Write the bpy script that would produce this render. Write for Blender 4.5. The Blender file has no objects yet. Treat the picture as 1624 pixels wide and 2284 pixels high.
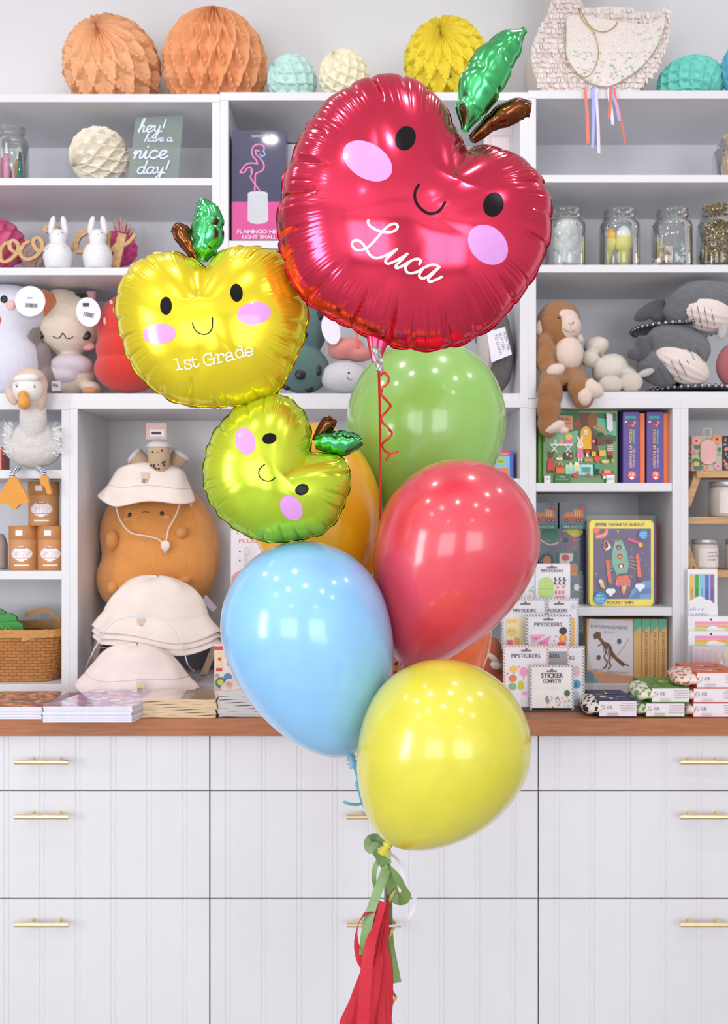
import bpy, math, random
import numpy as np
from mathutils import Vector, Matrix
from mathutils.bvhtree import BVHTree
PI = math.pi
SC = bpy.context.scene
COL = SC.collection
# ------------------------------------------------------------------ camera
F = 2100.0                 # focal length in pixels of the 1624 x 2284 frame
CX, HY = 812.0, 1157.0     # principal column and horizon row
CAMZ = 1.386
DS = 2.52                  # distance of the shelf fronts
DW = 2.85                  # distance of the wall
DC = 2.19                  # distance of the counter front
DD = 2.21                  # distance of the drawer fronts
cd = bpy.data.cameras.new('camera'); cam = bpy.data.objects.new('camera', cd); COL.objects.link(cam)
cam.location = (0, 0, CAMZ); cam.rotation_euler = (PI/2, 0, 0)
cd.sensor_fit = 'VERTICAL'; cd.sensor_height = 36; cd.lens = 36*F/2284; cd.shift_y = (HY-1142)/2284
cd.clip_start = .05; cd.dof.use_dof = True; cd.dof.focus_distance = 1.50; cd.dof.aperture_fstop = 9
SC.camera = cam
# ------------------------------------------------------------------ render settings, world, lights
SC.view_settings.view_transform = 'Standard'; SC.view_settings.look = 'None'
SC.view_settings.gamma = 1; SC.view_settings.use_curve_mapping = False
SC.view_settings.exposure = -.51
SC.cycles.use_denoising = True
SC.cycles.max_bounces = 9; SC.cycles.diffuse_bounces = 4; SC.cycles.glossy_bounces = 4
SC.cycles.transmission_bounces = 8; SC.cycles.transparent_max_bounces = 8
SC.cycles.sample_clamp_indirect = 6
W = bpy.data.worlds.new('world'); SC.world = W; W.use_nodes = True
W.node_tree.nodes['Background'].inputs[0].default_value = (.86, .92, 1, 1)
W.node_tree.nodes['Background'].inputs[1].default_value = 1.2
def area(name, loc, rot, sx, sy, power, col=(1, 1, 1), disk=False, spread=180):
    l = bpy.data.lights.new(name, 'AREA'); l.energy = power; l.color = col
    l.shape = 'DISK' if disk else 'RECTANGLE'; l.size = sx
    if not disk: l.size_y = sy
    l.spread = math.radians(spread)
    o = bpy.data.objects.new(name, l); COL.objects.link(o); o.location = loc; o.rotation_euler = rot
    return o
RX, RY, RZ = 3.0, -3.6, 3.0       # half width, rear wall, ceiling height
area('daylight_side_window', (-RX+.03, -.60, 1.55), (0, -PI/2, 0), 1.8, .85, 80, (.93, .96, 1))
area('front_fill_light', (-1.75, RY+.05, 1.6), (-PI/2, 0, PI), 2.2, 2.2, 100, (.96, .98, 1))  # added fill behind the camera, shaped as an unseen window
area('front_fill_light', (1.75, RY+.05, 1.6), (-PI/2, 0, PI), 2.2, 2.2, 100, (.96, .98, 1))  # matching added fill on the other side
SPOTS = [(-1.5, .2), (-.75, .35), (.0, .5), (.8, .35), (1.5, .2), (-1.1, 1.15), (-.38, 1.25), (.34, 1.25), (1.1, 1.15), (-.9, -1.2), (.9, -1.2), (-1.5, 1.8), (-.5, 1.8), (.5, 1.8), (1.5, 1.8)]  # rearmost row is added to wash the upper wall with light
for k, (x, y) in enumerate(SPOTS):
    area('ceiling_spot_light', (x, y, RZ-.075), (0, 0, 0), .055, .055, 3.2, (1, .98, .97), True)

# ------------------------------------------------------------------ materials
def lin(c):
    r = []
    for v in c[:3]:
        v /= 255.
        r.append(v/12.92 if v <= .04045 else ((v+.055)/1.055)**2.4)
    return (*r, 1)
MC = {}
def mat(rgb, rough=.5, metal=0., kind='plain', name=None, **kw):
    key = (tuple(rgb), rough, metal, kind, tuple(sorted(kw.items())))
    if key in MC: return MC[key]
    m = bpy.data.materials.new(name or kind); m.use_nodes = True
    nt = m.node_tree; b = nt.nodes['Principled BSDF']; L = nt.links.new
    c = lin(rgb)
    b.inputs['Base Color'].default_value = c
    b.inputs['Roughness'].default_value = rough; b.inputs['Metallic'].default_value = metal
    if 'spec' in kw: b.inputs['Specular IOR Level'].default_value = kw['spec']
    if 'coat' in kw: b.inputs['Coat Weight'].default_value = kw['coat']; b.inputs['Coat Roughness'].default_value = kw.get('coatr', .06)
    if 'sss' in kw:
        b.inputs['Subsurface Weight'].default_value = kw['sss']; b.inputs['Subsurface Radius'].default_value = (1, .8, .6); b.inputs['Subsurface Scale'].default_value = .03
    if 'trans' in kw: b.inputs['Transmission Weight'].default_value = kw['trans']
    if 'ior' in kw: b.inputs['IOR'].default_value = kw['ior']
    if 'alpha' in kw: b.inputs['Alpha'].default_value = kw['alpha']
    def tc():
        t = nt.nodes.new('ShaderNodeTexCoord'); return t.outputs['Object']
    def noise(scale, detail=3, vec=None, rough=.5):
        n = nt.nodes.new('ShaderNodeTexNoise'); n.inputs['Scale'].default_value = scale; n.inputs['Detail'].default_value = detail
        n.inputs['Roughness'].default_value = rough
        L(vec or tc(), n.inputs['Vector']); return n.outputs['Fac']
    def mapping(scale):
        n = nt.nodes.new('ShaderNodeMapping'); n.inputs['Scale'].default_value = scale; L(tc(), n.inputs['Vector']); return n.outputs[0]
    def bump(h, strength, dist):
        n = nt.nodes.new('ShaderNodeBump'); n.inputs['Strength'].default_value = strength; n.inputs['Distance'].default_value = dist
        L(h, n.inputs['Height']); L(n.outputs[0], b.inputs['Normal'])
    def mixc(fac, lo, hi, a=.35, z=.65):
        r = nt.nodes.new('ShaderNodeValToRGB'); r.color_ramp.elements[0].position = a; r.color_ramp.elements[1].position = z
        r.color_ramp.elements[0].color = lo; r.color_ramp.elements[1].color = hi
        L(fac, r.inputs[0]); L(r.outputs[0], b.inputs['Base Color'])
    def sc(c, k): return (min(1, c[0]*k), min(1, c[1]*k), min(1, c[2]*k), 1)
    if kind in ('plain', 'print'):
        mixc(noise(30), sc(c, .97), sc(c, 1.02))
    elif kind == 'paint':
        mixc(noise(3), sc(c, .985), sc(c, 1.01)); bump(noise(220), .03, .001)
    elif kind == 'plush':
        f = noise(kw.get('fs', 320), 4, rough=.7); mixc(f, sc(c, .84), sc(c, 1.12), .3, .7)
        bump(f, .9, kw.get('fd', .004)); b.inputs['Sheen Weight'].default_value = .35; b.inputs['Sheen Roughness'].default_value = .5
    elif kind == 'fabric':
        w = nt.nodes.new('ShaderNodeTexWave'); w.inputs['Scale'].default_value = 900; L(tc(), w.inputs['Vector'])
        mixc(noise(18), sc(c, .95), sc(c, 1.03)); bump(noise(900), .3, .001)
    elif kind == 'paper':
        mixc(noise(60), sc(c, .95), sc(c, 1.04)); bump(noise(160), .15, .001)
        if kw.get('tl'):
            ms = [n for n in nt.nodes if n.type == 'OUTPUT_MATERIAL'][0]
            t = nt.nodes.new('ShaderNodeBsdfTranslucent'); t.inputs[0].default_value = c
            x = nt.nodes.new('ShaderNodeMixShader'); x.inputs[0].default_value = kw['tl']
            L(b.outputs[0], x.inputs[1]); L(t.outputs[0], x.inputs[2]); L(x.outputs[0], ms.inputs[0])
    elif kind == 'wood':
        v = mapping(kw.get('ws', (1.2, 9, 26))); f = noise(5, 5, v, .6)
        mixc(f, sc(c, .72), sc(c, 1.15), .3, .7); bump(f, .1, .001)
    elif kind == 'foil':
        n = noise(9, 1); bump(n, .06, .004)
        c2 = kw.get('c2')
        if c2:     # printed colour fade along the object's own height
            s = nt.nodes.new('ShaderNodeSeparateXYZ'); L(tc(), s.inputs[0])
            a = nt.nodes.new('ShaderNodeMath'); a.operation = 'MULTIPLY_ADD'; a.inputs[1].default_value = kw['g'][0]; a.inputs[2].default_value = kw['g'][1]
            L(s.outputs[2], a.inputs[0]); mixc(a.outputs[0], lin(c2), c, 0, 1)
    elif kind == 'glass':
        b.inputs['Transmission Weight'].default_value = 1; b.inputs['IOR'].default_value = kw.get('ior', 1.35)
        bump(noise(25), .05, .002)
    elif kind == 'film':      # thin clear plastic
        ms = [n for n in nt.nodes if n.type == 'OUTPUT_MATERIAL'][0]
        t = nt.nodes.new('ShaderNodeBsdfTransparent'); g = nt.nodes.new('ShaderNodeBsdfGlossy'); g.inputs['Roughness'].default_value = .12
        fr = nt.nodes.new('ShaderNodeLayerWeight'); fr.inputs[0].default_value = .25
        mm = nt.nodes.new('ShaderNodeMath'); mm.operation = 'MULTIPLY_ADD'; mm.inputs[1].default_value = .18; mm.inputs[2].default_value = .008
        L(fr.outputs['Facing'], mm.inputs[0])
        x = nt.nodes.new('ShaderNodeMixShader'); L(mm.outputs[0], x.inputs[0]); L(t.outputs[0], x.inputs[1]); L(g.outputs[0], x.inputs[2]); L(x.outputs[0], ms.inputs[0])
        bn = nt.nodes.new('ShaderNodeBump'); bn.inputs['Strength'].default_value = .35; bn.inputs['Distance'].default_value = .002
        L(noise(30), bn.inputs['Height']); L(bn.outputs[0], g.inputs['Normal']); t.inputs[0].default_value = c
    elif kind == 'clear':     # jar glass: see-through with grazing reflections
        ms = [n for n in nt.nodes if n.type == 'OUTPUT_MATERIAL'][0]
        t = nt.nodes.new('ShaderNodeBsdfTransparent'); g = nt.nodes.new('ShaderNodeBsdfGlossy'); g.inputs['Roughness'].default_value = .04
        fr = nt.nodes.new('ShaderNodeFresnel'); fr.inputs[0].default_value = 1.5; t.inputs[0].default_value = c
        x = nt.nodes.new('ShaderNodeMixShader'); L(fr.outputs[0], x.inputs[0]); L(t.outputs[0], x.inputs[1]); L(g.outputs[0], x.inputs[2]); L(x.outputs[0], ms.inputs[0])
        bn = nt.nodes.new('ShaderNodeBump'); bn.inputs['Strength'].default_value = .15; bn.inputs['Distance'].default_value = .002; L(noise(30), bn.inputs['Height']); L(bn.outputs[0], g.inputs['Normal'])
    elif kind == 'art':       # busy printed picture: voronoi patches of a palette
        v = nt.nodes.new('ShaderNodeTexVoronoi'); v.inputs['Scale'].default_value = kw.get('as_', 90); L(tc(), v.inputs['Vector'])
        s = nt.nodes.new('ShaderNodeSeparateColor'); L(v.outputs['Color'], s.inputs[0])
        r = nt.nodes.new('ShaderNodeValToRGB'); r.color_ramp.interpolation = 'CONSTANT'
        pal = kw['pal']; r.color_ramp.elements[0].color = lin(pal[0]); r.color_ramp.elements[1].color = lin(pal[-1]); r.color_ramp.elements[1].position = (len(pal)-1)/len(pal)
        for i in range(1, len(pal)-1):
            e = r.color_ramp.elements.new(i/len(pal)); e.color = lin(pal[i])
        L(s.outputs[0], r.inputs[0]); L(r.outputs[0], b.inputs['Base Color'])
    elif kind == 'weave':
        v = nt.nodes.new('ShaderNodeTexBrick'); v.inputs['Scale'].default_value = 1; v.inputs['Brick Width'].default_value = .022; v.inputs['Row Height'].default_value = .0085
        v.inputs['Mortar Size'].default_value = .0012; L(tc(), v.inputs['Vector'])
        mp = nt.nodes.new('ShaderNodeMapping'); mp.inputs['Rotation'].default_value = (PI/2, 0, 0); L(tc(), mp.inputs['Vector']); L(mp.outputs[0], v.inputs['Vector'])
        v.inputs['Color1'].default_value = sc(c, .85); v.inputs['Color2'].default_value = sc(c, 1.1); v.inputs['Mortar'].default_value = sc(c, .45)
        L(v.outputs['Color'], b.inputs['Base Color']); bump(v.outputs['Fac'], -.6, .002)
    elif kind == 'hatch':     # diagonal striped border
        mp = nt.nodes.new('ShaderNodeMapping'); mp.inputs['Rotation'].default_value = (0, PI/4, 0); L(tc(), mp.inputs['Vector'])
        w = nt.nodes.new('ShaderNodeTexWave'); w.bands_direction = 'X'; w.inputs['Scale'].default_value = kw.get('hs', 90); L(mp.outputs[0], w.inputs['Vector'])
        mixc(w.outputs['Fac'], c, lin((236, 235, 240)), .42, .5)
    elif kind == 'irid':
        f = noise(260, 2); mixc(f, lin((226, 212, 206)), lin((240, 232, 226)))
        b.inputs['Roughness'].default_value = .35
    MC[key] = m
    return m
# ------------------------------------------------------------------ geometry helpers
def P(px, py, d): return Vector(((px-CX)*d/F, d, CAMZ-(py-HY)*d/F))
def X(px, d): return (px-CX)*d/F
def Z(py, d): return CAMZ-(py-HY)*d/F
def base(py, d, d0=DS): return HY+(py-HY)*d0/d-.4      # row where a surface with its front edge at row py meets depth d
WO = {}
def props(o, label=None, cat=None, group=None, kind=None):
    if label: o['label'] = label
    if cat: o['category'] = cat
    if group: o['group'] = group
    if kind: o['kind'] = kind
    return o
def thing(name, label, cat, loc, group=None):
    o = bpy.data.objects.new(name, None); COL.objects.link(o); o.location = loc; o.empty_display_size = .02
    WO[o.name] = Vector(loc)
    return props(o, label, cat, group)
def chaikin(pts, closed=False, n=8):      # Catmull-Rom
    p = [Vector(q) for q in pts]; out = []; m = len(p)
    if m < 3: return p
    rng = range(m if closed else m-1)
    for i in rng:
        if closed: a, b, c, d = p[(i-1) % m], p[i], p[(i+1) % m], p[(i+2) % m]
        else: a, b, c, d = p[max(i-1, 0)], p[i], p[i+1], p[min(i+2, m-1)]
        for k in range(n):
            t = k/n
            out.append(.5*((2*b)+(c-a)*t+(2*a-5*b+4*c-d)*t*t+(3*b-a-3*c+d)*t**3))
    if not closed: out.append(p[-1])
    return out
GL = {}
def glyph(ch):
    if ch in GL: return GL[ch]
    def mk(s):
        cu = bpy.data.curves.new('t', 'FONT'); cu.body = s; cu.size = 1; cu.resolution_u = 3
        o = bpy.data.objects.new('t', cu); COL.objects.link(o)
        bpy.context.view_layer.update()
        me = bpy.data.meshes.new_from_object(o.evaluated_get(bpy.context.evaluated_depsgraph_get()))
        v = [(q.co.x, q.co.y) for q in me.vertices]; f = [tuple(g.vertices) for g in me.polygons]
        bpy.data.objects.remove(o); bpy.data.curves.remove(cu); bpy.data.meshes.remove(me)
        return v, f
    if ch == ' ': GL[ch] = ([], [], .3); return GL[ch]
    v, f = mk(ch)
    lo = min(q[0] for q in v); hi = max(q[0] for q in v)
    v = [(a-lo, b) for a, b in v]
    GL[ch] = (v, f, hi-lo+.085); return GL[ch]
class B:
    """collects shapes (world coordinates) into one mesh object"""
    def __init__(s, d=None):
        s.v = []; s.f = []; s.m = []; s.sm = []; s.mats = []; s.xf = None; s.d = d; s.e = 0.
    def mi(s, m):
        if m not in s.mats: s.mats.append(m)
        return s.mats.index(m)
    def add(s, vs, fs, m, smooth=False):
        n = len(s.v); i = s.mi(m)
        if s.xf: vs = [s.xf @ Vector(q) for q in vs]
        s.v += [tuple(q) for q in vs]
        for f in fs: s.f.append(tuple(n+k for k in f)); s.m.append(i); s.sm.append(smooth)
        return s
    def box(s, x0, x1, y0, y1, z0, z1, m):
        v = [(x, y, z) for x in (x0, x1) for y in (y0, y1) for z in (z0, z1)]
        return s.add(v, [(0, 1, 3, 2), (4, 6, 7, 5), (0, 4, 5, 1), (2, 3, 7, 6), (0, 2, 6, 4), (1, 5, 7, 3)], m)
    def pbox(s, px0, py0, px1, py1, d, th, m):
        """box whose front face at distance d covers the given rows and columns"""
        s.d = d; s.e = 0.
        return s.box(X(px0, d), X(px1, d), d, d+th, Z(py1, d), Z(py0, d), m)
    def grid(s, pts, m, closed_u=False, closed_v=False, smooth=True):
        nu = len(pts); nv = len(pts[0]); v = [q for r in pts for q in r]; f = []
        for i in range(nu if closed_u else nu-1):
            for j in range(nv if closed_v else nv-1):
                f.append((i*nv+j, ((i+1) % nu)*nv+j, ((i+1) % nu)*nv+(j+1) % nv, i*nv+(j+1) % nv))
        return s.add(v, f, m, smooth)
    def lathe(s, c, prof, m, n=32, axis='Z', smooth=True, wob=None):
        c = Vector(c); R = []
        for (r, h) in prof:
            row = []
            for k in range(n):
                a = 2*PI*k/n; rr = r*(wob(a, h) if wob else 1)
                q = (rr*math.cos(a), rr*math.sin(a), h)
                if axis == 'Y': q = (q[0], -q[2], q[1])
                if axis == 'X': q = (q[2], q[0], q[1])
                row.append(c+Vector(q))
            R.append(row)
        return s.grid(R, m, False, True, smooth)
    def cyl(s, c, r, h, m, n=24, axis='Z', r2=None):
        r2 = r if r2 is None else r2
        s.lathe(c, [(1e-5, 0), (r, 0)], m, n, axis, False); s.lathe(c, [(r, 0), (r2, h)], m, n, axis, True)
        return s.lathe(c, [(r2, h), (1e-5, h)], m, n, axis, False)
    def ell(s, c, r, m, ang=0, n=20, tilt=0):
        """ellipsoid, ang turns it in the picture plane"""
        R = Matrix.Rotation(-ang, 3, 'Y') @ Matrix.Rotation(tilt, 3, 'X'); c = Vector(c); g = []
        for i in range(n//2+1):
            p = PI*i/(n//2); row = []
            for j in range(n):
                a = 2*PI*j/n
                row.append(c+R @ Vector((r[0]*max(math.sin(p), 1e-4)*math.cos(a), r[1]*max(math.sin(p), 1e-4)*math.sin(a), r[2]*math.cos(p))))
            g.append(row)
        return s.grid(g, m, False, True, True)
    def pell(s, px, py, d, rx, ry, rd, m, ang=0, n=20):
        k = d/F; return s.ell(P(px, py, d), (rx*k, rd, ry*k), m, math.radians(ang), n)
    def tube(s, pts, r, m, n=8, taper=None, flat=1.):
        pts = [Vector(q) for q in pts]; g = []; up = None
        for i, q in enumerate(pts):
            t = (pts[min(i+1, len(pts)-1)]-pts[max(i-1, 0)])
            if t.length < 1e-9: t = Vector((0, 0, 1))
            t.normalize()
            if up is None: up = t.orthogonal().normalized()
            up = (up-t*up.dot(t)); up = up.normalized() if up.length > 1e-6 else t.orthogonal().normalized()
            w = t.cross(up); rr = r*(taper(i/(len(pts)-1)) if taper else 1)
            g.append([q+up*rr*math.cos(2*PI*k/n)+w*rr*flat*math.sin(2*PI*k/n) for k in range(n)])
        s.grid(g, m, False, True, True)
        nn = len(g[0])
        s.add(g[0], [tuple(range(nn))[::-1]], m); s.add(g[-1], [tuple(range(nn))], m)
        return s
    def strip(s, pts, widths, m, th=.0004, nrm=None):
        """ribbon: band along pts, widths = vectors across it"""
        pts = [Vector(q) for q in pts]; n = len(pts); g = []
        for i, q in enumerate(pts):
            w = Vector(widths[i] if isinstance(widths, list) else widths)
            t = pts[min(i+1, n-1)]-pts[max(i-1, 0)]; nn = t.cross(w)
            nn = nn.normalized()*th if nn.length > 1e-9 else Vector((0, th, 0))
            g.append([q-w/2+nn/2, q+w/2+nn/2, q+w/2-nn/2, q-w/2-nn/2])
        return s.grid(g, m, False, True, False)
    def prism(s, pts2, y0, y1, m, plane='XZ'):
        """closed outline of (x, z) points given thickness from y0 to y1"""
        n = len(pts2)
        v = [(a, y0, b) for a, b in pts2]+[(a, y1, b) for a, b in pts2]
        f = [tuple(range(n)), tuple(range(2*n-1, n-1, -1))]+[(i, (i+1) % n, n+(i+1) % n, n+i) for i in range(n)]
        return s.add(v, f, m)
    # ---- printing, in picture rows and columns, on the face at distance s.d
    def nx(s): s.e += .00012; return s.d-.0004-s.e
    def q(s, px, py, y): return Vector((X(px, s.d), y, Z(py, s.d)))
    def PG(s, pts, m):
        y = s.nx(); return s.add([s.q(a, b, y) for a, b in pts], [tuple(range(len(pts)))], m)
    def RC(s, x0, y0, x1, y1, m): return s.PG([(x0, y0), (x1, y0), (x1, y1), (x0, y1)], m)
    def EL(s, cx, cy, rx, ry, m, ang=0, n=20):
        a = math.radians(ang); c, d = math.cos(a), math.sin(a)
        return s.PG([(cx+rx*math.cos(t)*c-ry*math.sin(t)*d, cy+rx*math.cos(t)*d+ry*math.sin(t)*c) for t in [2*PI*k/n for k in range(n)]], m)
    def LN(s, pts, w, m, smooth=True):
        p = chaikin([(a, b, 0) for a, b in pts], n=6) if smooth else [Vector((a, b, 0)) for a, b in pts]
        y = s.nx(); v = []; n = len(p)
        for i in range(n):
            t = p[min(i+1, n-1)]-p[max(i-1, 0)]
            t = t.normalized() if t.length > 1e-9 else Vector((1, 0, 0)); o = Vector((-t.y, t.x, 0))*w/2
            ex = (-t if i == 0 else t)*w*.3 if i in (0, n-1) else Vector((0, 0, 0))
            yi = y-i*3e-6; v += [s.q(*(p[i]-o+ex).xy, yi), s.q(*(p[i]+o+ex).xy, yi)]
        return s.add(v, [(2*i, 2*i+1, 2*i+3, 2*i+2) for i in range(n-1)], m)
    def TX(s, x, y, h, text, m, w=None, ang=0, al='l', sp=0., bold=0):
        """text, baseline starts at (x, y), cap height h, squeezed to width w"""
        k = h/.73; tot = sum(glyph(c)[2]+sp for c in text)*k
        sx = (w/tot if w else 1); off = {'l': 0, 'c': -tot*sx/2, 'r': -tot*sx}[al]
        a = math.radians(ang); ca, sa = math.cos(a), math.sin(a); yy = s.nx(); pos = off
        for ch in text:
            v, f, adv = glyph(ch)
            for bx in ((0, bold) if bold else (0,)):
                V = []
                for gx, gy in v:
                    u = pos+gx*k*sx+bx; t = -gy*k
                    V.append(s.q(x+u*ca-t*sa, y+u*sa+t*ca, yy-(.00006 if bx else 0)))
                if V: s.add(V, f, m)
            pos += (adv+sp)*k*sx
        return s
    def build(s, name, parent=None, org=None, bev=0, sub=0, **pr):
        me = bpy.data.meshes.new(name); o = bpy.data.objects.new(name, me); COL.objects.link(o)
        if org is None: org = WO[parent.name] if parent else Vector((0, 0, 0))
        org = Vector(org)
        me.from_pydata([tuple(Vector(q)-org) for q in s.v], [], s.f)
        for m in s.mats: me.materials.append(m)
        me.polygons.foreach_set('material_index', s.m); me.polygons.foreach_set('use_smooth', s.sm); me.update()
        if parent: o.parent = parent; o.location = org-WO[parent.name]
        else: o.location = org
        WO[o.name] = org
        if bev:
            b = o.modifiers.new('bevel', 'BEVEL'); b.width = bev; b.segments = 2; b.limit_method = 'ANGLE'
        if sub:
            b = o.modifiers.new('sub', 'SUBSURF'); b.levels = sub; b.render_levels = sub
        return props(o, **pr)
def soft(o, vox=.005, it=6, disp=0, dsize=.02):
    """melts overlapping stuffed forms into one continuous skin"""
    r = o.modifiers.new('skin', 'REMESH'); r.mode = 'VOXEL'; r.voxel_size = vox; r.use_smooth_shade = True
    r = o.modifiers.new('smooth', 'SMOOTH'); r.factor = .5; r.iterations = max(2, it-2)
    if disp:
        t = bpy.data.textures.new('pile', 'CLOUDS'); t.noise_scale = dsize; t.noise_depth = 3
        r = o.modifiers.new('pile', 'DISPLACE'); r.texture = t; r.strength = disp; r.mid_level = .5; r.texture_coords = 'LOCAL'
    return o
def copy_tree(o, loc=None, parent=None, **pr):
    c = o.copy(); COL.objects.link(c)
    if parent: c.parent = parent
    if loc is not None: c.location = loc
    WO[c.name] = c.location.copy()
    for ch in [q for q in KIDS(o)]:
        copy_tree(ch, None, c)
    return props(c, **pr)
def KIDS(o): return [q for q in COL.objects if q.parent == o]
WHITE = (220, 220, 225)
white = mat(WHITE, .38, kind='paint', name='white_laminate')
wallm = mat((242, 242, 245), .8, kind='paint', name='wall_paint')
black = mat((22, 20, 24), .5, kind='print'); ink = mat((62, 62, 72), .6, kind='print'); paper_w = mat((236, 235, 240), .55, kind='print')
pw2 = mat((250, 250, 252), .5, kind='print')
# ------------------------------------------------------------------ room
def st(name, b, **k): return b.build(name, kind='structure', **k)
st('wall_back', B().box(-RX, RX, DW, DW+.1, 0, RZ, wallm))
gw = mat((214, 210, 212), .8, kind='paint')
b = B(); b.box(-RX-.1, -RX, RY, -1.06, 0, RZ, gw).box(-RX-.1, -RX, -.14, DW, 0, RZ, gw).box(-RX-.1, -RX, -1.06, -.14, 0, .58, gw).box(-RX-.1, -RX, -1.06, -.14, 2.52, RZ, gw)
st('wall_left', b)
st('wall_right', B().box(RX, RX+.1, RY, DW, 0, RZ, gw))
b = B()
for x0, x1 in ((-RX, -2.87), (-.63, .63), (2.87, RX)): b.box(x0, x1, RY-.1, RY, 0, RZ, gw)
for x0, x1 in ((-2.87, -.63), (.63, 2.87)): b.box(x0, x1, RY-.1, RY, 0, .48, gw).box(x0, x1, RY-.1, RY, 2.72, RZ, gw)
st('wall_front', b)
st('ceiling', B().box(-RX, RX, RY, DW, RZ, RZ+.1, mat((236, 234, 234), .9, kind='paint')))
st('floor', B().box(-RX, RX, RY, DW, -.1, 0, mat((186, 180, 176), .5, kind='wood', ws=(9, 1.2, 4))))
b = B()
for y in (-1.06, -.18): b.box(-RX-.03, -RX+.045, y, y+.04, .58, 2.52, white)
for z in (.58, 1.7, 2.48): b.box(-RX-.03, -RX+.045, -1.06, -.14, z, z+.04, white)
st('window_1', b)
dk = mat((40, 38, 40), .5, kind='paint')
for i, x0 in enumerate((-2.87, .63)):
    b = B()
    for x in (x0, x0+1.1, x0+2.2): b.box(x, x+.045, RY-.03, RY+.07, .48, 2.72, dk)
    for z in (.48, 2.67): b.box(x0, x0+2.24, RY-.03, RY+.07, z, z+.05, dk)
    st('window_%d' % (i+2), b)  # unseen frames made up to go round the front fill lights
for k, (x, y) in enumerate(SPOTS):  # housings, also for the added wall-wash row
    t = thing('ceiling_spotlight', 'small round white spotlight under the ceiling', 'ceiling light', (x, y, RZ), 'ceiling spotlights')
    B().lathe((x, y, RZ-.07), [(.034, 0), (.042, 0), (.042, .069), (.034, .069)], white, 24).build('lamp_housing', t)

# ------------------------------------------------------------------ shelving and drawers
TH = .0215
def unit(label, x0, x1, ytop, ybot, shelves, bottom=False, d0=DS, d1=DW-.012, topz=None, sidew=18, th=18):
    """open shelf unit whose front covers columns x0..x1 and rows ytop..ybot; shelves = rows of their upper edges"""
    t = thing('shelf_unit', label, 'shelf', (X((x0+x1)/2, d0), (d0+d1)/2, Z(ybot, d0)))
    a, b_ = X(x0, d0), X(x1, d0); zt, zb = Z(ytop, d0), Z(ybot, d0); w = sidew*d0/F; h = th*d0/F
    B().box(a, a+w, d0, d1, zb, zt-h, white).build('side_panel', t, bev=.0008)
    B().box(b_-w, b_, d0, d1, zb, zt-h, white).build('side_panel', t, bev=.0008)
    B().box(a, b_, d0-.001, d1, zt-h, zt, white).build('top_panel', t, bev=.0008)
    B().box(a+w, b_-w, d1-.006, d1, zb, zt-h, white).build('back_panel', t)
    for y in shelves:
        B().box(a+w, b_-w, d0+.003, d1-.006, Z(y+th-1, d0), Z(y, d0), white).build('shelf_board', t, bev=.0008)
    if bottom: B().box(a+w, b_-w, d0+.003, d1-.006, zb, Z(1527, DS), white).build('bottom_panel', t, bev=.0008)
    return t
unit('white upper shelf unit at left, holding the penguin and cat plush toys', -240, 491, 210, 893, [396, 596, 877])
unit('white upper shelf unit in the middle behind the red apple balloon', 491, 1178, 206, 893, [536, 877])
unit('white upper shelf unit at right with glass jars and the toy monkey', 1178, 1900, 202, 889, [389, 590, 873])
CT = Z(1604, DC)       # counter top height
yb = HY+(CAMZ-CT)*F/DS
unit('white lower shelf unit at left edge with round tins and a basket', -420, 155, 894, yb, [1048, 1274], bottom=True, th=20)
unit('wide white lower shelf unit holding the sun hats and orange plush', 155, 832, 894, yb, [], bottom=True, th=18)
unit('white lower shelf unit hidden largely by the latex balloons', 832, 1178, 890, yb, [1067, 1345], bottom=True, th=19)
unit('white lower shelf unit with puzzle boxes and the rocket tin', 1178, 1518, 890, yb, [1077, 1355], bottom=True, th=20)
unit('white lower shelf unit at right edge holding candles and markers', 1518, 2000, 890, yb, [], bottom=True, th=20)
# counter top
wd = mat((168, 106, 68), .42, kind='wood', ws=(2.2, 14, 30), name='walnut')
b = B(); b.box(-1.7, 1.75, DC, DW, Z(1642, DC), CT, wd)
props(b.build('countertop', bev=.002), 'long brown wooden countertop over the white drawers', 'countertop')
brass = mat((236, 216, 176), .3, 1., name='brushed_brass')
grm = white
def grooved(x0, x1, z0, z1, y, xs, name, par, th=.018):
    """drawer front with pairs of fine vertical bead grooves"""
    prof = [(x0, 0)]; g = .0045; dp = .0013
    for x in xs:
        for o in (-.0055, .0055):
            c = x+o
            if x0+.01 < c < x1-.01: prof += [(c-g/2, 0), (c-g/6, dp), (c+g/6, dp), (c+g/2, 0)]
    prof.append((x1, 0)); n = len(prof)
    v = [(a, y+e, z0) for a, e in prof]+[(a, y+e, z1) for a, e in prof]+[(x0, y+th, z0), (x1, y+th, z0), (x0, y+th, z1), (x1, y+th, z1)]
    f = [(i, i+1, n+i+1, n+i) for i in range(n-1)]
    f += [tuple(range(n-1, -1, -1))+(2*n, 2*n+1), tuple(range(n, 2*n))+(2*n+3, 2*n+2), (0, n, 2*n+2, 2*n), (n-1, 2*n+1, 2*n+3, 2*n-1), (2*n, 2*n+2, 2*n+3, 2*n+1)]
    return B().add(v, f, white).build(name, par)
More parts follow.
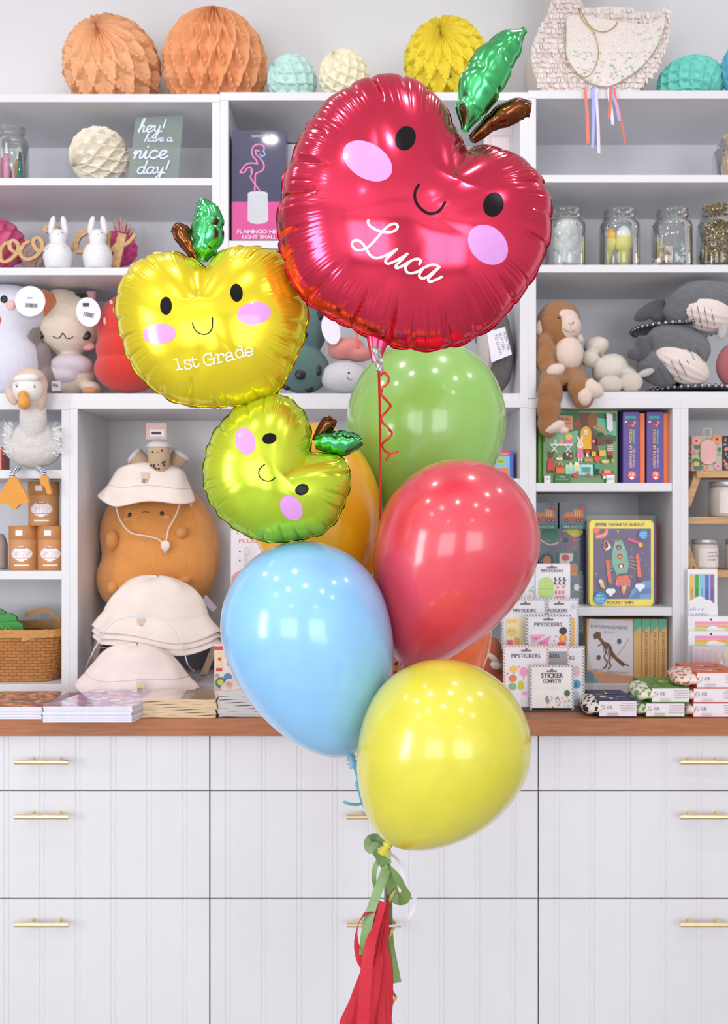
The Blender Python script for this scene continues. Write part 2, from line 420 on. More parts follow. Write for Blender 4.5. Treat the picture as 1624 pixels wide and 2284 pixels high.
def cabinet(label, x0, x1, hx):
    t = thing('drawer_cabinet', label, 'cabinet', (X((x0+x1)/2, DD), DD+.3, .11))
    a, c = X(x0, DD), X(x1, DD); gap = .0017
    B().box(a+.001, c-.001, DD+.020, DW-.02, .11, Z(1642, DC)-.001, white).build('carcass', t)
    B().box(a+.001, c-.001, DD+.08, DD+.098, 0, .11, white).build('plinth', t)
    rows = [(1641, 1763), (1763, 2004), (2004, 2370)]
    xs = [X(px, DD) for px in np.arange(x0+42, x1, 79.5)]
    for (r0, r1) in rows:
        z1, z0 = (Z(r0, DD)-gap if r0 > 1650 else Z(1642, DC)-.004), Z(r1, DD)+gap
        dr = grooved(a+gap, c-gap, z0, z1, DD, xs, 'drawer', t)
        hz = Z(r0+59 if r0 > 1650 else 1700, DD-.032); hl = .0625
        cxh = X(hx, DD-.032)
        b = B(); b.cyl((cxh-hl, DD-.032, hz), .0058, 2*hl, brass, 16, 'X')
        for q in (-.032, .032): b.cyl((cxh+q, DD+.001, hz), .0048, .033, brass, 12, 'Y')
        b.build('handle', dr, bev=0)
cabinet('white beadboard drawer cabinet under the left end of the counter', -265, 468, 93)
cabinet('white beadboard drawer cabinet behind the balloon pole', 468, 1201, 834)
cabinet('white beadboard drawer cabinet under the right end of the counter', 1201, 1934, 1577)
# ------------------------------------------------------------------ balloons
def poisson(poly, G=120):
    """inflation potential of a closed outline; returns sampler"""
    P_ = np.array(poly); lo = P_.min(0); hi = P_.max(0); c = (lo+hi)/2; ext = (hi-lo).max()*.54
    def mask(n):
        xs = c[0]-ext+2*ext*(np.arange(n)+.5)/n; ys = c[1]-ext+2*ext*(np.arange(n)+.5)/n
        XX, YY = np.meshgrid(xs, ys, indexing='ij'); ins = np.zeros((n, n), bool); m = len(P_)
        for i in range(m):
            x1, y1 = P_[i]; x2, y2 = P_[(i+1) % m]
            if y1 == y2: continue
            cond = ((y1 > YY) != (y2 > YY)) & (XX < (x2-x1)*(YY-y1)/(y2-y1)+x1)
            ins ^= cond
        return ins
    u = None
    for n in (G//4, G//2, G):
        ins = mask(n); h = 1./n
        if u is None: u = np.zeros((n, n))
        else: u = np.repeat(np.repeat(u, 2, 0), 2, 1)
        for _ in range(500):
            p = np.pad(u, 1); u = .25*(p[2:, 1:-1]+p[:-2, 1:-1]+p[1:-1, 2:]+p[1:-1, :-2]+h*h*4); u *= ins
    u /= u.max(); n = G
    def samp(x, y):
        fx = np.clip((x-(c[0]-ext))/(2*ext)*n-.5, 0, n-1.001); fy = np.clip((y-(c[1]-ext))/(2*ext)*n-.5, 0, n-1.001)
        i = fx.astype(int); j = fy.astype(int); a = fx-i; b = fy-j
        return u[i, j]*(1-a)*(1-b)+u[i+1, j]*a*(1-b)+u[i, j+1]*(1-a)*b+u[i+1, j+1]*a*b
    return samp
def npmesh(name, verts, faces, m, parent):
    me = bpy.data.meshes.new(name); me.from_pydata(verts.tolist(), [], faces.tolist()); me.materials.append(m)
    me.polygons.foreach_set('use_smooth', np.ones(len(me.polygons), bool)); me.update()
    o = bpy.data.objects.new(name, me); COL.objects.link(o); o.parent = parent; WO[o.name] = WO[parent.name].copy()
    return o
def inflate(name, root, outline, centre, d, H, m, seamm, K=26, seed=1, crease=None, fine=1., N=1400, T=70, G=120, scal=.010, seam=.004, tp=0.5):
    """foil pillow: traced seam line in picture units, inflated to half thickness H metres, puckered at the seam"""
    rs = np.random.RandomState(seed); k = d/F; org = WO[root.name]
    dens = [(p.x, p.y) for p in chaikin([(a, b, 0) for a, b in outline], True, 10)]
    D = np.array(dens); seg = np.linalg.norm(np.roll(D, -1, 0)-D, axis=1); cum = np.concatenate([[0], np.cumsum(seg)]); L = cum[-1]
    sN = np.arange(N)/N*L; DD_ = np.vstack([D, D[:1]])
    bx = np.interp(sN, cum, DD_[:, 0]); by = np.interp(sN, cum, DD_[:, 1])
    samp = poisson(dens[::2], G)
    s = np.arange(N)/N
    # lobes between puckers
    ed = np.sort((np.arange(K)+rs.uniform(-.3, .3, K))/K % 1.); ed = np.concatenate([[ed[-1]-1], ed, [ed[0]+1]])
    ix = np.searchsorted(ed, s, side='right')-1; fr = (s-ed[ix])/(ed[ix+1]-ed[ix]); v = np.abs(fr-.5)*2
    depth = rs.uniform(.35, 1., K+3)
    dd = np.where(fr < .5, depth[ix], depth[(ix+1) % (K+3)]); valley = dd*v**7
    reach = rs.uniform(.08, .34, K+3); rc = np.where(fr < .5, reach[ix], reach[(ix+1) % (K+3)])
    cx, cy = centre; th = np.linspace(0, 1, T); t = np.sin(th*PI/2)**.9
    t[-1] = 1
    Tt, S_ = np.meshgrid(t, s, indexing='ij')
    rx = bx-cx; ry = by-cy; scl = 1-scal*(1-v)*0-scal*valley*1.6+scal*.4*(1-v*v)
    e = Tt**6
    PX = cx+rx*Tt*(1-e+e*scl); PY = cy+ry*Tt*(1-e+e*scl)
    tt = np.minimum(Tt, .93); U = samp(cx+rx*tt, cy+ry*tt); U = np.where(Tt > .93, U*np.clip((1-Tt)/.07, 0, 1), U); U = np.clip(U, 0, 1)
    h = H*U**tp
    env = np.clip(1-(1-Tt)/rc[None, :], 0, 1)**1.3
    h *= 1-.34*env*valley[None, :]
    # fine gathers, running square to the seam
    ph = rs.uniform(0, 2*PI, 9); fq = rs.randint(int(60*K/26), int(210*K/26), 9)
    w = sum(np.sin(2*PI*fq[i]*s+ph[i]) for i in range(9))/4.
    am = .5+.5*np.sin(2*PI*(rs.uniform(3, 7))*s+ph[0])*np.sin(2*PI*11*s+ph[1])
    ev = np.clip((Tt-.62)/.25, 0, 1)**1.5*np.clip((1.0-Tt)/.05, 0, 1)
    h += fine*.00055*w[None, :]*(.35+am[None, :])*ev*(H/.1)
    # broad shallow dents
    for i in range(7):
        a0 = rs.uniform(0, 2*PI); q = rs.uniform(.2, .75); ux = cx+(rx.max()*q)*math.cos(a0); uy = cy+(ry.max()*q)*math.sin(a0)
        nx, ny = math.cos(a0+1.57+rs.uniform(-.5, .5)), math.sin(a0+1.57+rs.uniform(-.5, .5))
        dist = np.abs((PX-ux)*nx+(PY-uy)*ny); along = np.abs((PX-ux)*ny-(PY-uy)*nx)
        h -= .0009*(H/.1)*np.exp(-(dist/(rx.max()*.07))**1.5)*np.exp(-(along/(rx.max()*.28))**2)
    if crease:
        (ax, ay), (ex, ey), A, wd_ = crease
        vx, vy = ex-ax, ey-ay; LL = vx*vx+vy*vy
        q = ((PX-ax)*vx+(PY-ay)*vy)/LL; qc = np.clip(q, 0, 1); dist = np.hypot(PX-ax-vx*qc, PY-ay-vy*qc)
        h *= 1-A*(1-qc)**.8*np.exp(-dist/wd_)
    h = np.maximum(h, 0); h[-1] = 0
    vx_ = (PX-CX)*k-org.x; vz_ = CAMZ-(PY-HY)*k-org.z; y0 = d-org.y
    # wavy seam line
    wv = .0022*np.sin(2*PI*K*s+1)*(.5+.5*np.sin(2*PI*5*s))
    yo = (Tt**14)*wv[None, :]
    front = np.stack([vx_, y0-h+yo, vz_], -1).reshape(-1, 3); back = np.stack([vx_, y0+h*.95+yo, vz_], -1).reshape(-1, 3)
    i, j = np.meshgrid(np.arange(T-1), np.arange(N), indexing='ij'); j2 = (j+1) % N
    fa = np.stack([i*N+j, (i+1)*N+j, (i+1)*N+j2, i*N+j2], -1).reshape(-1, 4)
    nf = len(front)
    o = npmesh(name, np.vstack([front, back]), np.vstack([fa, fa[:, ::-1]+nf]), m, root)
    # flat welded rim
    ox, oy = bx-cx, by-cy; tx = np.roll(bx, -3)-np.roll(bx, 3); ty = np.roll(by, -3)-np.roll(by, 3); ln = np.hypot(tx, ty)
    nxx, nyy = ty/ln, -tx/ln; sg = np.sign(np.sum(nxx*ox+nyy*oy)); nxx *= sg; nyy *= sg
    sw = seam/k*(.75+.25*np.sin(2*PI*K*1.0*s)); rows = []
    for q, yy in ((-.004/k, -.0006), (0, -.0005), (1., None), (0, .0005), (-.004/k, .0006)):
        if yy is None: a_, y_ = sw, wv*1.6
        else: a_, y_ = (q if q else 0)*np.ones(N), wv+yy
        gx = PX[-1]+nxx*a_; gy = PY[-1]+nyy*a_
        rows.append(np.stack([(gx-CX)*k-org.x, y0+y_, CAMZ-(gy-HY)*k-org.z], -1))
    R_ = np.vstack(rows); i, j = np.meshgrid(np.arange(4), np.arange(N), indexing='ij'); j2 = (j+1) % N
    fs = np.stack([i*N+j, (i+1)*N+j, (i+1)*N+j2, i*N+j2], -1).reshape(-1, 4)
    so = npmesh('seam', R_, fs, seamm, o)
    # surface for the printed face
    bvh = BVHTree.FromPolygons((front+np.array(org)).tolist(), fa.tolist())
    return o, bvh
def onsurf(bvh, px, py, d, off=.0006):
    """point of the balloon skin seen at (px, py)"""
    c = Vector((0, 0, CAMZ)); di = (P(px, py, d)-c).normalized()
    h = bvh.ray_cast(c, di)
    if h[0] is None: return P(px, py, d)
    return h[0]-di*off
def dec_ell(bvh, d, cx, cy, rx, ry, ang, m, name, parent, rings=12, n=56):
    a = math.radians(ang); g = []
    for i in range(rings+1):
        q = max(i/rings, .001); row = []
        for j in range(n):
            t = 2*PI*j/n; u, v = rx*q*math.cos(t), ry*q*math.sin(t)
            row.append(onsurf(bvh, cx+u*math.cos(a)-v*math.sin(a), cy+u*math.sin(a)+v*math.cos(a), d))
        g.append(row)
    return B().grid(g, m, False, True, True).build(name, parent)
def dec_lines(bvh, d, lines, w, m, name, parent, off=.0009, n=8, cap=True):
    b = B()
    for li, ln in enumerate(lines):
        wid = w
        if isinstance(ln, tuple): ln, wid = ln
        p = chaikin([(x, y, 0) for x, y in ln], n=n); g = []; m_ = len(p)
        for i in range(m_):
            t = p[min(i+1, m_-1)]-p[max(i-1, 0)]; t = t.normalized() if t.length > 1e-9 else Vector((1, 0, 0)); o = Vector((-t.y, t.x, 0))*wid/2
            ks = (-1, -.33, .33, 1); row = []
            if cap and i == 0:
                for e, kk in ((-.48, .25), (-.36, .7), (-.18, .93)): g.append([onsurf(bvh, *(p[i]+t*wid*e+o*q*kk).xy, d, off+.0001*li) for q in ks])
            g.append([onsurf(bvh, *(p[i]+o*q).xy, d, off+.0001*li) for q in ks])
            if cap and i == m_-1:
                for e, kk in ((.18, .93), (.36, .7), (.48, .25)): g.append([onsurf(bvh, *(p[i]+t*wid*e+o*q*kk).xy, d, off+.0001*li) for q in ks])
        b.grid(g, m, False, False, True)
    return b.build(name, parent)
def leafy(name, parent, spine, hw, d, H, m, dd=0., puck=6, seed=3, ny=28, nu=90, rimm=None):
    """inflated leaf or stalk: picture-unit spine with half widths, puckered rim"""
    sp = chaikin([(a, b, 0) for a, b in spine], n=12); n = len(sp); rs = random.Random(seed)
    cum = [0]
    for i in range(1, n): cum.append(cum[-1]+(sp[i]-sp[i-1]).length)
    L = cum[-1]; kk = d/F; rowsf = []
    phs = [rs.uniform(0, 6) for _ in range(4)]
    def at(u):
        s = u*L
        for i in range(1, n):
            if cum[i] >= s-1e-9:
                t = (s-cum[i-1])/max(1e-9, cum[i]-cum[i-1]); return sp[i-1].lerp(sp[i], t), (sp[i]-sp[i-1]).normalized()
        return sp[-1], (sp[-1]-sp[-2]).normalized()
    def wid(u):
        x = u*(len(hw)-1); i = min(int(x), len(hw)-2); t = x-i; t = t*t*(3-2*t); return hw[i]*(1-t)+hw[i+1]*t
    mx = max(hw)
    for i in range(nu+1):
        u = i/nu; c, t = at(u); nn = Vector((-t.y, t.x, 0)); w = wid(u); row = []
        lob = abs(math.sin(PI*puck*u+.4)); vall = (1-lob)**2.2
        for j in range(2*ny):
            a = 2*PI*j/(2*ny); sv = math.cos(a); hh = math.sin(a)
            lob2 = abs(math.sin(PI*puck*u+.4+(.8 if sv > 0 else 0))); v2 = (1-lob2)**2.5
            ww = w*(1-.12*v2*abs(sv)**3)
            h = H*(w/mx)**.8*hh*(1-.32*v2*abs(sv)**1.2)*(1+.02*math.sin(23*u+3*sv+phs[0]))
            q = c+nn*sv*ww
            row.append(Vector((X(q.x, d), d+dd*u-h, Z(q.y, d))))
        rowsf.append(row)
    b = B().grid(rowsf, m, False, True, True)
    b.add([rowsf[0][k] for k in range(2*ny)], [tuple(range(2*ny))], m); b.add([rowsf[-1][k] for k in range(2*ny)], [tuple(range(2*ny))[::-1]], m)
    o = b.build(name, parent)
    # flat rim
    b = B()
    for sd in (-1, 1):
        g = []
        for i in range(nu+1):
            u = i/nu; c, t = at(u); nn = Vector((-t.y, t.x, 0)); w = wid(u); lob2 = abs(math.sin(PI*puck*u+.4+(.8 if sd > 0 else 0))); v2 = (1-lob2)**2.5; ww = w*(1-.12*v2)
            wv = .0015*math.sin(puck*6.3*u+sd)
            a_ = c+nn*sd*(ww-2); e_ = c+nn*sd*(ww+3.2); y = d+dd*u
            g.append([Vector((X(a_.x, d), y-.0006, Z(a_.y, d))), Vector((X(e_.x, d), y+wv, Z(e_.y, d))), Vector((X(a_.x, d), y+.0006, Z(a_.y, d)))])
        b.grid(g, rimm or m, False, False, True)
    b.build('seam', o)
    return o
eye = mat((16, 13, 16), .22, kind='print', spec=.18); pinkp = mat((218, 150, 222), .22, kind='print', coat=.5); whitep = mat((250, 250, 252), .35, kind='print')
stem_f = mat((122, 72, 42), .16, 1., kind='foil'); leaf_f = mat((88, 204, 124), .18, 1., kind='foil')
red_f = mat((228, 62, 92), .14, .94, kind='foil'); redsm = mat((205, 30, 62), .2, 1., kind='foil')
yel_f = mat((234, 216, 44), .19, .62, kind='foil'); yelsm = mat((222, 196, 20), .22, 1., kind='foil')
grn_f = mat((206, 222, 56), .19, .6, kind='foil', c2=(166, 206, 56), g=(9., .95)); grnsm = mat((140, 180, 20), .22, 1., kind='foil')
# --- red apple
RD = 1.50
R_OUT = [(1044, 340), (1026, 312), (1012, 284), (995, 249), (973, 219), (949, 198), (920, 182), (887, 172), (853, 172), (815, 180), (786, 193), (757, 210), (727, 232), (698, 268), (671, 310), (652, 360), (638, 388), (627, 452), (621, 496), (625, 540), (634, 580), (650, 623), (678, 665), (716, 694), (755, 717), (795, 737), (830, 752), (868, 768), (908, 777), (957, 779), (1006, 772), (1056, 754), (1100, 725), (1139, 685), (1174, 641), (1199, 597), (1220, 548), (1227, 505), (1227, 465), (1222, 432), (1206, 400), (1182, 372), (1154, 351), (1120, 336), (1084, 328), (1058, 330)]
t = thing('apple_balloon', 'large red foil apple balloon with a smiling face and a white written name', 'balloon', P(930, 500, RD))
o, bv = inflate('foil_body', t, R_OUT, (925, 500), RD, .105, red_f, redsm, K=26, seed=4, crease=((1050, 322), (1000, 440), .55, 26), N=1800, T=84, G=144)
for (x, y, a) in ((904.5, 308, 22), (1101, 456, 12)): dec_ell(bv, RD, x, y, 22.5, 27.5, a, eye, 'eye', o)
dec_ell(bv, RD, 820, 359, 60, 39, 32, pinkp, 'cheek', o); dec_ell(bv, RD, 1088.5, 546, 50, 39, 45, pinkp, 'cheek', o)
dec_lines(bv, RD, [[(934, 412), (926, 428), (927, 447), (937, 463), (952, 474), (966, 476), (981, 469), (993, 451)]], 6, eye, 'mouth', o)
def z1(l): return [(760+x/6.496, 470+y/6.496) for x, y in l]
LU = [z1([(400, 140), (395, 165), (420, 215), (490, 265), (560, 295), (640, 310), (720, 310), (790, 285), (825, 235), (810, 200), (770, 190), (700, 215), (620, 285), (530, 390), (440, 490), (370, 545), (290, 570), (215, 560), (165, 500), (180, 445), (235, 425), (300, 460), (360, 535), (420, 635), (480, 680), (540, 685), (620, 660), (700, 625), (760, 590), (815, 555)]),
      z1([(815, 555), (740, 625), (665, 700), (650, 745), (690, 768), (780, 735), (880, 680), (965, 625)]),
      z1([(965, 625), (880, 715), (805, 790), (800, 825), (840, 825), (920, 785), (1010, 730), (1090, 700), (1150, 710), (1155, 745), (1140, 775)]),
      z1([(1010, 730), (945, 800), (940, 850), (970, 895), (1030, 905), (1120, 880), (1200, 830), (1290, 790), (1370, 785), (1430, 815)]),
      z1([(1200, 830), (1150, 900), (1140, 950), (1180, 980), (1250, 960), (1340, 890), (1430, 815)]),
      z1([(1430, 815), (1350, 900), (1280, 970), (1270, 1010), (1300, 1028), (1380, 1000), (1465, 958)])]
dec_lines(bv, RD, LU, 5.6, whitep, 'lettering', o, n=5)
lf = leafy('leaf', t, [(1036, 292), (1052, 240), (1078, 180), (1112, 124), (1150, 85), (1172, 66)], [6, 34, 47, 45, 33, 4], RD+.012, .034, leaf_f, dd=.0, puck=4, seed=5)
leafy('stalk', t, [(1052, 312), (1078, 290), (1108, 266), (1142, 250), (1166, 242), (1183, 243)], [8, 13, 18, 24, 25, 15], RD+.03, .02, stem_f, puck=2, seed=6)
tail = B(); tg = []
for i in range(14):
    u = i/13; row = []
    for j in range(20):
        a = 2*PI*j/20; w = (1-u)*22+8+u*2; w *= (1 if u < .8 else 1+.8*(u-.8)*math.cos(5*a))
        row.append(P(846-8*u+w*math.cos(a), 745+u*62, RD)+Vector((0, .010*(1-.5*u)*math.sin(a), 0)))
    tg.append(row)
tail.grid(tg, red_f, False, True, True)
tail.build('neck', t)
b = B(); silver = mat((212, 208, 212), .3, 1., kind='foil'); sv = []
for i in range(10):
    u = i/9; sv.append([P(828+12*u+q*(22-6*u)/2+9, 775+u*58, RD)+Vector((0, .004*math.sin(q*4+u*9)-.013+.008*u, 0)) for q in (-1, -.6, -.2, .2, .6, 1)])
b.grid(sv, silver, False, False, False).build('filling_tab', t)
# --- yellow apple
YD = 1.56
Y_OUT = [(458, 598), (440, 586), (424, 577), (396, 567), (368, 565), (339, 571), (310, 584), (286, 606), (271, 632), (262, 660), (260, 690), (265, 725), (274, 757), (286, 795), (309, 834), (337, 861), (368, 884), (398, 897), (433, 905), (473, 906), (512, 905), (548, 901), (583, 889), (611, 876), (629, 858), (651, 815), (671, 771), (683, 727), (686, 694), (676, 655), (655, 610), (642, 582), (618, 565), (586, 555), (553, 551), (519, 554), (494, 563), (474, 582)]
t = thing('apple_balloon', 'yellow foil apple balloon reading 1st Grade with a smiling face', 'balloon', P(470, 730, YD))
o, bv = inflate('foil_body', t, Y_OUT, (470, 735), YD, .082, yel_f, yelsm, K=25, seed=9, crease=((459, 592), (459, 690), .6, 20), N=1500, T=72)
dec_ell(bv, YD, 370, 682, 13, 20, 0, eye, 'eye', o); dec_ell(bv, YD, 527.5, 653, 14, 20, -5, eye, 'eye', o)
dec_ell(bv, YD, 355.5, 745, 37, 23, -5, pinkp, 'cheek', o); dec_ell(bv, YD, 567, 699, 38, 25, -8, pinkp, 'cheek', o)
dec_lines(bv, YD, [[(429, 720), (433, 732), (442, 742), (455, 746), (466, 742), (473, 731), (474, 709)]], 2.8, eye, 'mouth', o)
def g1(l, ox=0): return [(370+x/7.38, 750+y/7.38) for x, y in l]
GR = [g1([(128, 385), (185, 372)]), g1([(185, 372), (222, 542)]), g1([(168, 553), (272, 538)]),
      g1([(395, 392), (400, 425)]), g1([(398, 408), (370, 392), (325, 400), (305, 425), (330, 452), (395, 462), (425, 490), (410, 522), (365, 535), (325, 520)]), g1([(315, 490), (325, 540)]),
      g1([(438, 340), (455, 450), (475, 498), (515, 500), (542, 475), (543, 455)]), g1([(420, 392), (510, 375)]),
      g1([(742, 275), (752, 335)]), g1([(748, 315), (715, 285), (665, 290), (628, 330), (625, 400), (655, 455), (710, 475), (765, 455), (795, 420)]), g1([(715, 382), (808, 362)]), g1([(785, 375), (800, 452)]),
      g1([(822, 305), (855, 298)]), g1([(850, 298), (880, 425)]), g1([(850, 438), (930, 422)]), g1([(862, 355), (880, 310), (920, 288), (952, 300), (950, 325)]),
      g1([(995, 320), (1000, 285), (1040, 265), (1075, 275), (1088, 310), (1105, 380), (1120, 390), (1145, 375)]), g1([(1092, 325), (1030, 335), (995, 365), (1000, 398), (1040, 405), (1090, 380), (1103, 365)]),
      g1([(1205, 168), (1240, 158)]), g1([(1240, 158), (1275, 320), (1310, 318)]), g1([(1250, 235), (1215, 215), (1170, 235), (1150, 285), (1170, 335), (1215, 350), (1255, 325), (1268, 295)]),
      g1([(1315, 270), (1425, 245), (1410, 205), (1370, 185), (1325, 205), (1305, 260), (1325, 305), (1370, 322), (1415, 300), (1432, 275)])]
dec_lines(bv, YD, [(l, 3.1) for l in GR], 3.1, whitep, 'lettering', o, n=4, off=.0011)
leafy('leaf', t, [(452, 582), (458, 548), (463, 515), (463, 482), (455, 460), (448, 446)], [8, 28, 35, 34, 26, 8], YD+.008, .026, leaf_f, puck=3, seed=8)
leafy('stalk', t, [(440, 580), (428, 555), (413, 530), (400, 515), (390, 506)], [9, 13, 17, 19, 12], YD+.018, .015, stem_f, puck=1, seed=11)
# --- green apple
GD = 1.57
G_OUT = [(690, 1008), (692, 985), (690, 960), (680, 929), (661, 904), (638, 888), (612, 878), (586, 884), (563, 894), (540, 903), (522, 914), (506, 934), (484, 958), (467, 993), (457, 1037), (457, 1077), (467, 1111), (489, 1146), (519, 1173), (553, 1193), (580, 1203), (610, 1208), (645, 1205), (690, 1197), (721, 1186), (747, 1162), (760, 1138), (774, 1101), (778, 1072), (776, 1047), (763, 1024), (742, 1015), (720, 1014)]
t = thing('apple_balloon', 'lime green foil apple balloon tilted on its side, smiling', 'balloon', P(610, 1040, GD))
o, bv = inflate('foil_body', t, G_OUT, (605, 1055), GD, .07, grn_f, grnsm, K=26, seed=21, crease=((706, 1004), (640, 1065), .6, 18), N=1400, T=66)
dec_ell(bv, GD, 601, 978, 16, 12, -12, eye, 'eye', o); dec_ell(bv, GD, 673.5, 1092, 15.5, 12.5, -20, eye, 'eye', o)
dec_ell(bv, GD, 547, 984, 22, 30, -15, pinkp, 'cheek', o); dec_ell(bv, GD, 650, 1133, 23, 30, -35, pinkp, 'cheek', o)
dec_lines(bv, GD, [[(590, 1036), (580, 1045), (577, 1056), (582, 1067), (594, 1073), (605, 1072), (613, 1066)]], 2.6, eye, 'mouth', o)
leafy('leaf', t, [(703, 988), (725, 986), (750, 988), (775, 988), (797, 984), (808, 982)], [12, 20, 25, 26, 20, 8], GD+.004, .022, leaf_f, puck=2, seed=12)
leafy('stalk', t, [(706, 985), (716, 965), (728, 950), (738, 940), (743, 933)], [8, 9, 12, 15, 8], GD+.012, .011, stem_f, puck=2, seed=14)
# --- latex balloons
def latex(label, top, knot, centre, R, d, col, sss=.0, knotcol=None, dtop=None, group=None, kd=0., tf=1., ex=.5):
    """teardrop balloon: centre and radius in picture units, top and knot points give its axis"""
    t = thing('latex_balloon', label, 'balloon', P(*centre, d), group)
    k = d/F; m = mat(col, .34, kind='plain', coat=1., coatr=.135, sss=.12, name='latex')
    C0 = P(*centre, d); K0 = P(*knot, d)+Vector((0, kd, 0)); ax = (K0-C0); L = ax.length; ax.normalize(); r = R*k
    T0 = P(*top, d); Ht = max((C0-T0).dot(ax), r*.95)
    u = ax.orthogonal().normalized(); v = ax.cross(u); n = 72; g = []
    prof = [(r*math.sin(PI/2*i/26), -Ht*math.cos(PI/2*i/26)) for i in range(27)]
    neck = .0065
    for i in range(1, 41):
        q = i/40; qq = q**1.0
        rr = r*(ex*math.sqrt(max(0, 1-qq**2))+(1-ex)*math.cos(PI*qq/2))
        prof.append((max(rr, neck), L*.985*qq))
    prof += [(neck*.9, L*.995), (neck*1.1, L*1.0)]
    for rr, h in prof: g.append([C0+ax*h+(u*math.cos(2*PI*j/n)+v*math.sin(2*PI*j/n))*max(rr, 1e-5) for j in range(n)])
    o = B().grid(g, m, False, True, True).build('balloon_skin', t)
    b = B(); bb = K0
    b.tube([bb-ax*.004, bb+ax*.002, bb+ax*.006], .0062, m, 12, taper=lambda q: .8+.5*math.sin(q*PI))
    kg = []
    for i in range(8):
        q = i/7; rr = .0045+.0065*q
        kg.append([bb+ax*(.005+.012*q)+(u*math.cos(a)+v*math.sin(a))*rr*(1+.25*math.cos(3*a+1)*q) for a in [2*PI*j/20 for j in range(20)]])
    b.grid(kg, m, False, True, True); b.build('knot', t)
    return t, bb+ax*.012
tg_, kgp = latex('round light green latex balloon behind the red apple balloon', (950, 752), (905, 1232), (950, 942), 177, 1.98, (150, 206, 98))
ta_, kap = latex('amber yellow latex balloon behind the tilted green apple balloon', (705, 935), (760, 1400), (703, 1130), 147, 1.83, (244, 178, 10))
to_, kop = latex('orange latex balloon behind the red latex balloon', (965, 1262), (920, 1640), (962, 1415), 133, 1.92, (240, 104, 22))
tr_, krp = latex('shiny red latex balloon beside the blue one', (1058, 1023), (903, 1500), (1022, 1208), 180, 1.66, (216, 58, 78), ex=.45)
tb_, kbp = latex('light blue latex balloon left of the red latex balloon', (655, 1203), (783, 1688), (681, 1398), 187, 1.58, (136, 196, 244), ex=.78)
ty_, kyp = latex('bright yellow latex balloon, lowest of the bunch', (1015, 1467), (866, 1882), (996, 1655), 190, 1.46, (212, 206, 52), ex=.74)
# --- ribbons, pole, bow and tassel
PDp = 1.60
def ribbon(root, name, pts, w, m, n=10, across=(0, 0, 0), tw=None):
    p = chaikin(pts, n=n); N_ = len(p); ws = []
    for i in range(N_):
        a = tw(i/(N_-1)) if tw else 0
        t = (p[min(i+1, N_-1)]-p[max(i-1, 0)]).normalized(); y = Vector((0, 1, 0)); s_ = t.cross(y); s_ = s_.normalized() if s_.length > 1e-4 else Vector((1, 0, 0))
        v2 = t.cross(s_); ws.append((s_*math.cos(a)+v2*math.sin(a))*w)
    if isinstance(root, str):
        o = B().strip(p, ws, m).build('curling_ribbon' if 'curl' in name else 'ribbon', None, p[0]); return props(o, root, 'ribbon')
    return B().strip(p, ws, m).build(name, root)
rr = mat((214, 52, 40), .3, kind='fabric'); rbl = mat((120, 205, 230), .3, kind='fabric'); rgold = mat((214, 164, 90), .3, kind='fabric'); rwh = mat((226, 222, 232), .35, kind='fabric')
satin = mat((116, 150, 84), .33, kind='fabric', spec=.8)
ribbon('long straight red ribbon hanging from the red apple balloon', 'ribbon', [P(845, 832, 1.49), P(847, 900, 1.55), P(848, 1000, 1.63), P(849, 1190, 1.70), P(852, 1400, 1.74), P(858, 1700, 1.70), P(864, 1892, 1.62)], .0042, rr)
cur = [P(848, 838, 1.485), P(857, 832, 1.485), P(867, 842, 1.485), P(864, 856, 1.49), P(853, 866, 1.50), P(851, 880, 1.51), P(862, 893, 1.52), P(871, 905, 1.53), P(862, 918, 1.54), P(852, 930, 1.55), P(853, 942, 1.56), P(866, 955, 1.57), P(874, 968, 1.58), P(864, 980, 1.59), P(853, 990, 1.60), P(856, 1003, 1.61), P(870, 1012, 1.62), P(888, 1008, 1.62), P(872, 1012, 1.63), P(860, 1028, 1.63)]
ribbon('red curled ribbon spiral in front of the green latex balloon', 'curled_ribbon', cur, .0048, rr, tw=lambda u: .9*math.sin(u*42))
ribbon('light blue ribbon running from the blue balloon down to the pole', 'ribbon', [kbp, P(796, 1728, 1.60), P(800, 1750, 1.60), P(808, 1790, 1.63), P(832, 1830, 1.62), P(850, 1875, 1.61), P(864, 1905, 1.60)], .0048, rbl)
ribbon('small light blue ribbon curl beside the yellow latex balloon', 'curled_ribbon', [P(800, 1742, 1.595), P(793, 1750, 1.59), P(800, 1757, 1.59), P(812, 1748, 1.60)], .0060, rbl, tw=lambda u: 1.1*math.sin(u*6))
ribbon('loose light blue ribbon end sticking out left of the yellow balloon', 'curled_ribbon', [P(766, 1788, 1.58), P(780, 1793, 1.585), P(800, 1794, 1.60), P(814, 1790, 1.62)], .0052, rbl)
ribbon('short white ribbon tying the yellow balloon to the pole', 'ribbon', [kyp, P(872, 1902, 1.53), P(866, 1915, 1.585)], .0050, rwh)
ribbon('thin white ribbon looping right of the green bow', 'curled_ribbon', [kyp+Vector((.002, 0, 0)), P(888, 1920, 1.54), P(905, 1968, 1.55), P(924, 2000, 1.56), P(924, 2022, 1.57), P(910, 2048, 1.575), P(888, 2062, 1.58), P(868, 2066, 1.58)], .0058, rwh, tw=lambda u: .5*math.sin(u*5))
ribbon('thin yellow ribbon leading from the amber balloon to the pole', 'ribbon', [kap, P(800, 1600, 1.80), P(845, 1800, 1.68), P(862, 1900, 1.615)], .0042, mat((236, 196, 60), .35, kind='fabric'))
ribbon('thin orange ribbon leading from the orange balloon to the pole', 'ribbon', [kop, P(890, 1750, 1.80), P(868, 1900, 1.615)], .0042, mat((236, 140, 60), .35, kind='fabric'))
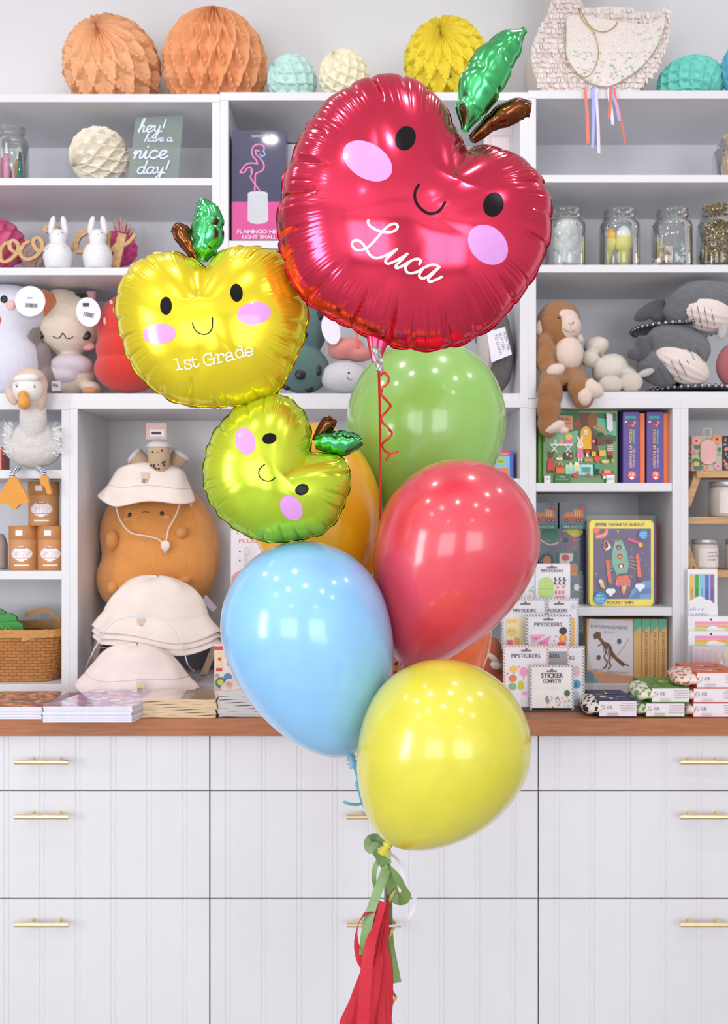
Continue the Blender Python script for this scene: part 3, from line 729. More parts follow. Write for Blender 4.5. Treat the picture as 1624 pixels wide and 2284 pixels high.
ribbon('thin green ribbon leading from the green balloon to the pole', 'ribbon', [kgp, P(890, 1400, 1.80), P(872, 1700, 1.74), P(866, 1900, 1.62)], .0042, mat((120, 180, 80), .35, kind='fabric'))
ribbon('thin red ribbon leading from the red latex balloon to the pole', 'ribbon', [krp, P(888, 1600, 1.68), P(872, 1800, 1.66), P(866, 1900, 1.615)], .0042, rr)
ribbon('red ribbon curls seen between the red, blue and yellow balloons', 'curled_ribbon', [P(905, 1485, 1.66), P(885, 1480, 1.67), P(870, 1492, 1.67), P(868, 1515, 1.67), P(880, 1530, 1.67), P(890, 1510, 1.67), P(876, 1500, 1.67), P(860, 1525, 1.67)], .004, rr)
pz = Z(1888, PDp); px_ = X(865.5, PDp)
t = thing('balloon_pole', 'thin metal stand pole holding the balloon bunch upright', 'pole', (px_, PDp, 0))
pm = mat((150, 110, 104), .3, .9)
B().cyl((px_, PDp, .02), .0042, pz-.02, pm, 16).build('pole', t)
B().lathe((px_, PDp, 0), [(1e-5, 0), (.14, 0), (.14, .012), (.12, .02), (.02, .026), (1e-5, .026)], mat((200, 196, 196), .35, .8), 40).build('base_weight', t)
t = thing('ribbon_bow', 'olive green satin ribbon bow tied round the balloon pole', 'ribbon', P(862, 1935, PDp-.006))
q = 1.588
b = B(); b.pell(863, 1934, q, 7, 11, .007, satin, 20, 14); b.build('knot', t)
def rib2(name, root, pts, w, m, **k): return ribbon(root, name, pts, w, m, **k)
rib2('loop', t, [P(862, 1930, q), P(850, 1910, q-.006), P(838, 1893, q-.014), P(826, 1890, q-.012), P(826, 1876, q-.004), P(840, 1874, q+.008), P(852, 1895, q+.004), P(862, 1928, q)], .0195, satin, tw=lambda u: .35*math.sin(u*7))
rib2('loop', t, [P(865, 1938, q), P(880, 1952, q-.010), P(898, 1975, q-.016), P(906, 1990, q-.014), P(900, 2004, q-.006), P(886, 2004, q+.004), P(876, 1988, q+.006), P(868, 1945, q+.002)], .0195, satin, tw=lambda u: .3+.4*math.sin(u*5))
rib2('tail', t, [P(858, 1922, q), P(848, 1918, q), P(838, 1932, q-.004), P(834, 1955, q-.004), P(838, 1978, q+.002), P(846, 1992, q+.006)], .009, satin, tw=lambda u: .8*u)
rib2('tail', t, [P(862, 1938, q-.004), P(852, 1965, q-.014), P(838, 2000, q-.022), P(825, 2040, q-.030), P(816, 2085, q-.034), P(812, 2130, q-.034)], .0165, satin, tw=lambda u: .2+.35*math.sin(u*4))
rib2('tail', t, [P(866, 1940, q+.010), P(866, 2000, q+.012), P(866, 2068, q+.004), P(869, 2110, q-.002), P(876, 2150, q-.006), P(884, 2192, q-.006)], .0175, satin, tw=lambda u: .9*(1-u))
tis = mat((222, 50, 70), .6, kind='paper', tl=.3)
t = thing('tissue_tassel', 'red tissue paper tassel hanging from the balloon pole', 'tassel', P(850, 2012, 1.585))
b = B(); g = []
for i in range(60):
    u = i/59; row = []
    yy = 2008+u*420; w = 3+43*min(1, u/.62)**.95 if u < .62 else 46+14*(u-.62); cxx = 868-w*1.1; pinch = 1-.25*math.exp(-((u-.22)/.06)**2)
    for j in range(120):
        a = 2*PI*j/120; fold = 1+.22*math.sin(5*a+5*u)*min(1, u*4)+.12*math.sin(11*a+1+3*u)+.04*math.sin(23*a-7*u)
        row.append(P(cxx+w*pinch*fold*math.cos(a), yy, 1.585)+Vector((0, w*pinch*fold*.00052*math.sin(a)-.004, 0)))
    g.append(row)
b.grid(g, tis, False, True, True); b.build('tissue_strips', t)
ribbon(t, 'loose_strip', [P(852, 2014, 1.57), P(838, 2026, 1.565), P(812, 2040, 1.56), P(798, 2068, 1.56), P(796, 2105, 1.56), P(806, 2140, 1.56), P(822, 2160, 1.565)], .018, tis, tw=lambda u: .5+1.2*math.sin(u*4))
ribbon(t, 'loose_strip', [P(850, 2010, 1.56), P(842, 2050, 1.552), P(828, 2100, 1.545), P(818, 2160, 1.54), P(812, 2240, 1.535), P(806, 2330, 1.535)], .020, tis, tw=lambda u: .4+.5*math.sin(u*6))
t = thing('curling_ribbon', 'pale gold curling ribbon spiralling down beside the red tassel', 'ribbon', P(872, 1990, 1.58))
cp = []
for i in range(100):
    u = i/99; y = 1965+u*350; amp = 12+3*math.sin(u*9); cp.append(P(870+3*u+amp*math.sin(u*2*PI*4.4), y+7*math.sin(u*2*PI*8.8), 1.60+.014*math.cos(u*2*PI*4.4)))
b = B().strip(cp, [Vector((.0024*math.cos(i*.28), .002, .0046)) for i in range(100)], rgold); b.build('ribbon_band', t)
# ------------------------------------------------------------------ item helpers
def solo(name, label, cat, px, pyb, d, th=.04, group=None):
    return thing(name, label, cat, (X(px, d), d+th/2, Z(pyb, d)), group)
def bx(name, label, cat, x0, y0, x1, y1, d, th, m, art=None, group=None, bev=.001, part=None):
    """a box-like thing; front face covers the given columns and rows"""
    b = B(); b.pbox(x0, y0, x1, y1, d, th, m)
    if art: art(b)
    o = b.build(name, None, (X((x0+x1)/2, d), d+th/2, Z(y1, d)), bev=0)
    return props(o, label, cat, group)
def honey(label, cx, cy, r, col, axis=(0, 0, 1), N=34, rows=9, shelf=206, sq=1., amp=.13, slit=False, group='honeycomb paper balls on the shelf top', d=None, tl=.12):
    d = d or DS*(HY-shelf)/(HY-(cy+r*sq)); k = d/F; R = r*k; c = P(cx, cy, d)
    t = thing('honeycomb_ball', label, 'paper ball', (c.x, c.y, c.z-R*sq), group)
    nu, nv = rows*8+1, N*6; th = np.arange(nv)/nv*N; g = []
    Q = Vector((0, 0, 1)).rotation_difference(Vector(axis).normalized())
    for i in range(nu):
        p = PI*i/(nu-1); a = .46*(1-4*abs((p/PI*rows) % 1-.5))*min(1, (math.sin(p)/.75)**1.5)
        x = th % 2; dist = np.minimum(np.minimum(np.abs(x-a), np.abs(x-2-a)), np.minimum(np.abs(x-1+a), np.abs(x-1+a+2)))
        dep = np.minimum(dist/.5, 1); rr = R*(1-amp*dep)*max(math.sin(p), .004); pole = R*(1-amp*dep*.5*abs(math.cos(p)))
        row = []
        for j in range(nv):
            al = 2*PI*j/nv; q = Vector((rr[j]*math.cos(al), rr[j]*math.sin(al), pole[j]*math.cos(p)))
            q = Q @ q; row.append(c+Vector((q.x, q.y, q.z*sq)))
        g.append(row)
    m = mat(col, .8, kind='paper', tl=tl)
    B().grid(g, m, False, True, False).build('paper_comb', t)
    if slit:
        ax = Q @ Vector((0, 0, 1)); dn = (Q @ Vector((.25, -.0, -.0))); dn = Vector((.22, 0, -1)).normalized()
        b = B(); s0 = c+ax*R*.96; b.strip([s0, s0+dn*R*.45-ax*.05*R, s0+dn*R*.85-ax*R*.28], [Vector((.004, 0, 0)), Vector((.009, 0, 0)), Vector((.011, 0, 0))], mat((96, 84, 92), .8), .002).build('card_edge', t)
    return t
honey('large peach honeycomb paper ball with a slit, left end of the shelf top', 250, 152, 110, (255, 194, 146), (-.08, -1, .42), 26, 4, amp=.15, slit=True)
honey('largest orange honeycomb paper ball with upright folds, on the shelf top', 480, 148, 119, (255, 182, 130), (.04, -.50, 1), 34, 4, amp=.2)
honey('small mint green honeycomb paper ball on the shelf top', 652, 181, 56, (206, 240, 234), (-.8, -.5, .5), 22, 5)
honey('small cream honeycomb paper ball on the shelf top', 767, 172, 58, (252, 244, 216), (-.4, -.6, .7), 24, 6)
honey('yellow honeycomb paper ball behind the red apple balloon leaf', 994, 140, 96, (255, 232, 70), (-.22, -1, .3), 28, 4, amp=.18, slit=True)
honey('teal honeycomb paper ball at right end of the shelf top', 1540, 188, 74, (130, 226, 212), (.5, -.5, -.9), 26, 6, sq=.78, shelf=202)
honey('sky blue honeycomb paper ball cut off by the right edge', 1682, 150, 72, (110, 200, 232), (.5, -.5, .9), 26, 6, shelf=202)
# swan pinata
sw = 2.60; t = thing('swan_pinata', 'pale fringed swan shaped paper pinata with a gold cord and ribbons', 'pinata', P(1330, base(202, sw), sw+.06))
irid = mat((236, 222, 214), .5, kind='irid')
SO = [(1236, -60), (1222, -110), (1190, -128), (1160, -118), (1140, -132), (1160, -165), (1210, -185), (1262, -172), (1296, -130), (1304, -60), (1297, 5), (1315, 22), (1350, 14), (1400, 20), (1445, 34), (1470, 26), (1494, 12), (1492, 60), (1484, 108), (1462, 156), (1425, 200), (1396, 236), (1236, 236), (1204, 196), (1188, 150), (1186, 108), (1204, 62), (1226, 20)]
so = [(p.x, p.y) for p in chaikin([(a, b, 0) for a, b in SO], True, 5)]
b = B(); b.prism([(X(x, sw), Z(y, sw)) for x, y in so][::-1], sw, sw+.13, irid); body = b.build('body', t)
rs = random.Random(2); b = B(); fm = [mat((238, 224, 218), .5, kind='paper'), mat((244, 236, 230), .4, kind='paper'), mat((234, 218, 212), .5, kind='paper')]
def inpoly(x, y, poly):
    c = False
    for i in range(len(poly)):
        x1, y1 = poly[i]; x2, y2 = poly[i-1]
        if (y1 > y) != (y2 > y) and x < (x2-x1)*(y-y1)/(y2-y1)+x1: c = not c
    return c
for row in range(-180, 236, 11):
    x = 1130
    while x < 1500:
        w = rs.uniform(3, 6)
        if inpoly(x+w/2, row+5, so) and row < 218:
            y0_ = sw-.001-rs.uniform(0, .002); e = rs.uniform(.002, .007)
            b.add([(X(x, sw), y0_, Z(row, sw)), (X(x+w, sw), y0_, Z(row, sw)), (X(x+w+rs.uniform(-2, 2), sw), y0_-e, Z(row+rs.uniform(12, 17), sw)), (X(x+rs.uniform(-2, 2), sw), y0_-e, Z(row+rs.uniform(12, 17), sw))], [(0, 1, 2, 3)], rs.choice(fm))
        x += w
b.build('fringe', t)
wing = [(1262, 50), (1300, 42), (1380, 55), (1440, 60), (1478, 44), (1470, 90), (1440, 140), (1400, 175), (1350, 198), (1300, 180), (1262, 130)]
wo = [(p.x, p.y) for p in chaikin([(a, b_, 0) for a, b_ in wing], True, 4)]
b = B(); b.prism([(X(x, sw), Z(y, sw)) for x, y in wo][::-1], sw-.016, sw-.008, mat((240, 230, 222), .35, kind='irid', ww=1))
sh = mat((190, 240, 222), .12, .9); sh2 = mat((226, 214, 236), .15, .8)
for i in range(150):
    x = rs.uniform(1275, 1470); y = rs.choice([rs.uniform(120, 190), rs.uniform(60, 190)])
    if inpoly(x, y, wo):
        b.add([(X(x, sw), sw-.0175, Z(y, sw)), (X(x+4, sw), sw-.020, Z(y+1, sw)), (X(x+4, sw), sw-.0185, Z(y+3, sw)), (X(x, sw), sw-.019, Z(y+2.4, sw))], [(0, 1, 2, 3)], rs.choice([sh, sh, sh2]))
b.build('wing', t)
gold = mat((190, 160, 84), .3, .8)
b = B(); b.tube(chaikin([P(1262, 54, sw-.02), P(1262, 90, sw-.022), P(1262, 130, sw-.024), P(1275, 158, sw-.026), P(1305, 172, sw-.026), P(1325, 155, sw-.024), P(1335, 115, sw-.024), P(1325, 75, sw-.022), P(1300, 45, sw-.02), P(1292, 20, sw-.018), P(1318, 60, sw-.02), P(1345, 71, sw-.022), P(1368, 62, sw-.02), P(1377, 50, sw-.018)], n=8), .0011, gold, 6).build('gold_cord', t)
for i, (x, y0_, y1_, xe, c) in enumerate([(1306, 200, 320, 1312, (255, 122, 108)), (1324, 200, 330, 1322, (170, 176, 232)), (1330, 205, 342, 1336, (222, 208, 230)), (1362, 200, 264, 1359, (255, 112, 84)), (1358, 205, 278, 1367, (226, 218, 236)), (1368, 206, 270, 1382, (180, 170, 222)), (1372, 200, 320, 1395, (255, 104, 88))]):
    w = 3.4 if i == 6 else 6.5
    b = B(); b.strip(chaikin([P(x-4, 200, 2.60-.015), P(x, 195, 2.518), P(x, y0_+8, 2.508), P((x+xe)/2+1, (y0_+y1_)/2, 2.505), P(xe, y1_, 2.504)], n=6), Vector((w*2.5/F, 0, 0)), mat(c, .4, kind='fabric')); b.build('ribbon', t)
# ---- script lettering
SG = {'a': ([[(.75, .85), (.45, 1), (.1, .7), (.05, .25), (.35, 0), (.7, .3), (.8, .95), (.75, .3), (.9, 0), (1.15, .2)]], 1.08), 'c': ([[(.75, .8), (.5, 1), (.15, .75), (.08, .3), (.4, 0), (.8, .2), (.95, .35)]], .92),
      'd': ([[(.75, .85), (.45, 1), (.1, .7), (.05, .25), (.35, 0), (.7, .3), (1., 2.), (.78, .5), (.85, .05), (1.15, .2)]], 1.1), 'e': ([[(0, .35), (.4, .45), (.7, .8), (.5, 1), (.15, .75), (.1, .25), (.45, 0), (.9, .3)]], .88),
      'h': ([[(0, .2), (.45, 1.3), (.6, 1.95), (.4, 1.9), (.2, .8), (.1, 0)], [(.12, .3), (.4, .85), (.65, .9), (.62, .4), (.65, .05), (.95, .2)]], .93), 'i': ([[(0, .3), (.25, .95), (.2, .3), (.3, 0), (.6, .25)], [(.32, 1.4), (.34, 1.5)]], .56),
      'n': ([[(0, .6), (.2, .95), (.12, 0)], [(.14, .3), (.4, .85), (.65, .9), (.62, .4), (.65, .05), (.95, .2)]], .92), 'v': ([[(0, .8), (.15, .95), (.25, .5), (.35, 0), (.65, .6), (.7, .95), (1, .9)]], .9),
      'y': ([[(0, .8), (.18, .95), (.2, .35), (.45, .1), (.7, .5), (.8, .95), (.65, -.3), (.35, -.9), (.1, -.7), (.5, -.2), (1., .2)]], .95), 'o': ([[(.5, 1), (.15, .8), (.05, .3), (.35, 0), (.7, .2), (.8, .7), (.5, 1), (.7, .8), (1.05, .9)]], .95),
      '!': ([[(.45, 1.9), (.25, .6)], [(.14, .08), (.16, .12)]], .5), ' ': ([], .6)}
def script(b, text, x, y, xh, m, w, sx=1., slant=.18):
    pos = 0
    for ch in text:
        L, adv = SG[ch]
        for s in L: b.LN([(x+(pos+u*sx+v*slant)*xh, y-v*xh) for u, v in s], w, m)
        pos += adv*sx
# ------------------------------------------------------------------ upper left, first row
def glassjar(label, cx, yt, shelf, w, d, name='glass_jar', group='glass jars on the shelves', lip=.82, dz=0):
    zb = Z(shelf, DS)+.0005; k = d/F; R = w*k/2; zt = Z(yt, d); H = zt-zb; t = thing(name, label, 'jar', (X(cx, d), d, zb), group)
    L = lip; th = .0028
    out = [(R*.80, 0), (R*.96, .004), (R, .012), (R, H*.70), (R*.97, H*.76), (R*L*1.02, H*.82), (R*L*.94, H*.845), (R*L*1.04, H*.862), (R*L*1.04, H*.88), (R*L*.95, H*.90), (R*L*.99, H*.92), (R*L*.95, H*.94), (R*L*.99, H*.965), (R*L, H*.99)]
    inn = [(r-th, max(h, .005)) for r, h in out[::-1]]
    B().lathe((X(cx, d), d, zb), [(1e-4, 0)]+out+inn+[(1e-4, .005)], mat((250, 252, 251), .02, kind='clear'), 40).build('glass_body', t)
    return t, zb, R, H
d = 2.60
glassjar('glass jar of craft bottles at the left edge of the top row', 26, 286, 396, 74, d)
zb = Z(396, DS)+.006
for i, (x, c, c2, h, y) in enumerate([(4, (236, 120, 180), (250, 250, 250), .105, 0), (20, (236, 150, 190), (240, 240, 240), .112, -.018), (36, (244, 160, 80), (250, 230, 210), .105, .012), (47, (60, 168, 160), (40, 120, 150), .090, -.008), (14, (190, 60, 90), (220, 220, 60), .075, .020)]):
    b = B(); cc = (X(x, d), d+y, zb); b.lathe(cc, [(1e-4, 0), (.008, .001), (.0085, .004), (.0085, h*.6), (.004, h*.7), (.004, h*.74)], mat(c, .3), 16); b.lathe(cc, [(.0055, h*.72), (.0055, h*.78), (.003, h), (1e-4, h)], mat(c2, .3), 16)
    props(b.build('craft_bottle', None, cc), ['pink bottle at the left inside the craft jar', 'rose pink bottle with white cap in the craft jar', 'orange bottle standing tallest at right in the craft jar', 'teal bottle at the right inside the craft jar', 'dark red bottle low in the craft jar'][i], 'bottle', 'bottles in the craft jar')
honey('beige honeycomb paper ball beside the green glass sign', 222, 350, 66, (246, 238, 222), (-.85, -.35, -.45), 26, 4, shelf=396, group=None, amp=.25)
d = 2.57; t = solo('glass_sign', 'pale green glass sign with white script hey have a nice day', 'sign', 350, base(396, d), d, .02)
b = B(d); sg = [(303, 262), (409, 256), (397, base(396, d)), (284, base(396, d))]
b.prism([(X(x, d), Z(y, d)) for x, y in sg][::-1], d, d+.006, mat((150, 166, 158), .08, alpha=.5)); b.build('glass_panel', t)
b = B(d); lav = mat((214, 222, 250), .4); script(b, 'hey!', 308, 295, 15, lav, 3.2, 1.2); script(b, 'have a', 322, 316, 8.5, lav, 2.0, 1.35); script(b, 'nice', 297, 354, 18, lav, 3.8, 1.3); script(b, 'day!', 306, 388, 15, lav, 3.4, 1.25); b.build('lettering', t)
b = B(); b.box(X(296, d), X(392, d), d-.012, d+.03, Z(396, DS), Z(396, DS)+.006, mat((160, 170, 165), .2)); b.build('foot', t)
# ---- second row
d = 2.66
def pom(label, cx, cy, r, d, col, n=60, seed=1, group=None, shelf=596):
    rs = random.Random(seed); t = thing('tissue_pompom', label, 'paper pompom', (X(cx, d), d, Z(shelf, DS)), group); k = d/F; b = B(); m = mat(col, .8, kind='paper', tl=.4)
    zc = max(Z(cy, d), Z(shelf, DS)+r*k)
    c = Vector((X(cx, d), d, zc))
    def w(a, h): return 1+.10*math.sin(7*a+h*90)+.08*math.sin(13*a-h*140)
    b.lathe(c, [(max(1e-4, r*k*.98*math.sin(PI*i/24)*(1+.06*math.sin(i*1.9))), -r*k*.98*math.cos(PI*i/24)) for i in range(25)], m, 90, 'Z', False, w); b.build('tissue_petals', t); return t
pom('pink tissue paper ball at left edge behind the wooden letters', -8, 545, 58, d, (238, 120, 170), seed=3)
pom('bright pink tissue paper ball behind the wooden letter y', 262, 556, 40, d, (226, 96, 160), seed=5)
pom('cream tissue paper ball between the wooden letters', 75, 575, 26, d, (226, 204, 200), seed=7)
d2 = 2.585; woodm = mat((206, 164, 116), .55, kind='wood', ws=(9, 3, 22))
t = solo('wooden_word', 'cut out wooden script word standing behind the white ceramic bunnies', 'sign', 140, base(596, d2), d2, .012)
def zz(l): return [(x/5.075, 470+y/5.075) for x, y in l]
b = B()
WL = [(zz([(110, 360), (60, 365), (10, 430), (0, 520), (30, 575), (100, 560), (170, 500), (205, 430), (190, 360), (140, 335), (105, 380), (125, 440), (180, 475)]), 5.5),
      (zz([(340, 340), (270, 380), (230, 450), (240, 510), (300, 550), (380, 530), (450, 470), (480, 400), (460, 330), (410, 305), (375, 350), (400, 420), (450, 455), (520, 420), (570, 350), (590, 280), (565, 240), (525, 230), (510, 200), (540, 185), (600, 195), (650, 180)]), 5.5),
      (zz([(650, 180), (640, 260), (650, 380), (700, 440), (780, 440), (830, 430)]), 6),
      (zz([(1000, 235), (940, 240), (880, 310), (850, 400), (870, 455), (930, 455), (1000, 400), (1060, 330)]), 8),
      (zz([(830, 430), (860, 360), (900, 290), (980, 240)]), 7),
      (zz([(1230, 240), (1215, 340), (1220, 430), (1260, 445), (1320, 400), (1370, 330), (1385, 260)]), 8), (zz([(1385, 260), (1350, 420), (1320, 560), (1300, 640)]), 12), (zz([(1350, 420), (1440, 370), (1500, 310), (1530, 265)]), 5)]
for wi, (pts, w) in enumerate(WL):
    p = chaikin([(x, y, 0) for x, y in pts], n=5); g = []
    for i, q_ in enumerate(p):
        tt_ = (p[min(i+1, len(p)-1)]-p[max(i-1, 0)]).normalized(); o_ = Vector((-tt_.y, tt_.x, 0))*w*(.75+.35*abs(tt_.y))/1.4
        a_, c_ = q_-o_, q_+o_
        yq = d2-wi*.0004-i*8e-6; g.append([Vector((X(a_.x, d2), yq, Z(a_.y, d2))), Vector((X(c_.x, d2), yq, Z(c_.y, d2))), Vector((X(c_.x, d2), yq+.009, Z(c_.y, d2))), Vector((X(a_.x, d2), yq+.009, Z(a_.y, d2)))])
    b.grid(g, woodm, False, True, False)
b.build('cut_letters', t)
cer = mat((226, 226, 232), .42, kind='paint'); 
d = 2.55
for i, (cx, lb) in enumerate([(130, 'white speckled ceramic bunny, the left one in front of the wooden word'), (218, 'white speckled ceramic bunny beside the wooden letter y')]):
    zb = Z(596, DS); t = thing('ceramic_bunny', lb, 'figurine', (X(cx, d), d, zb), 'ceramic bunnies'); k = d/F; c = (X(cx, d), d, zb)
    h = Z(483, d)-zb; pr = [(.001, 0), (22*k, 0), (28*k, .008), (32.5*k, .030), (32*k, .042), (27*k, .060), (20*k, .070), (17.5*k, .075), (19*k, .082), (19.5*k, .092), (17*k, .101), (11*k, .109), (.001, .112)]
    s_ = (Z(512, d)-zb)/.112; pr = [(r, z*s_) for r, z in pr]
    pr2 = [(max(q.x, 1e-4), q.y) for q in chaikin([(r, z, 0) for r, z in pr], n=4)]
    B().lathe(c, pr2, cer, 36).build('body', t)
    for sgn in (-1, 1):
        b = B(); b.ell(P(cx+sgn*14, 503, d), (7.5*k, .008, 22*k), cer, sgn*.20, 18); b.ell(P(cx+sgn*14, 503, d-.006), (4.5*k, .003, 16*k), mat((238, 222, 226), .5), sgn*.20, 14); b.build('ear', t)
    b = B(); fd = d-19*k
    for sgn in (-1, 1): b.tube([P(cx+sgn*9-2, 518, fd+.0035), P(cx+sgn*9, 519.5, fd+.002), P(cx+sgn*9+3, 518, fd+.0035)], .0006, ink, 6)
    b.tube([P(cx-2, 521, fd), P(cx, 523, fd-.0005), P(cx+2, 521, fd)], .0007, mat((210, 150, 150), .5), 6)
    rs = random.Random(i)
    for _ in range(26):
        a = rs.uniform(-1.2, 1.2); z = rs.uniform(.012, .060); rr = 32.5*k*math.sqrt(max(0, 1-((z/s_-.035)/.05)**2))
        b.ell((X(cx, d)+rr*math.sin(a), d-rr*math.cos(a), zb+z), (.0009, .0009, .0009), mat((160, 156, 160), .6), 0, 6)
    b.build('painted_face', t)
t = solo('tinsel_pick', 'rose gold tinsel party pick standing behind the pink paper ball', 'party decoration', 275, base(596, 2.70), 2.70, .02)
b = B(); rs = random.Random(4); rg = mat((220, 140, 110), .2, .9); rg2 = mat((232, 176, 176), .5, kind='paper')
for i in range(90):
    a = rs.uniform(-1.0, 1.0); l = rs.uniform(.5, 1); x0 = 272; y0_ = 560
    b.tube([P(x0+rs.uniform(-4, 4), y0_, 2.74), P(x0+34*math.sin(a)*l*1.2, y0_-75*math.cos(a)*l, 2.74+rs.uniform(-.02, .02))], .0009, rg, 4)
for x, y in ((258, 490), (270, 484), (280, 490), (262, 500)): b.tube([P(272, 560, 2.71), P(x, y, 2.71)], .003, rg2, 6)
b.tube([P(272, 610, 2.74), P(272, 555, 2.74)], .003, rg2, 6); b.build('tinsel', t)
# ------------------------------------------------------------------ stuffed toys
class Plush:
    def __init__(s, name, label, cat, px, pyb, d, shelf=None, group=None):
        s.soft = []; s.bv = None; s.flr = Z(shelf, DS) if shelf and name not in ('monkey_plush', 'goose_plush') else None
        s.t = thing(name, label, cat, (X(px, d), d, Z(shelf, DS) if shelf else Z(pyb, d)), group)
    def part(s, name, m, ells, vox=.005, it=6, disp=0, parent=None, dsize=.02):
        b = B()
        for e in ells: b.pell(e[0], e[1], e[2], e[3], e[4], e[5], m, e[6] if len(e) > 6 else 0, 24)
        if s.flr: b.v = [(q[0], q[1], max(q[2], s.flr+.002+disp/2)) for q in b.v]
        o = soft(b.build(name, parent or s.t), vox, it, disp, dsize); s.soft.append(o); s.bv = None
        return o
    def hit(s, px, py, e, out=0.):
        if s.bv is None:
            bpy.context.view_layer.update(); dg = bpy.context.evaluated_depsgraph_get(); V = []; Fc = []
            for o in s.soft:
                oe = o.evaluated_get(dg); me = oe.to_mesh(); n = len(V); M = oe.matrix_world
                V += [M @ q.co for q in me.vertices]; Fc += [tuple(n+i for i in p.vertices) for p in me.polygons]; oe.to_mesh_clear()
            s.bv = BVHTree.FromPolygons(V, Fc)
        c = Vector((0, 0, CAMZ)); di = (P(px, py, e[2])-c).normalized(); h = s.bv.ray_cast(c, di)[0]
        if h is None: h = P(px, py, e[2]-e[5]*.7)
        return h-di*out
    def feat(s, name, m, e, pts, parent=None, th=.0022, sink=.001):
        """small sewn pieces lying on ellipsoid e"""
        for p in pts:
            dd_ = s.hit(p[0], p[1], e).y+(sink if th > .008 else .0004)
            th = max(th, .00055*p[2]); B().pell(p[0], p[1], dd_, p[2], p[3], th, m, p[4] if len(p) > 4 else 0, 16).build(name, parent or s.t)
    def line(s, name, m, e, pts, r, sink=.001):
        q = []
        for x, y in pts:
            q.append(s.hit(x, y, e, .0002))
        return B().tube(chaikin(q, n=6), r, m, 8).build(name, s.t)
def disc(b, cx, cy, rx, ry, d, th, m, n=40, ang=0):
    a0 = math.radians(ang)
    pts = [(X(cx+rx*math.cos(a)*math.cos(a0)-ry*math.sin(a)*math.sin(a0), d), Z(cy+rx*math.cos(a)*math.sin(a0)+ry*math.sin(a)*math.cos(a0), d)) for a in [2*PI*i/n for i in range(n)]]
    return b.prism(pts, d, d+th, m)
blk = mat((16, 14, 18), .3); tagm = mat((232, 226, 240), .35)
def barcode(b, x, y, w, h, ang=0, seed=1):
    rs = random.Random(seed); q = x; c, s_ = math.cos(math.radians(ang)), math.sin(math.radians(ang))
    while q < x+w:
        l = rs.uniform(.7, 1.8); pts = [(q, y), (q+l, y), (q+l, y+h), (q, y+h)]
        b.PG([(x+(a-x)*c-(bb-y)*s_, y+(a-x)*s_+(bb-y)*c) for a, bb in pts], ink); q += l+rs.uniform(.7, 1.6)
# penguin
lavp = mat((228, 228, 246), .85, kind='plush', fs=500, fd=.002); greyp = mat((150, 134, 134), .85, kind='plush')
d = 2.62
p = Plush('penguin_plush', 'white and grey penguin plush with a round tag at the left edge', 'stuffed toy', 20, 877, d, 877)
eh = (18, 695, d, 88, 60, .07); p.part('body', lavp, [eh, (10, 735, d, 70, 50, .07), (20, 815, d-.01, 72, 82, .082)])
p.part('flipper', greyp, [(70, 765, d+.01, 20, 46, .04, -18), (90, 812, d+.01, 22, 48, .04, -10), (103, 846, d+.01, 20, 30, .04, 0)])
p.feat('eye', blk, eh, [(9, 668, 8.5, 9.5)]); p.feat('cheek', mat((244, 186, 180), .8), eh, [(23, 681, 11, 11)], sink=.001)
p.feat('beak', mat((226, 120, 70), .8, kind='plush'), eh, [(-6, 715, 9, 12)], th=.01)
b = B(); disc(b, 67, 672, 34, 34, 2.535, .0012, tagm); b.d = 2.535; b.e = 0; barcode(b, 56, 676, 26, 9, 3); b.RC(60, 663, 73, 666, mat((170, 168, 180), .5)); b.build('paper_tag', p.t)
# cat
creamp = mat((242, 226, 208), .85, kind='plush', fs=500, fd=.002); d = 2.685
p = Plush('cat_plush', 'cream and orange cat plush with round tag beside the penguin', 'stuffed toy', 155, 877, d, 877)
eh = (150, 722, d, 78, 72, .085); bd_ = p.part('body', creamp, [eh, (140, 690, d, 55, 44, .075), (158, 835, d, 56, 46, .07), (205, 866, d-.03, 22, 15, .03)])
p.feat('orange_patch', mat((236, 140, 88), .85, kind='plush'), (150, 722, d, 84, 82, .09), [(102, 682, 30, 40, 30)], th=.012, sink=.004)
p.feat('dark_patch', mat((38, 32, 38), .85, kind='plush'), (150, 722, d, 84, 86, .09), [(180, 662, 16, 13)], th=.012, sink=.006)
p.part('ear', mat((222, 162, 166), .85, kind='plush'), [(206, 668, d-.02, 8, 22, .014, -20), (200, 656, d-.02, 9, 8, .014)])
p.part('bib', mat((228, 216, 226), .9, kind='plush'), [(160, 815, d-.035, 48, 26, .045), (150, 840, d-.035, 34, 20, .042)])
p.feat('eye', blk, eh, [(92, 745, 9, 11), (192, 748, 10.5, 11)]); p.feat('cheek', mat((240, 170, 176), .8), eh, [(196, 772, 17, 10)], sink=.002)
p.line('mouth', blk, eh, [(118, 750), (126, 754), (134, 752), (140, 743), (147, 753), (155, 755), (163, 751)], .0015)
p.part('foot', mat((240, 160, 110), .85, kind='plush'), [(200, 872, d-.06, 18, 9, .02)])
b = B(); disc(b, 197, 696, 27, 33, 2.55, .0012, tagm, ang=-15); b.d = 2.55; b.e = 0; barcode(b, 188, 695, 23, 10, 12, 2); b.RC(185, 676, 199, 684, ink); b.build('paper_tag', p.t)
b = B(); b.pbox(115, 850, 135, 872, 2.575, .001, mat((214, 210, 220), .3)); barcode(b, 118, 855, 12, 6, 15, 3); b.build('care_label', p.t)
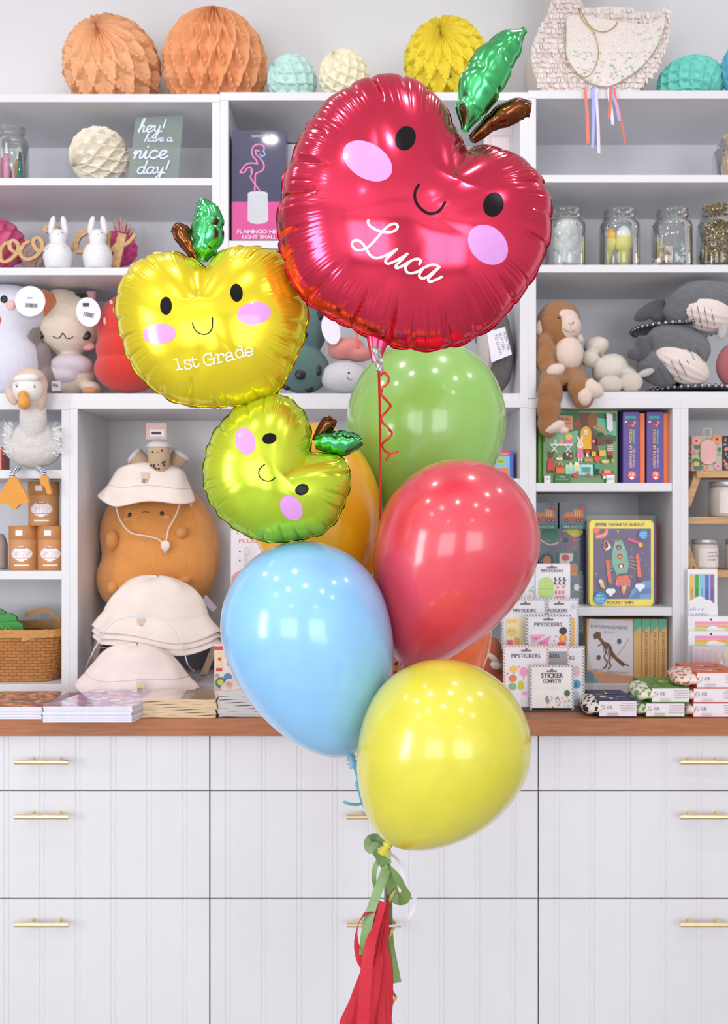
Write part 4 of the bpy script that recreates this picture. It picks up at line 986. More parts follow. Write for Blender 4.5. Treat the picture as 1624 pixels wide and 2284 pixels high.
# strawberry
redp = mat((222, 50, 42), .85, kind='plush', fs=420, fd=.002); d = 2.64
p = Plush('strawberry_plush', 'red strawberry plush left of the yellow apple balloon', 'stuffed toy', 275, 877, d, 877)
eh = (285, 735, d, 68, 78, .08); p.part('body', redp, [eh, (285, 780, d-.004, 70, 60, .083), (285, 825, d-.005, 74, 52, .085)])
p.feat('seed', mat((244, 190, 190), .7), eh, [(234, 717, 4, 10, 10), (249, 676, 4, 8, 25), (257, 694, 4.5, 10, 15)], th=.0025)
# dinosaur
dinop = mat((86, 124, 122), .85, kind='plush'); d = 2.64
p = Plush('dinosaur_plush', 'teal dinosaur plush with black spots right of the yellow apple balloon', 'stuffed toy', 680, 877, d, 877)
eh = (690, 730, d, 40, 62, .055); eb = (676, 825, d, 60, 54, .075); p.part('body', dinop, [eh, eb])
p.feat('spot', blk, eh, [(712, 705, 9, 11), (680, 745, 7, 9)]); p.feat('spot', blk, eb, [(670, 835, 12, 13), (711, 826, 7, 12), (640, 862, 9, 9), (690, 868, 10, 7), (640, 806, 8, 10)])
# pink plush on white plush
pk = mat((240, 150, 144), .85, kind='plush'); d = 2.62
p = Plush('white_plush', 'white cushion shaped plush with a tiny smile under the pink plush', 'stuffed toy', 765, 877, d, 877)
eh = (768, 842, d, 54, 36, .06); p.part('body', mat((232, 230, 238), .85, kind='plush'), [eh]); p.feat('eye', blk, eh, [(778, 832, 2.5, 3)]); p.line('mouth', blk, eh, [(774, 841), (779, 846), (785, 845)], .001)
p = Plush('shrimp_plush', 'pink plush lying on top of the white cushion plush', 'stuffed toy', 770, 806, d)
p.part('body', pk, [(772, 778, d-.005, 42, 24, .045, 12), (800, 790, d, 34, 17, .045), (745, 762, d, 16, 16, .035)])
b = B(); b.tube([P(747, 715, d-.03), P(748, 745, d-.03), P(747, 757, d-.035)], .004, mat((240, 110, 80), .6)).tube([P(795, 735, d-.03), P(799, 775, d-.045)], .003, mat((240, 110, 80), .6)); b.build('feeler', p.t)

b = B(); disc(b, 738, 735, 20, 34, d-.052, .001, tagm, ang=-15); b.build('paper_tag', p.t)
# grey plush with tag
gp = mat((112, 104, 104), .9, kind='plush', fd=.006); d = 2.62
p = Plush('grey_plush', 'dark grey furry plush with a white printed tag beside the upright', 'stuffed toy', 1108, 877, d, 877)
eh = (1108, 790, d, 38, 88, .07); p.part('body', gp, [eh, (1098, 740, d, 40, 60, .06)], disp=.006)
p.part('belly', mat((206, 196, 194), .9, kind='plush'), [(1085, 770, d-.05, 22, 60, .03)])
b = B(2.54); a = [(1086, 741), (1126, 729), (1142, 790), (1096, 809)]; b.PG(a, tagm); b.prism([(X(x, 2.54), Z(y, 2.54)) for x, y in a][::-1], 2.54, 2.542, tagm)
for i, s_ in enumerate(['PUSH THE', 'BUTTON', 'TO START!']): b.TX(1122-i*10, 742+i*2.5, 7, s_, ink, [42, 38, 46][i], ang=76)
b.build('paper_tag', p.t)
# ------------------------------------------------------------------ middle bay boxes
navy = mat((44, 44, 84), .3, kind='print', coat=.4); mag = mat((206, 70, 142), .3, kind='print'); npk = mat((238, 120, 178), .3); 
def art_f(b):
    b.RC(517, 450, 638, 536, mag)
    b.EL(575, 431.5, 22, 5, mat((206, 208, 216), .4)); b.PG([(553, 431), (597, 431), (598.5, 492), (590, 498), (575, 500), (560, 498), (552.5, 492)], mat((196, 198, 206), .5))
    b.LN([(588, 338), (589, 328), (580, 322), (568, 325), (562, 335), (564, 348), (572, 358), (574, 366)], 3.2, npk); b.LN([(574, 366), (560, 364), (548, 368), (540, 378), (536, 385), (546, 384), (551, 376), (560, 375), (563, 385)], 3.2, npk)
    b.LN([(578, 338), (570, 335), (572, 345), (582, 355), (589, 368), (586, 380), (576, 385), (570, 390), (569, 410), (568, 428)], 3.2, npk); b.LN([(563, 385), (559, 395), (564, 404), (574, 418), (581, 428)], 3.0, npk); b.LN([(550, 376), (560, 373), (560, 384)], 2.4, npk)
    b.LN([(588, 338), (591, 345), (586, 349), (580, 345)], 3, mat((110, 190, 232), .3))
    wm = mat((226, 222, 236), .4); b.TX(529, 526-5, 8.6, 'FLAMINGO NEON', wm, 110, bold=.5); b.TX(541, 536-3, 8.6, 'LIGHT SMALL', wm, 76, bold=.5); b.TX(562, 307, 6, 'SUNNYLIFE', wm, 42)
f = HY+(536-HY)
db = 2.535; bx('lamp_box', 'navy and pink box of a flamingo neon light on the middle shelf', 'box', 517, 291, 638, base(536, db), db, .15, navy, None)
b_ = [o for o in COL.objects if o.name == 'lamp_box'][0]
b = B(db); b.e = .0; art_f(b); b.build('printed_front', b_)
b_['label'] = 'navy and pink box of a flamingo neon light on the middle shelf'
bx('gift_box', 'dark upright box standing right behind the flamingo light box', 'box', 640, 318, 672, base(536, 2.60), 2.60, .12, mat((44, 40, 60), .4, kind='print'), lambda b: (b.RC(642, 322, 672, 420, mat((205, 205, 220), .4)), b.RC(646, 360, 668, 400, mat((250, 120, 90), .4))))
bx('photo_frame', 'pale pink frame standing behind the red apple balloon stalk', 'frame', 1080, 278, 1150, base(536, 2.66), 2.66, .02, mat((238, 222, 226), .5), lambda b: (b.RC(1092, 300, 1140, 410, mat((228, 208, 214), .5)), b.RC(1096, 306, 1136, 404, mat((240, 230, 232), .5))))
# ------------------------------------------------------------------ upper right bay
d = 2.60
glassjar('glass jar of wooden sticks at the right edge of the top row', 1640, 316, 389, 96, d)
rs = random.Random(8); zb = Z(389, DS)+.007
for i in range(26):
    c = Vector((X(1640, d), d, zb)); a = rs.uniform(0, 6.28); r0 = rs.uniform(0, .028); r1 = r0+rs.uniform(.008, .03)
    h = rs.uniform(.115, .138); p0 = c+Vector((r0*math.cos(a), r0*math.sin(a), 0)); p1 = c+Vector((r1*.9*math.cos(a), r1*.9*math.sin(a), h))
    b = B(); b.tube([p0, p1], .0017, mat((222, 184, 138), .6), 6)
    if i < 3: b.tube([p0.lerp(p1, .02), p0.lerp(p1, .3)], .0021, mat((236, 110, 100), .6), 6)
    props(b.build('wooden_stick', None, p0), 'thin wooden stick in the jar at the right edge', 'stick', 'wooden sticks in the jar')
d = 2.59
J = [(1262, 'glass jar of white cotton balls beside the red apple balloon'), (1382, 'glass jar of toy ice cream cones, second jar from the left'), (1499, 'glass jar of striped seashells between cones and tinsel'), (1600, 'glass jar of gold tinsel at the right edge of the second row')]
for cx, lb in J: glassjar(lb, cx, 470, 590, 88, d)
zb = Z(590, DS)+.0065; rs = random.Random(3); cot = mat((244, 244, 250), .95, kind='plush', fd=.002)
pc = 0
for lay in range(6):
    for k in range(5 if lay < 5 else 3):
        a = 2*PI*k/5+lay*.63; rr = .0275 if lay < 5 else .012; r = .0178
        c = (X(1262, d)+rr*math.cos(a), d+rr*math.sin(a), zb+r+lay*.0200)
        b = B(); b.ell(c, (r*rs.uniform(.95, 1.08), r, r*rs.uniform(.9, 1.05)), cot, rs.uniform(0, 1), 16)
        props(b.build('cotton_ball', None, c), 'white cotton ball in the first glass jar', 'cotton ball', 'cotton balls in the jar'); pc += 1
def cone(label, cx, d, ytip, yrim, ytop, w, cream, ang):
    zt = Z(yrim, d); zb_ = Z(ytip, d); c = Vector((X(cx, d), d, zb_)); t = thing('toy_ice_cream', label, 'toy', c, 'toy ice cream cones'); k = d/F; R = w*k/2; H = zt-zb_
    xf = Matrix.Translation(c) @ Matrix.Rotation(math.radians(ang), 4, 'Y') @ Matrix.Translation(-c)
    b = B(); b.xf = xf; b.lathe(c, [(1e-4, 0), (R*.6, 0), (R*.78, H*.62), (R*.98, H*.64), (R*1.0, H*.98), (R*.9, H)], mat((236, 226, 130), .6), 28, wob=lambda a, h: 1+.02*math.cos(14*a)); b.build('cone', t)
    b = B(); b.xf = xf; Hc = Z(ytop, d)-zt; b.lathe(c, [(R*.88, H), (R*.95, H+Hc*.2), (R*.85, H+Hc*.5), (R*.55, H+Hc*.8), (R*.2, H+Hc*.97), (1e-4, H+Hc)], cream, 28); b.build('ice_cream_top', t)
yb_ = base(590, d)-2.5
cone('toy ice cream with white top in the second jar', 1391, d+.004, yb_, 530, 503, 36, mat((240, 240, 246), .6), 0)
cone('toy ice cream with orange top in the second jar', 1351, d+.008, yb_-1, 533, 508, 28, mat((246, 176, 40), .6), 8)
def shell(label, c, r, ang, cols, el=1.):
    b = B(); n = 40; g = []; R_ = Matrix.Rotation(ang, 3, 'Y'); c = Vector(c)
    for i in range(60):
        u = i/59; a = u*2*PI*3.2; rad = r*.55*(1-u)**1.1; cc = Vector((rad*math.cos(a)*.6, rad*math.sin(a)*.6, r*el*(u*1.3-.5))); tr = r*.5*(1-u)+.0004
        g.append([c+R_ @ (cc+Vector((math.cos(q)*math.cos(a)*tr, math.cos(q)*math.sin(a)*tr, math.sin(q)*tr*.8))) for q in [2*PI*j/12 for j in range(12)]])
    for i in range(59): b.grid(g[i:i+2], cols[(i//3) % len(cols)], False, True, True)
    return props(b.build('seashell', None, c), label, 'seashell', 'seashells in the jar')
wsh = mat((240, 236, 232), .4); osh = mat((246, 186, 140), .4); bsh = mat((140, 184, 220), .4); zb = Z(590, DS)+.006
shell('tall orange and white striped shell in the third jar', (X(1473, d), d-.002, zb+.045), .030, .1, [wsh, osh], 2.2)
shell('round orange striped shell low in the third jar', (X(1484, d), d-.026, zb+.021), .026, 1.2, [wsh, osh], .7)
shell('blue striped round shell in the third jar', (X(1511, d), d-.020, zb+.022), .027, -.9, [wsh, bsh], .8)
shell('pale blue upright shell at right in the third jar', (X(1527, d), d+.004, zb+.048), .027, -.2, [wsh, mat((176, 206, 212), .4)], 1.6)
shell('pinkish grey shell on top in the middle of the third jar', (X(1494, d), d+.005, zb+.055), .023, .9, [mat((220, 196, 190), .4), wsh], .8)
shell('cream shell lying at the left in the third jar', (X(1466, d), d-.02, zb+.015), .018, 1.9, [wsh, mat((236, 214, 196), .4)], .9)
b = B(); rs = random.Random(12); gt = [mat((196, 164, 62), .18, 1.), mat((150, 122, 44), .2, 1.), mat((236, 214, 130), .15, 1.)]
for i in range(4200):
    a = rs.uniform(0, 2*PI); h = rs.uniform(.0, 1); top = h > .80
    r = .046*math.sqrt(rs.random()) if not top else .038*math.sqrt(rs.random()); z = zb+h*.170; c = Vector((X(1600, d)+r*math.cos(a), d+r*math.sin(a), z))
    v = Vector((rs.uniform(-1, 1), rs.uniform(-1, 1), rs.uniform(-.3, 1.3) if top else rs.uniform(-1, 1))).normalized()*rs.uniform(.006, .012)*(1.3 if top else 1); w = v.cross(Vector((rs.uniform(-1, 1), rs.uniform(-1, 1), .3))).normalized()*.0011
    if not top and (Vector((c.x-X(1600, d), c.y-d, 0)).length > .042): continue
    b.add([c-w, c+w, c+v+w*.4, c+v-w*.4], [(0, 1, 2, 3)], rs.choice(gt))
props(b.build('gold_tinsel', None, (X(1600, d), d, zb)), 'gold tinsel garland stuffed into the jar at the right edge', 'tinsel', None, 'stuff')
# monkey
br = mat((172, 116, 66), .9, kind='plush', fd=.005, fs=260); cr = mat((232, 210, 198), .9, kind='plush', fd=.002); d = 2.57
p = Plush('monkey_plush', 'brown monkey plush sitting with one leg hanging over the shelf edge', 'stuffed toy', 1262, 873, d, 873)
eh = (1246, 722, d, 49, 52, .052)
p.part('body', br, [eh, (1256, 705, d, 36, 30, .045), (1258, 800, d, 42, 46, .045), (1262, 842, d-.005, 46, 31, .045), (1216, 780, d-.026, 21, 36, .026, 14), (1214, 802, d-.036, 20, 30, .024, 0), (1224, 824, d-.046, 21, 20, .022, -30), (1232, 848, d-.05, 30, 24, .028), (1227, 876, d-.080, 29, 36, .026, 4), (1224, 912, d-.082, 27, 40, .026, 4), (1223, 944, d-.080, 24, 34, .024, 4), (1286, 850, d-.045, 27, 22, .028, -10), (1293, 866, d-.076, 28, 26, .024, -10), (1300, 888, d-.076, 25, 24, .022, -10)], .0045, 5, disp=.004, dsize=.01)
ef = (1262, 724, d-.012, 30, 38, .046)
p.part('face', cr, [ef, (1254, 708, d-.014, 24, 20, .042), (1274, 730, d-.014, 22, 26, .042)], .004, 4)
p.feat('eye', blk, ef, [(1246, 709, 2.3, 2.3), (1279, 720, 2.0, 2.0)], th=.002, sink=.0); p.line('mouth', mat((90, 60, 54), .6), ef, [(1257, 733), (1263, 738), (1271, 741), (1280, 739)], .0007, sink=.0)
p.line('nose', mat((150, 110, 100), .6), ef, [(1268, 720), (1273, 724), (1278, 721)], .0006, sink=.0)
p.part('ear', cr, [(1205, 730, d-.01, 10, 22, .015, -10)], .004, 3); p.part('ear', cr, [(1292, 755, d-.01, 9, 13, .015, 20)], .004, 3)
p.part('belly', cr, [(1268, 790, d-.022, 33, 40, .036, -5)], .0045, 4)
p.part('hand', cr, [(1239, 826, d-.062, 22, 15, .018, 18), (1252, 820, d-.062, 8, 9, .012)], .004, 4)
p.part('foot', cr, [(1235, 953, d-.085, 28, 14, .022, 22), (1258, 962, d-.085, 12, 8, .018, 20)], .004, 4)
p.part('foot', cr, [(1322, 868, d-.085, 27, 19, .02, -28), (1303, 884, d-.088, 17, 22, .016, 10), (1318, 852, d-.085, 8, 9, .014)], .004, 4)
p = Plush('bunny_plush', 'cream white plush animal lying back between monkey and whales', 'stuffed toy', 1370, 873, 2.60, 873)
p.part('body', mat((234, 224, 212), .9, kind='plush', fd=.003), [(1330, 772, 2.61, 28, 21, .035, 10), (1316, 800, 2.585, 21, 20, .025, 20), (1362, 826, 2.60, 42, 36, .045, 20), (1395, 846, 2.60, 30, 30, .04)], .0045, 5, disp=.003)
p.part('foot', mat((230, 216, 204), .9, kind='plush'), [(1362, 858, 2.535, 28, 22, .018)], .0045, 4); p.part('foot', mat((230, 216, 204), .9, kind='plush'), [(1408, 852, 2.535, 26, 24, .018)], .0045, 4)
b = B(); b.add([P(1372, 798, 2.60), P(1388, 796, 2.60), P(1386, 818, 2.58), P(1374, 814, 2.58)], [(0, 1, 2, 3)], tagm); b.build('care_label', p.t)
# whales on beaded trays
pewter = mat((96, 96, 100), .3, .9); bead = mat((176, 176, 180), .18, 1.)
def tray(label, cx, cz, w, d, stem, foot=None, zfoot=None):
    R = w*d/F/2; t = thing('cake_stand', label, 'cake stand', (X(cx, d), d, Z(873, DS)), 'beaded metal cake stands'); zb_ = zfoot or Z(873, DS); c = (X(cx, d), d, cz)
    B().lathe(c, [(1e-4, -.006), (R*.55, -.007), (R*.9, -.002), (R, .004), (R*.96, .006), (R*.8, .003), (1e-4, .002)], pewter, 56).build('plate', t)
    b = B()
    for i in range(44):
        a = 2*PI*i/44; b.ell((c[0]+R*math.cos(a), d+R*math.sin(a), cz+.004), (.0062, .0062, .0062), bead, 0, 10)
    b.build('bead_rim', t)
    h = cz-zb_-.006
    b = B(); b.lathe((c[0], c[1], zb_), [(1e-4, 0), (foot or R*.5, 0), (foot or R*.5, .004), (.014, .012 if h > .03 else h*.6), (.009, h*.5), (.012, h*.9), (.02, h)], pewter, 32); b.build('foot', t)
    return t
zt1 = Z(740, 2.65)
tray('beaded dark metal cake stand raised under the upper whale plush', 1512, zt1, 200, 2.65, 1, .045, zfoot=Z(873, DS)+.018)
tray('low beaded dark metal tray under the lower whale plush', 1545, Z(873, DS)+.014, 200, 2.66, 0, .09)
wg = mat((112, 114, 120), .95, kind='plush', fd=.006, fs=220); wdk = mat((86, 88, 94), .95, kind='plush'); wb = mat((232, 218, 212), .8, kind='plush', fs=500, fd=.001)
def whale(label, d, body, bell, flukes, fins, pyb):
    p = Plush('whale_plush', label, 'stuffed toy', body[0][0], pyb, d, None, 'grey whale plush toys')
    p.part('body', wg, body, .005, 5, disp=.006, dsize=.012)
    e = bell; k = d/F; g = []; n = 60
    for i in range(25):
        pp = PI*i/24; row = []
        for j in range(n):
            a = 2*PI*j/n; w = 1+.035*math.cos(15*a); x = e[3]*k*math.cos(pp); r = math.sin(pp)
            v = Vector((x, e[5]*max(r, .001)*math.cos(a)*w, e[4]*k*max(r, .001)*math.sin(a)*w)); v = Matrix.Rotation(-math.radians(e[6]), 3, 'Y') @ v
            row.append(P(e[0], e[1], e[2])+v)
        g.append(row)
    bo = B().grid([[g[i][j] for j in range(n)] for i in range(25)], wb, False, True, True).build('belly', p.t)
    b = B(); th = math.radians(e[6])
    for s_ in range(7):
        u = -.72+s_*.24
        for q in range(13):
            v = -.62+.115*q; rr = 1-u*u-v*v
            if rr < .22: continue
            x = u*e[3]; y = v*e[4]; X_ = e[0]+x*math.cos(th)-y*math.sin(th); Y_ = e[1]+x*math.sin(th)+y*math.cos(th)
            b.pell(X_, Y_, e[2]-e[5]*math.sqrt(rr)-.0006, 1.0, 2.0, .0012, mat((60, 56, 60), .7), 10, 8)
    b.build('stitching', bo)
    for f in flukes: p.part('tail_fluke', wdk, f, .005, 4)
    for f in fins: p.part('fin', mat((206, 200, 200), .9, kind='plush'), f, .004, 3)
    return p
whale('upper grey whale plush with ribbed cream belly on the raised stand', 2.57, [(1560, 676, 2.565, 74, 52, .052, 12), (1528, 702, 2.57, 50, 36, .045, -25), (1600, 674, 2.565, 54, 48, .05)], (1574, 700, 2.552, 60, 38, .050, -12), [[(1450, 692, 2.60, 42, 17, .016, 32), (1488, 702, 2.60, 38, 16, .02, 12)]], [[(1614, 728, 2.53, 12, 32, .01, -10)]], 742)
whale('lower grey whale plush with ribbed cream belly on the low tray', 2.575, [(1510, 776, 2.575, 72, 54, .052, -26), (1470, 822, 2.575, 52, 38, .045, -30), (1545, 782, 2.575, 38, 42, .048)], (1520, 815, 2.555, 66, 36, .050, -28), [[(1436, 780, 2.56, 17, 34, .016, 15), (1415, 790, 2.56, 18, 14, .014), (1452, 766, 2.56, 14, 22, .014, 20)]], [[(1440, 832, 2.53, 22, 9, .01, 20)]], 866)
p = Plush('pink_plush', 'dusty pink plush cut off by the right edge beside the whales', 'stuffed toy', 1640, 873, 2.60, 873)
p.part('body', mat((196, 104, 112), .9, kind='plush'), [(1638, 815, 2.56, 40, 50, .04)], .005, 4)
# ------------------------------------------------------------------ lower left units
def tin(label, cx, yb, d, w, h, side=1, group='round cardboard tins'):
    k = d/F; R = w*k/2; c = (X(cx, d), d, yb); t = thing('cardboard_tin', label, 'tin', c, group)
    kr = mat((206, 148, 96), .5, kind='plain'); kr2 = mat((196, 136, 84), .5, kind='plain')
    bb = B().lathe(c, [(1e-4, 0), (R*.98, 0), (R, .001), (R, h*.69)], kr, 40)
    lid = B(); lid.lathe(c, [(R*.99, h*.69), (R*1.02, h*.70), (R*1.02, h*.995), (R*.98, h), (1e-4, h)], kr2, 40).build('lid', t)
    b = bb; wc = (246, 240, 240)
    def cyl_patch(us, zs, m, off):     # us in px from centre, zs in fractions of height
        g = []
        for z0_, z1_, u0, u1 in zs:
            for zz_ in (z0_, z1_):
                g.append([(c[0]+R*off*math.sin(a), c[1]-R*off*math.cos(a), c[2]+h*zz_) for a in [u0+(u1-u0)*i/10 for i in range(11)]])
        for i in range(0, len(g), 2): b.grid(g[i:i+2], m, False, False, True)
    wm = mat(wc, .5, kind='print'); pm_ = mat((206, 110, 110), .5, kind='print'); gm = mat((170, 140, 150), .5, kind='print')
    s0 = .15*side
    steps = 12
    zs = [(.20+.34*i/steps, .20+.34*(i+1)/steps, s0-.75*math.sin(PI*(i+.5)/steps)**.7, s0+.75*math.sin(PI*(i+.5)/steps)**.7) for i in range(steps)]
    cyl_patch(0, zs, wm, 1.006)
    cyl_patch(0, [(.265, .285, s0-.7, s0+.7), (.49, .52, s0-.32, s0+.32)], pm_, 1.014); cyl_patch(0, [(.10, .13, s0-.5, s0+.5)], wm, 1.006)
    cyl_patch(0, [(.78, .90, -.28+s0*.3, .18+s0*.3)], wm, 1.03)
    # lettering wrapped round the tin
    pos = 0; word = 'DIM SUM'; kx = .105; tot = sum(glyph(ch)[2] for ch in word)*kx
    for ch in word:
        v, f, adv = glyph(ch)
        for off, mm, ex in ((1.012, gm, .012), (1.022, wm, 0)):
            if v: b.add([(c[0]+R*off*math.sin(s0+( -tot/2+pos+gx*kx)/.1*.145*2.15+ex), c[1]-R*off*math.cos(s0+(-tot/2+pos+gx*kx)/.1*.145*2.15+ex), c[2]+h*(.315+gy*.20)-ex*.06) for gx, gy in v], f, mm)
        pos += adv*kx
    b.build('body', t); return t
d = 2.60; zs1 = Z(1274, DS); hT = .121
tin('left cardboard tin of the two on the lower shelf', 54, zs1, d, 64, hT)
tin('right cardboard tin on the lower shelf, beside the upright', 117, zs1, d, 63, hT)
tin('cardboard tin stacked on top of the two others', 98, zs1+hT+.0005, d, 66, hT)
b = B(); c = (X(-3, 2.62), 2.62, zs1); b.lathe(c, [(1e-4, 0), (.022, 0), (.024, .01), (.024, .07), (.018, .09), (.012, .098), (1e-4, .1)], mat((170, 158, 152), .6), 24)
props(b.build('grey_jar', None, c), 'small grey jar at the left edge beside the cardboard tins', 'jar')
d = 2.70; b = B(); b.box(X(25, d), X(50, d), d, d+.05, zs1, zs1+.075, mat((150, 140, 142), .6)); props(b.build('dark_box', None, (X(38, d), d, zs1)), 'small grey box behind the left cardboard tin', 'box')
bx('pink_box', 'small pink box at the left edge beside the goose', 'box', -20, 995, 3, base(1048, 2.55), 2.55, .06, mat((226, 130, 120), .5))
# goose
gw_ = mat((236, 232, 230), .95, kind='plush', fd=.005, fs=240); bei = mat((226, 198, 176), .9, kind='plush', fd=.002); ob = mat((232, 160, 70), .85, kind='plush', fd=.002)
d = 2.515; p = Plush('goose_plush', 'white goose plush in a beige bonnet with orange beak and dangling striped legs', 'stuffed toy', 76, 1048, d, 1048)
body = p.part('body', gw_, [(76, 998, 2.53, 64, 46, .055), (76, 982, 2.52, 50, 45, .05), (74, 930, 2.485, 30, 52, .03), (66, 880, 2.465, 26, 40, .028, -4)], .0045, 4, disp=.003)
eh = (62, 868, 2.455, 34, 34, .034); p.part('head', mat((240, 236, 234), .9, kind='plush', fd=.002), [eh], .004, 2)
p.part('bonnet', bei, [(66, 858, 2.477, 40, 38, .035), (92, 880, 2.475, 12, 44, .02, -4), (70, 842, 2.465, 30, 20, .035)], .004, 3)
p.part('bonnet_flap', bei, [(26, 884, 2.47, 12, 22, .010, 28)], .004, 3)
p.part('head_band', mat((226, 224, 224), .8, kind='fabric'), [(58, 845, 2.438, 30, 12, .018, 5)], .004, 3)
p.feat('eye', blk, eh, [(38, 862, 2.2, 2.2), (77, 863, 2.2, 2.2)]); p.line('eyelash', blk, eh, [(34, 858), (40, 856)], .0006); p.line('eyelash', blk, eh, [(73, 859), (80, 859)], .0006)
p.part('beak', ob, [(53, 884, 2.425, 12, 14, .022), (54, 900, 2.415, 14, 15, .020)], .004, 3)
st_a = mat((236, 234, 238), .8); st_b = mat((90, 94, 120), .8)
for s_, (x0_, x1_, yy, xf) in enumerate([(42, 28, 1070, 28), (88, 97, 1066, 98)]):
    b = B(); pts = chaikin([P(x0_, 1044, 2.51), P(x0_-2, 1045, 2.495), P(x1_, 1055, 2.488), P(x1_, yy+4, 2.487)], n=8)
    for i in range(len(pts)-1): b.tube([pts[i], pts[i+1]], .0072, st_a if i % 2 else st_b, 12)
    b.build('striped_leg', p.t)
    b = B(2.478)
    if s_ == 0: o_ = [(22, 1070), (36, 1070), (62, 1118), (44, 1122), (32, 1134), (20, 1124), (-4, 1116)]
    else: o_ = [(90, 1064), (104, 1063), (108, 1082), (113, 1100), (106, 1101), (100, 1085), (92, 1080)]
    o_ = [(q.x, q.y) for q in chaikin([(a_, c_, 0) for a_, c_ in o_], True, 4)]
    b.prism([(X(a_, 2.478), Z(c_, 2.478)) for a_, c_ in o_][::-1], 2.478, 2.490, ob); b.build('webbed_foot', p.t, bev=.003)
rs = random.Random(5); fe = mat((240, 238, 238), .8)
for sx, cx in ((-1, 24), (1, 122)):
    b = B()
    for i in range(170):
        a = rs.uniform(-1.3, 1.5); y = rs.uniform(950, 1015); x = cx+rs.uniform(-9, 9); L = rs.uniform(8, 20)
        dx = sx*math.cos(a)*L; dy = -math.sin(a)*L*.7-4; dd_ = 2.50+rs.uniform(-.02, .03)
        q0 = P(x, y, dd_); q1 = P(x+dx*.6, y+dy*.6+rs.uniform(-2, 2), dd_-.005); q2 = P(x+dx, y+dy+rs.uniform(-4, 4), dd_-.006)
        b.strip([q0, q1, q2], [Vector((.0012, 0, .0012))]*2+[Vector((.0003, 0, .0003))], fe, .0002)
    b.build('wing_feathers', p.t)
# basket with kits
zc = Z(1527, DS)+.001; d = 2.55
bk = mat((184, 122, 60), .6, kind='weave'); bk2 = mat((206, 150, 84), .5, kind='wood', ws=(20, 20, 60))
t = thing('woven_basket', 'brown woven wooden basket holding green kits at lower left', 'basket', (X(40, 2.62), 2.62, zc))
k = DS/F
def bask(u, z):   # ring at height fraction
    hw = .150+.028*z; hd = .10+.016*z; cx_ = X(20, 2.64); n = 64; r = []
    for i in range(n):
        a = 2*PI*i/n; c_, s_ = math.cos(a), math.sin(a); q = (abs(c_)**5+abs(s_)**5)**(-1/5)
        r.append((cx_+hw*u*c_*q, 2.655+hd*u*s_*q, zc+.135*z))
    return r
B().grid([bask(.02, .001), bask(1, .001), bask(1, .25), bask(1, .5), bask(1, .75), bask(1, .98), bask(.97, .98), bask(.97, .5), bask(.97, .03), bask(.02, .03)], bk, False, True, False).build('woven_body', t)
B().grid([bask(1.0, .90), bask(1.03, .90), bask(1.03, 1.06), bask(1.0, 1.06), bask(.96, 1.06), bask(.96, .90)], bk2, False, True, False).build('rim', t)
b = B(); b.strip(chaikin([(X(118, 2.55), 2.55, zc+.13), (X(100, 2.55), 2.545, zc+.135), (X(52, 2.55), 2.54, zc+.12)], n=6), Vector((0, .001, .018)), bk2, .003); b.build('handle', t)
b = B(); b.strip(chaikin([(X(130, 2.72), 2.74, zc+.145), (X(95, 2.72), 2.742, zc+.178), (X(50, 2.72), 2.742, zc+.165)], n=6), Vector((0, .001, .014)), bk2, .003); b.build('handle', t)
grk = mat((56, 160, 60), .4, kind='print'); 
for i, (x0_, x1_, yt, dd_) in enumerate([(-60, 20, 1358, 2.68), (-40, 44, 1368, 2.65), (-50, 58, 1385, 2.62)]):
    b = B(); o_ = [(x0_, yt+10), (x1_-22, yt), (x1_-8, yt+8), (x1_, yt+62), (x1_+4, 1470), (x0_, 1470)]
    b.prism([(X(a_, dd_), Z(c_, dd_)) for a_, c_ in o_][::-1], dd_, dd_+.012, grk); b.d = dd_
    if i == 2:
        b.RC(x0_, 1432, x1_-6, 1452, mat((120, 190, 226), .4)); rs = random.Random(2)
        for _ in range(16): b.EL(rs.uniform(-10, 40), rs.uniform(1395, 1420), 1.2, 1.2, mat((200, 230, 150), .5), n=8)
        b.TX(-40, 1432, 6, 'Mini Dream Art Kit', mat((226, 240, 220), .4), 92, ang=-2)
    props(b.build('craft_kit', None, (X(0, dd_), dd_, zc+.006)), ['green craft kit at the back of the woven basket', 'green craft kit in the middle of the woven basket', 'green craft kit with a light blue band, frontmost in the basket'][i], 'craft kit', 'green kits in the basket')
# ------------------------------------------------------------------ hat bay
orp = mat((236, 158, 80), .9, kind='plush', fd=.003, fs=300); d = 2.72
p = Plush('orange_plush', 'big orange cushion plush with a tiny face wearing a white bucket hat', 'stuffed toy', 350, 1350, d)
eh = (350, 1195, d, 128, 130, .09); p.part('body', orp, [eh, (356, 1255, d-.01, 131, 118, .10), (400, 1230, d+.02, 92, 140, .07, 2), (310, 1290, d-.02, 95, 85, .09)], .006, 5)
p.t.location.z = WO[p.t.name].z
p.feat('eye', blk, eh, [(290, 1149, 5, 5.5), (361, 1146, 5, 5.5)]); p.line('mouth', mat((90, 50, 30), .6), eh, [(317, 1143), (325, 1141.5), (333, 1143)], .001)
p.feat('cheek', mat((240, 160, 110), .8), eh, [(283, 1158, 9, 5), (372, 1153, 9, 5)], sink=.0015)
for a in ((250, 1205, d-.082, 14, 22, .02), (406, 1188, d-.08, 14, 13, .022)): p.part('arm', orp, [a], .004, 3)
for a in ((252, 1312, d-.10, 13, 16, .018), (408, 1300, d-.088, 20, 12, .02, 35)): p.part('foot', orp, [a], .004, 3)
b = B(); b.add([P(459, 1326, 2.66), P(484, 1355, 2.65), P(475, 1365, 2.65), P(450, 1342, 2.66)], [(0, 1, 2, 3)], mat((206, 204, 216), .4)); b.build('care_label', p.t)
hatm = mat((236, 222, 214), .85, kind='fabric')
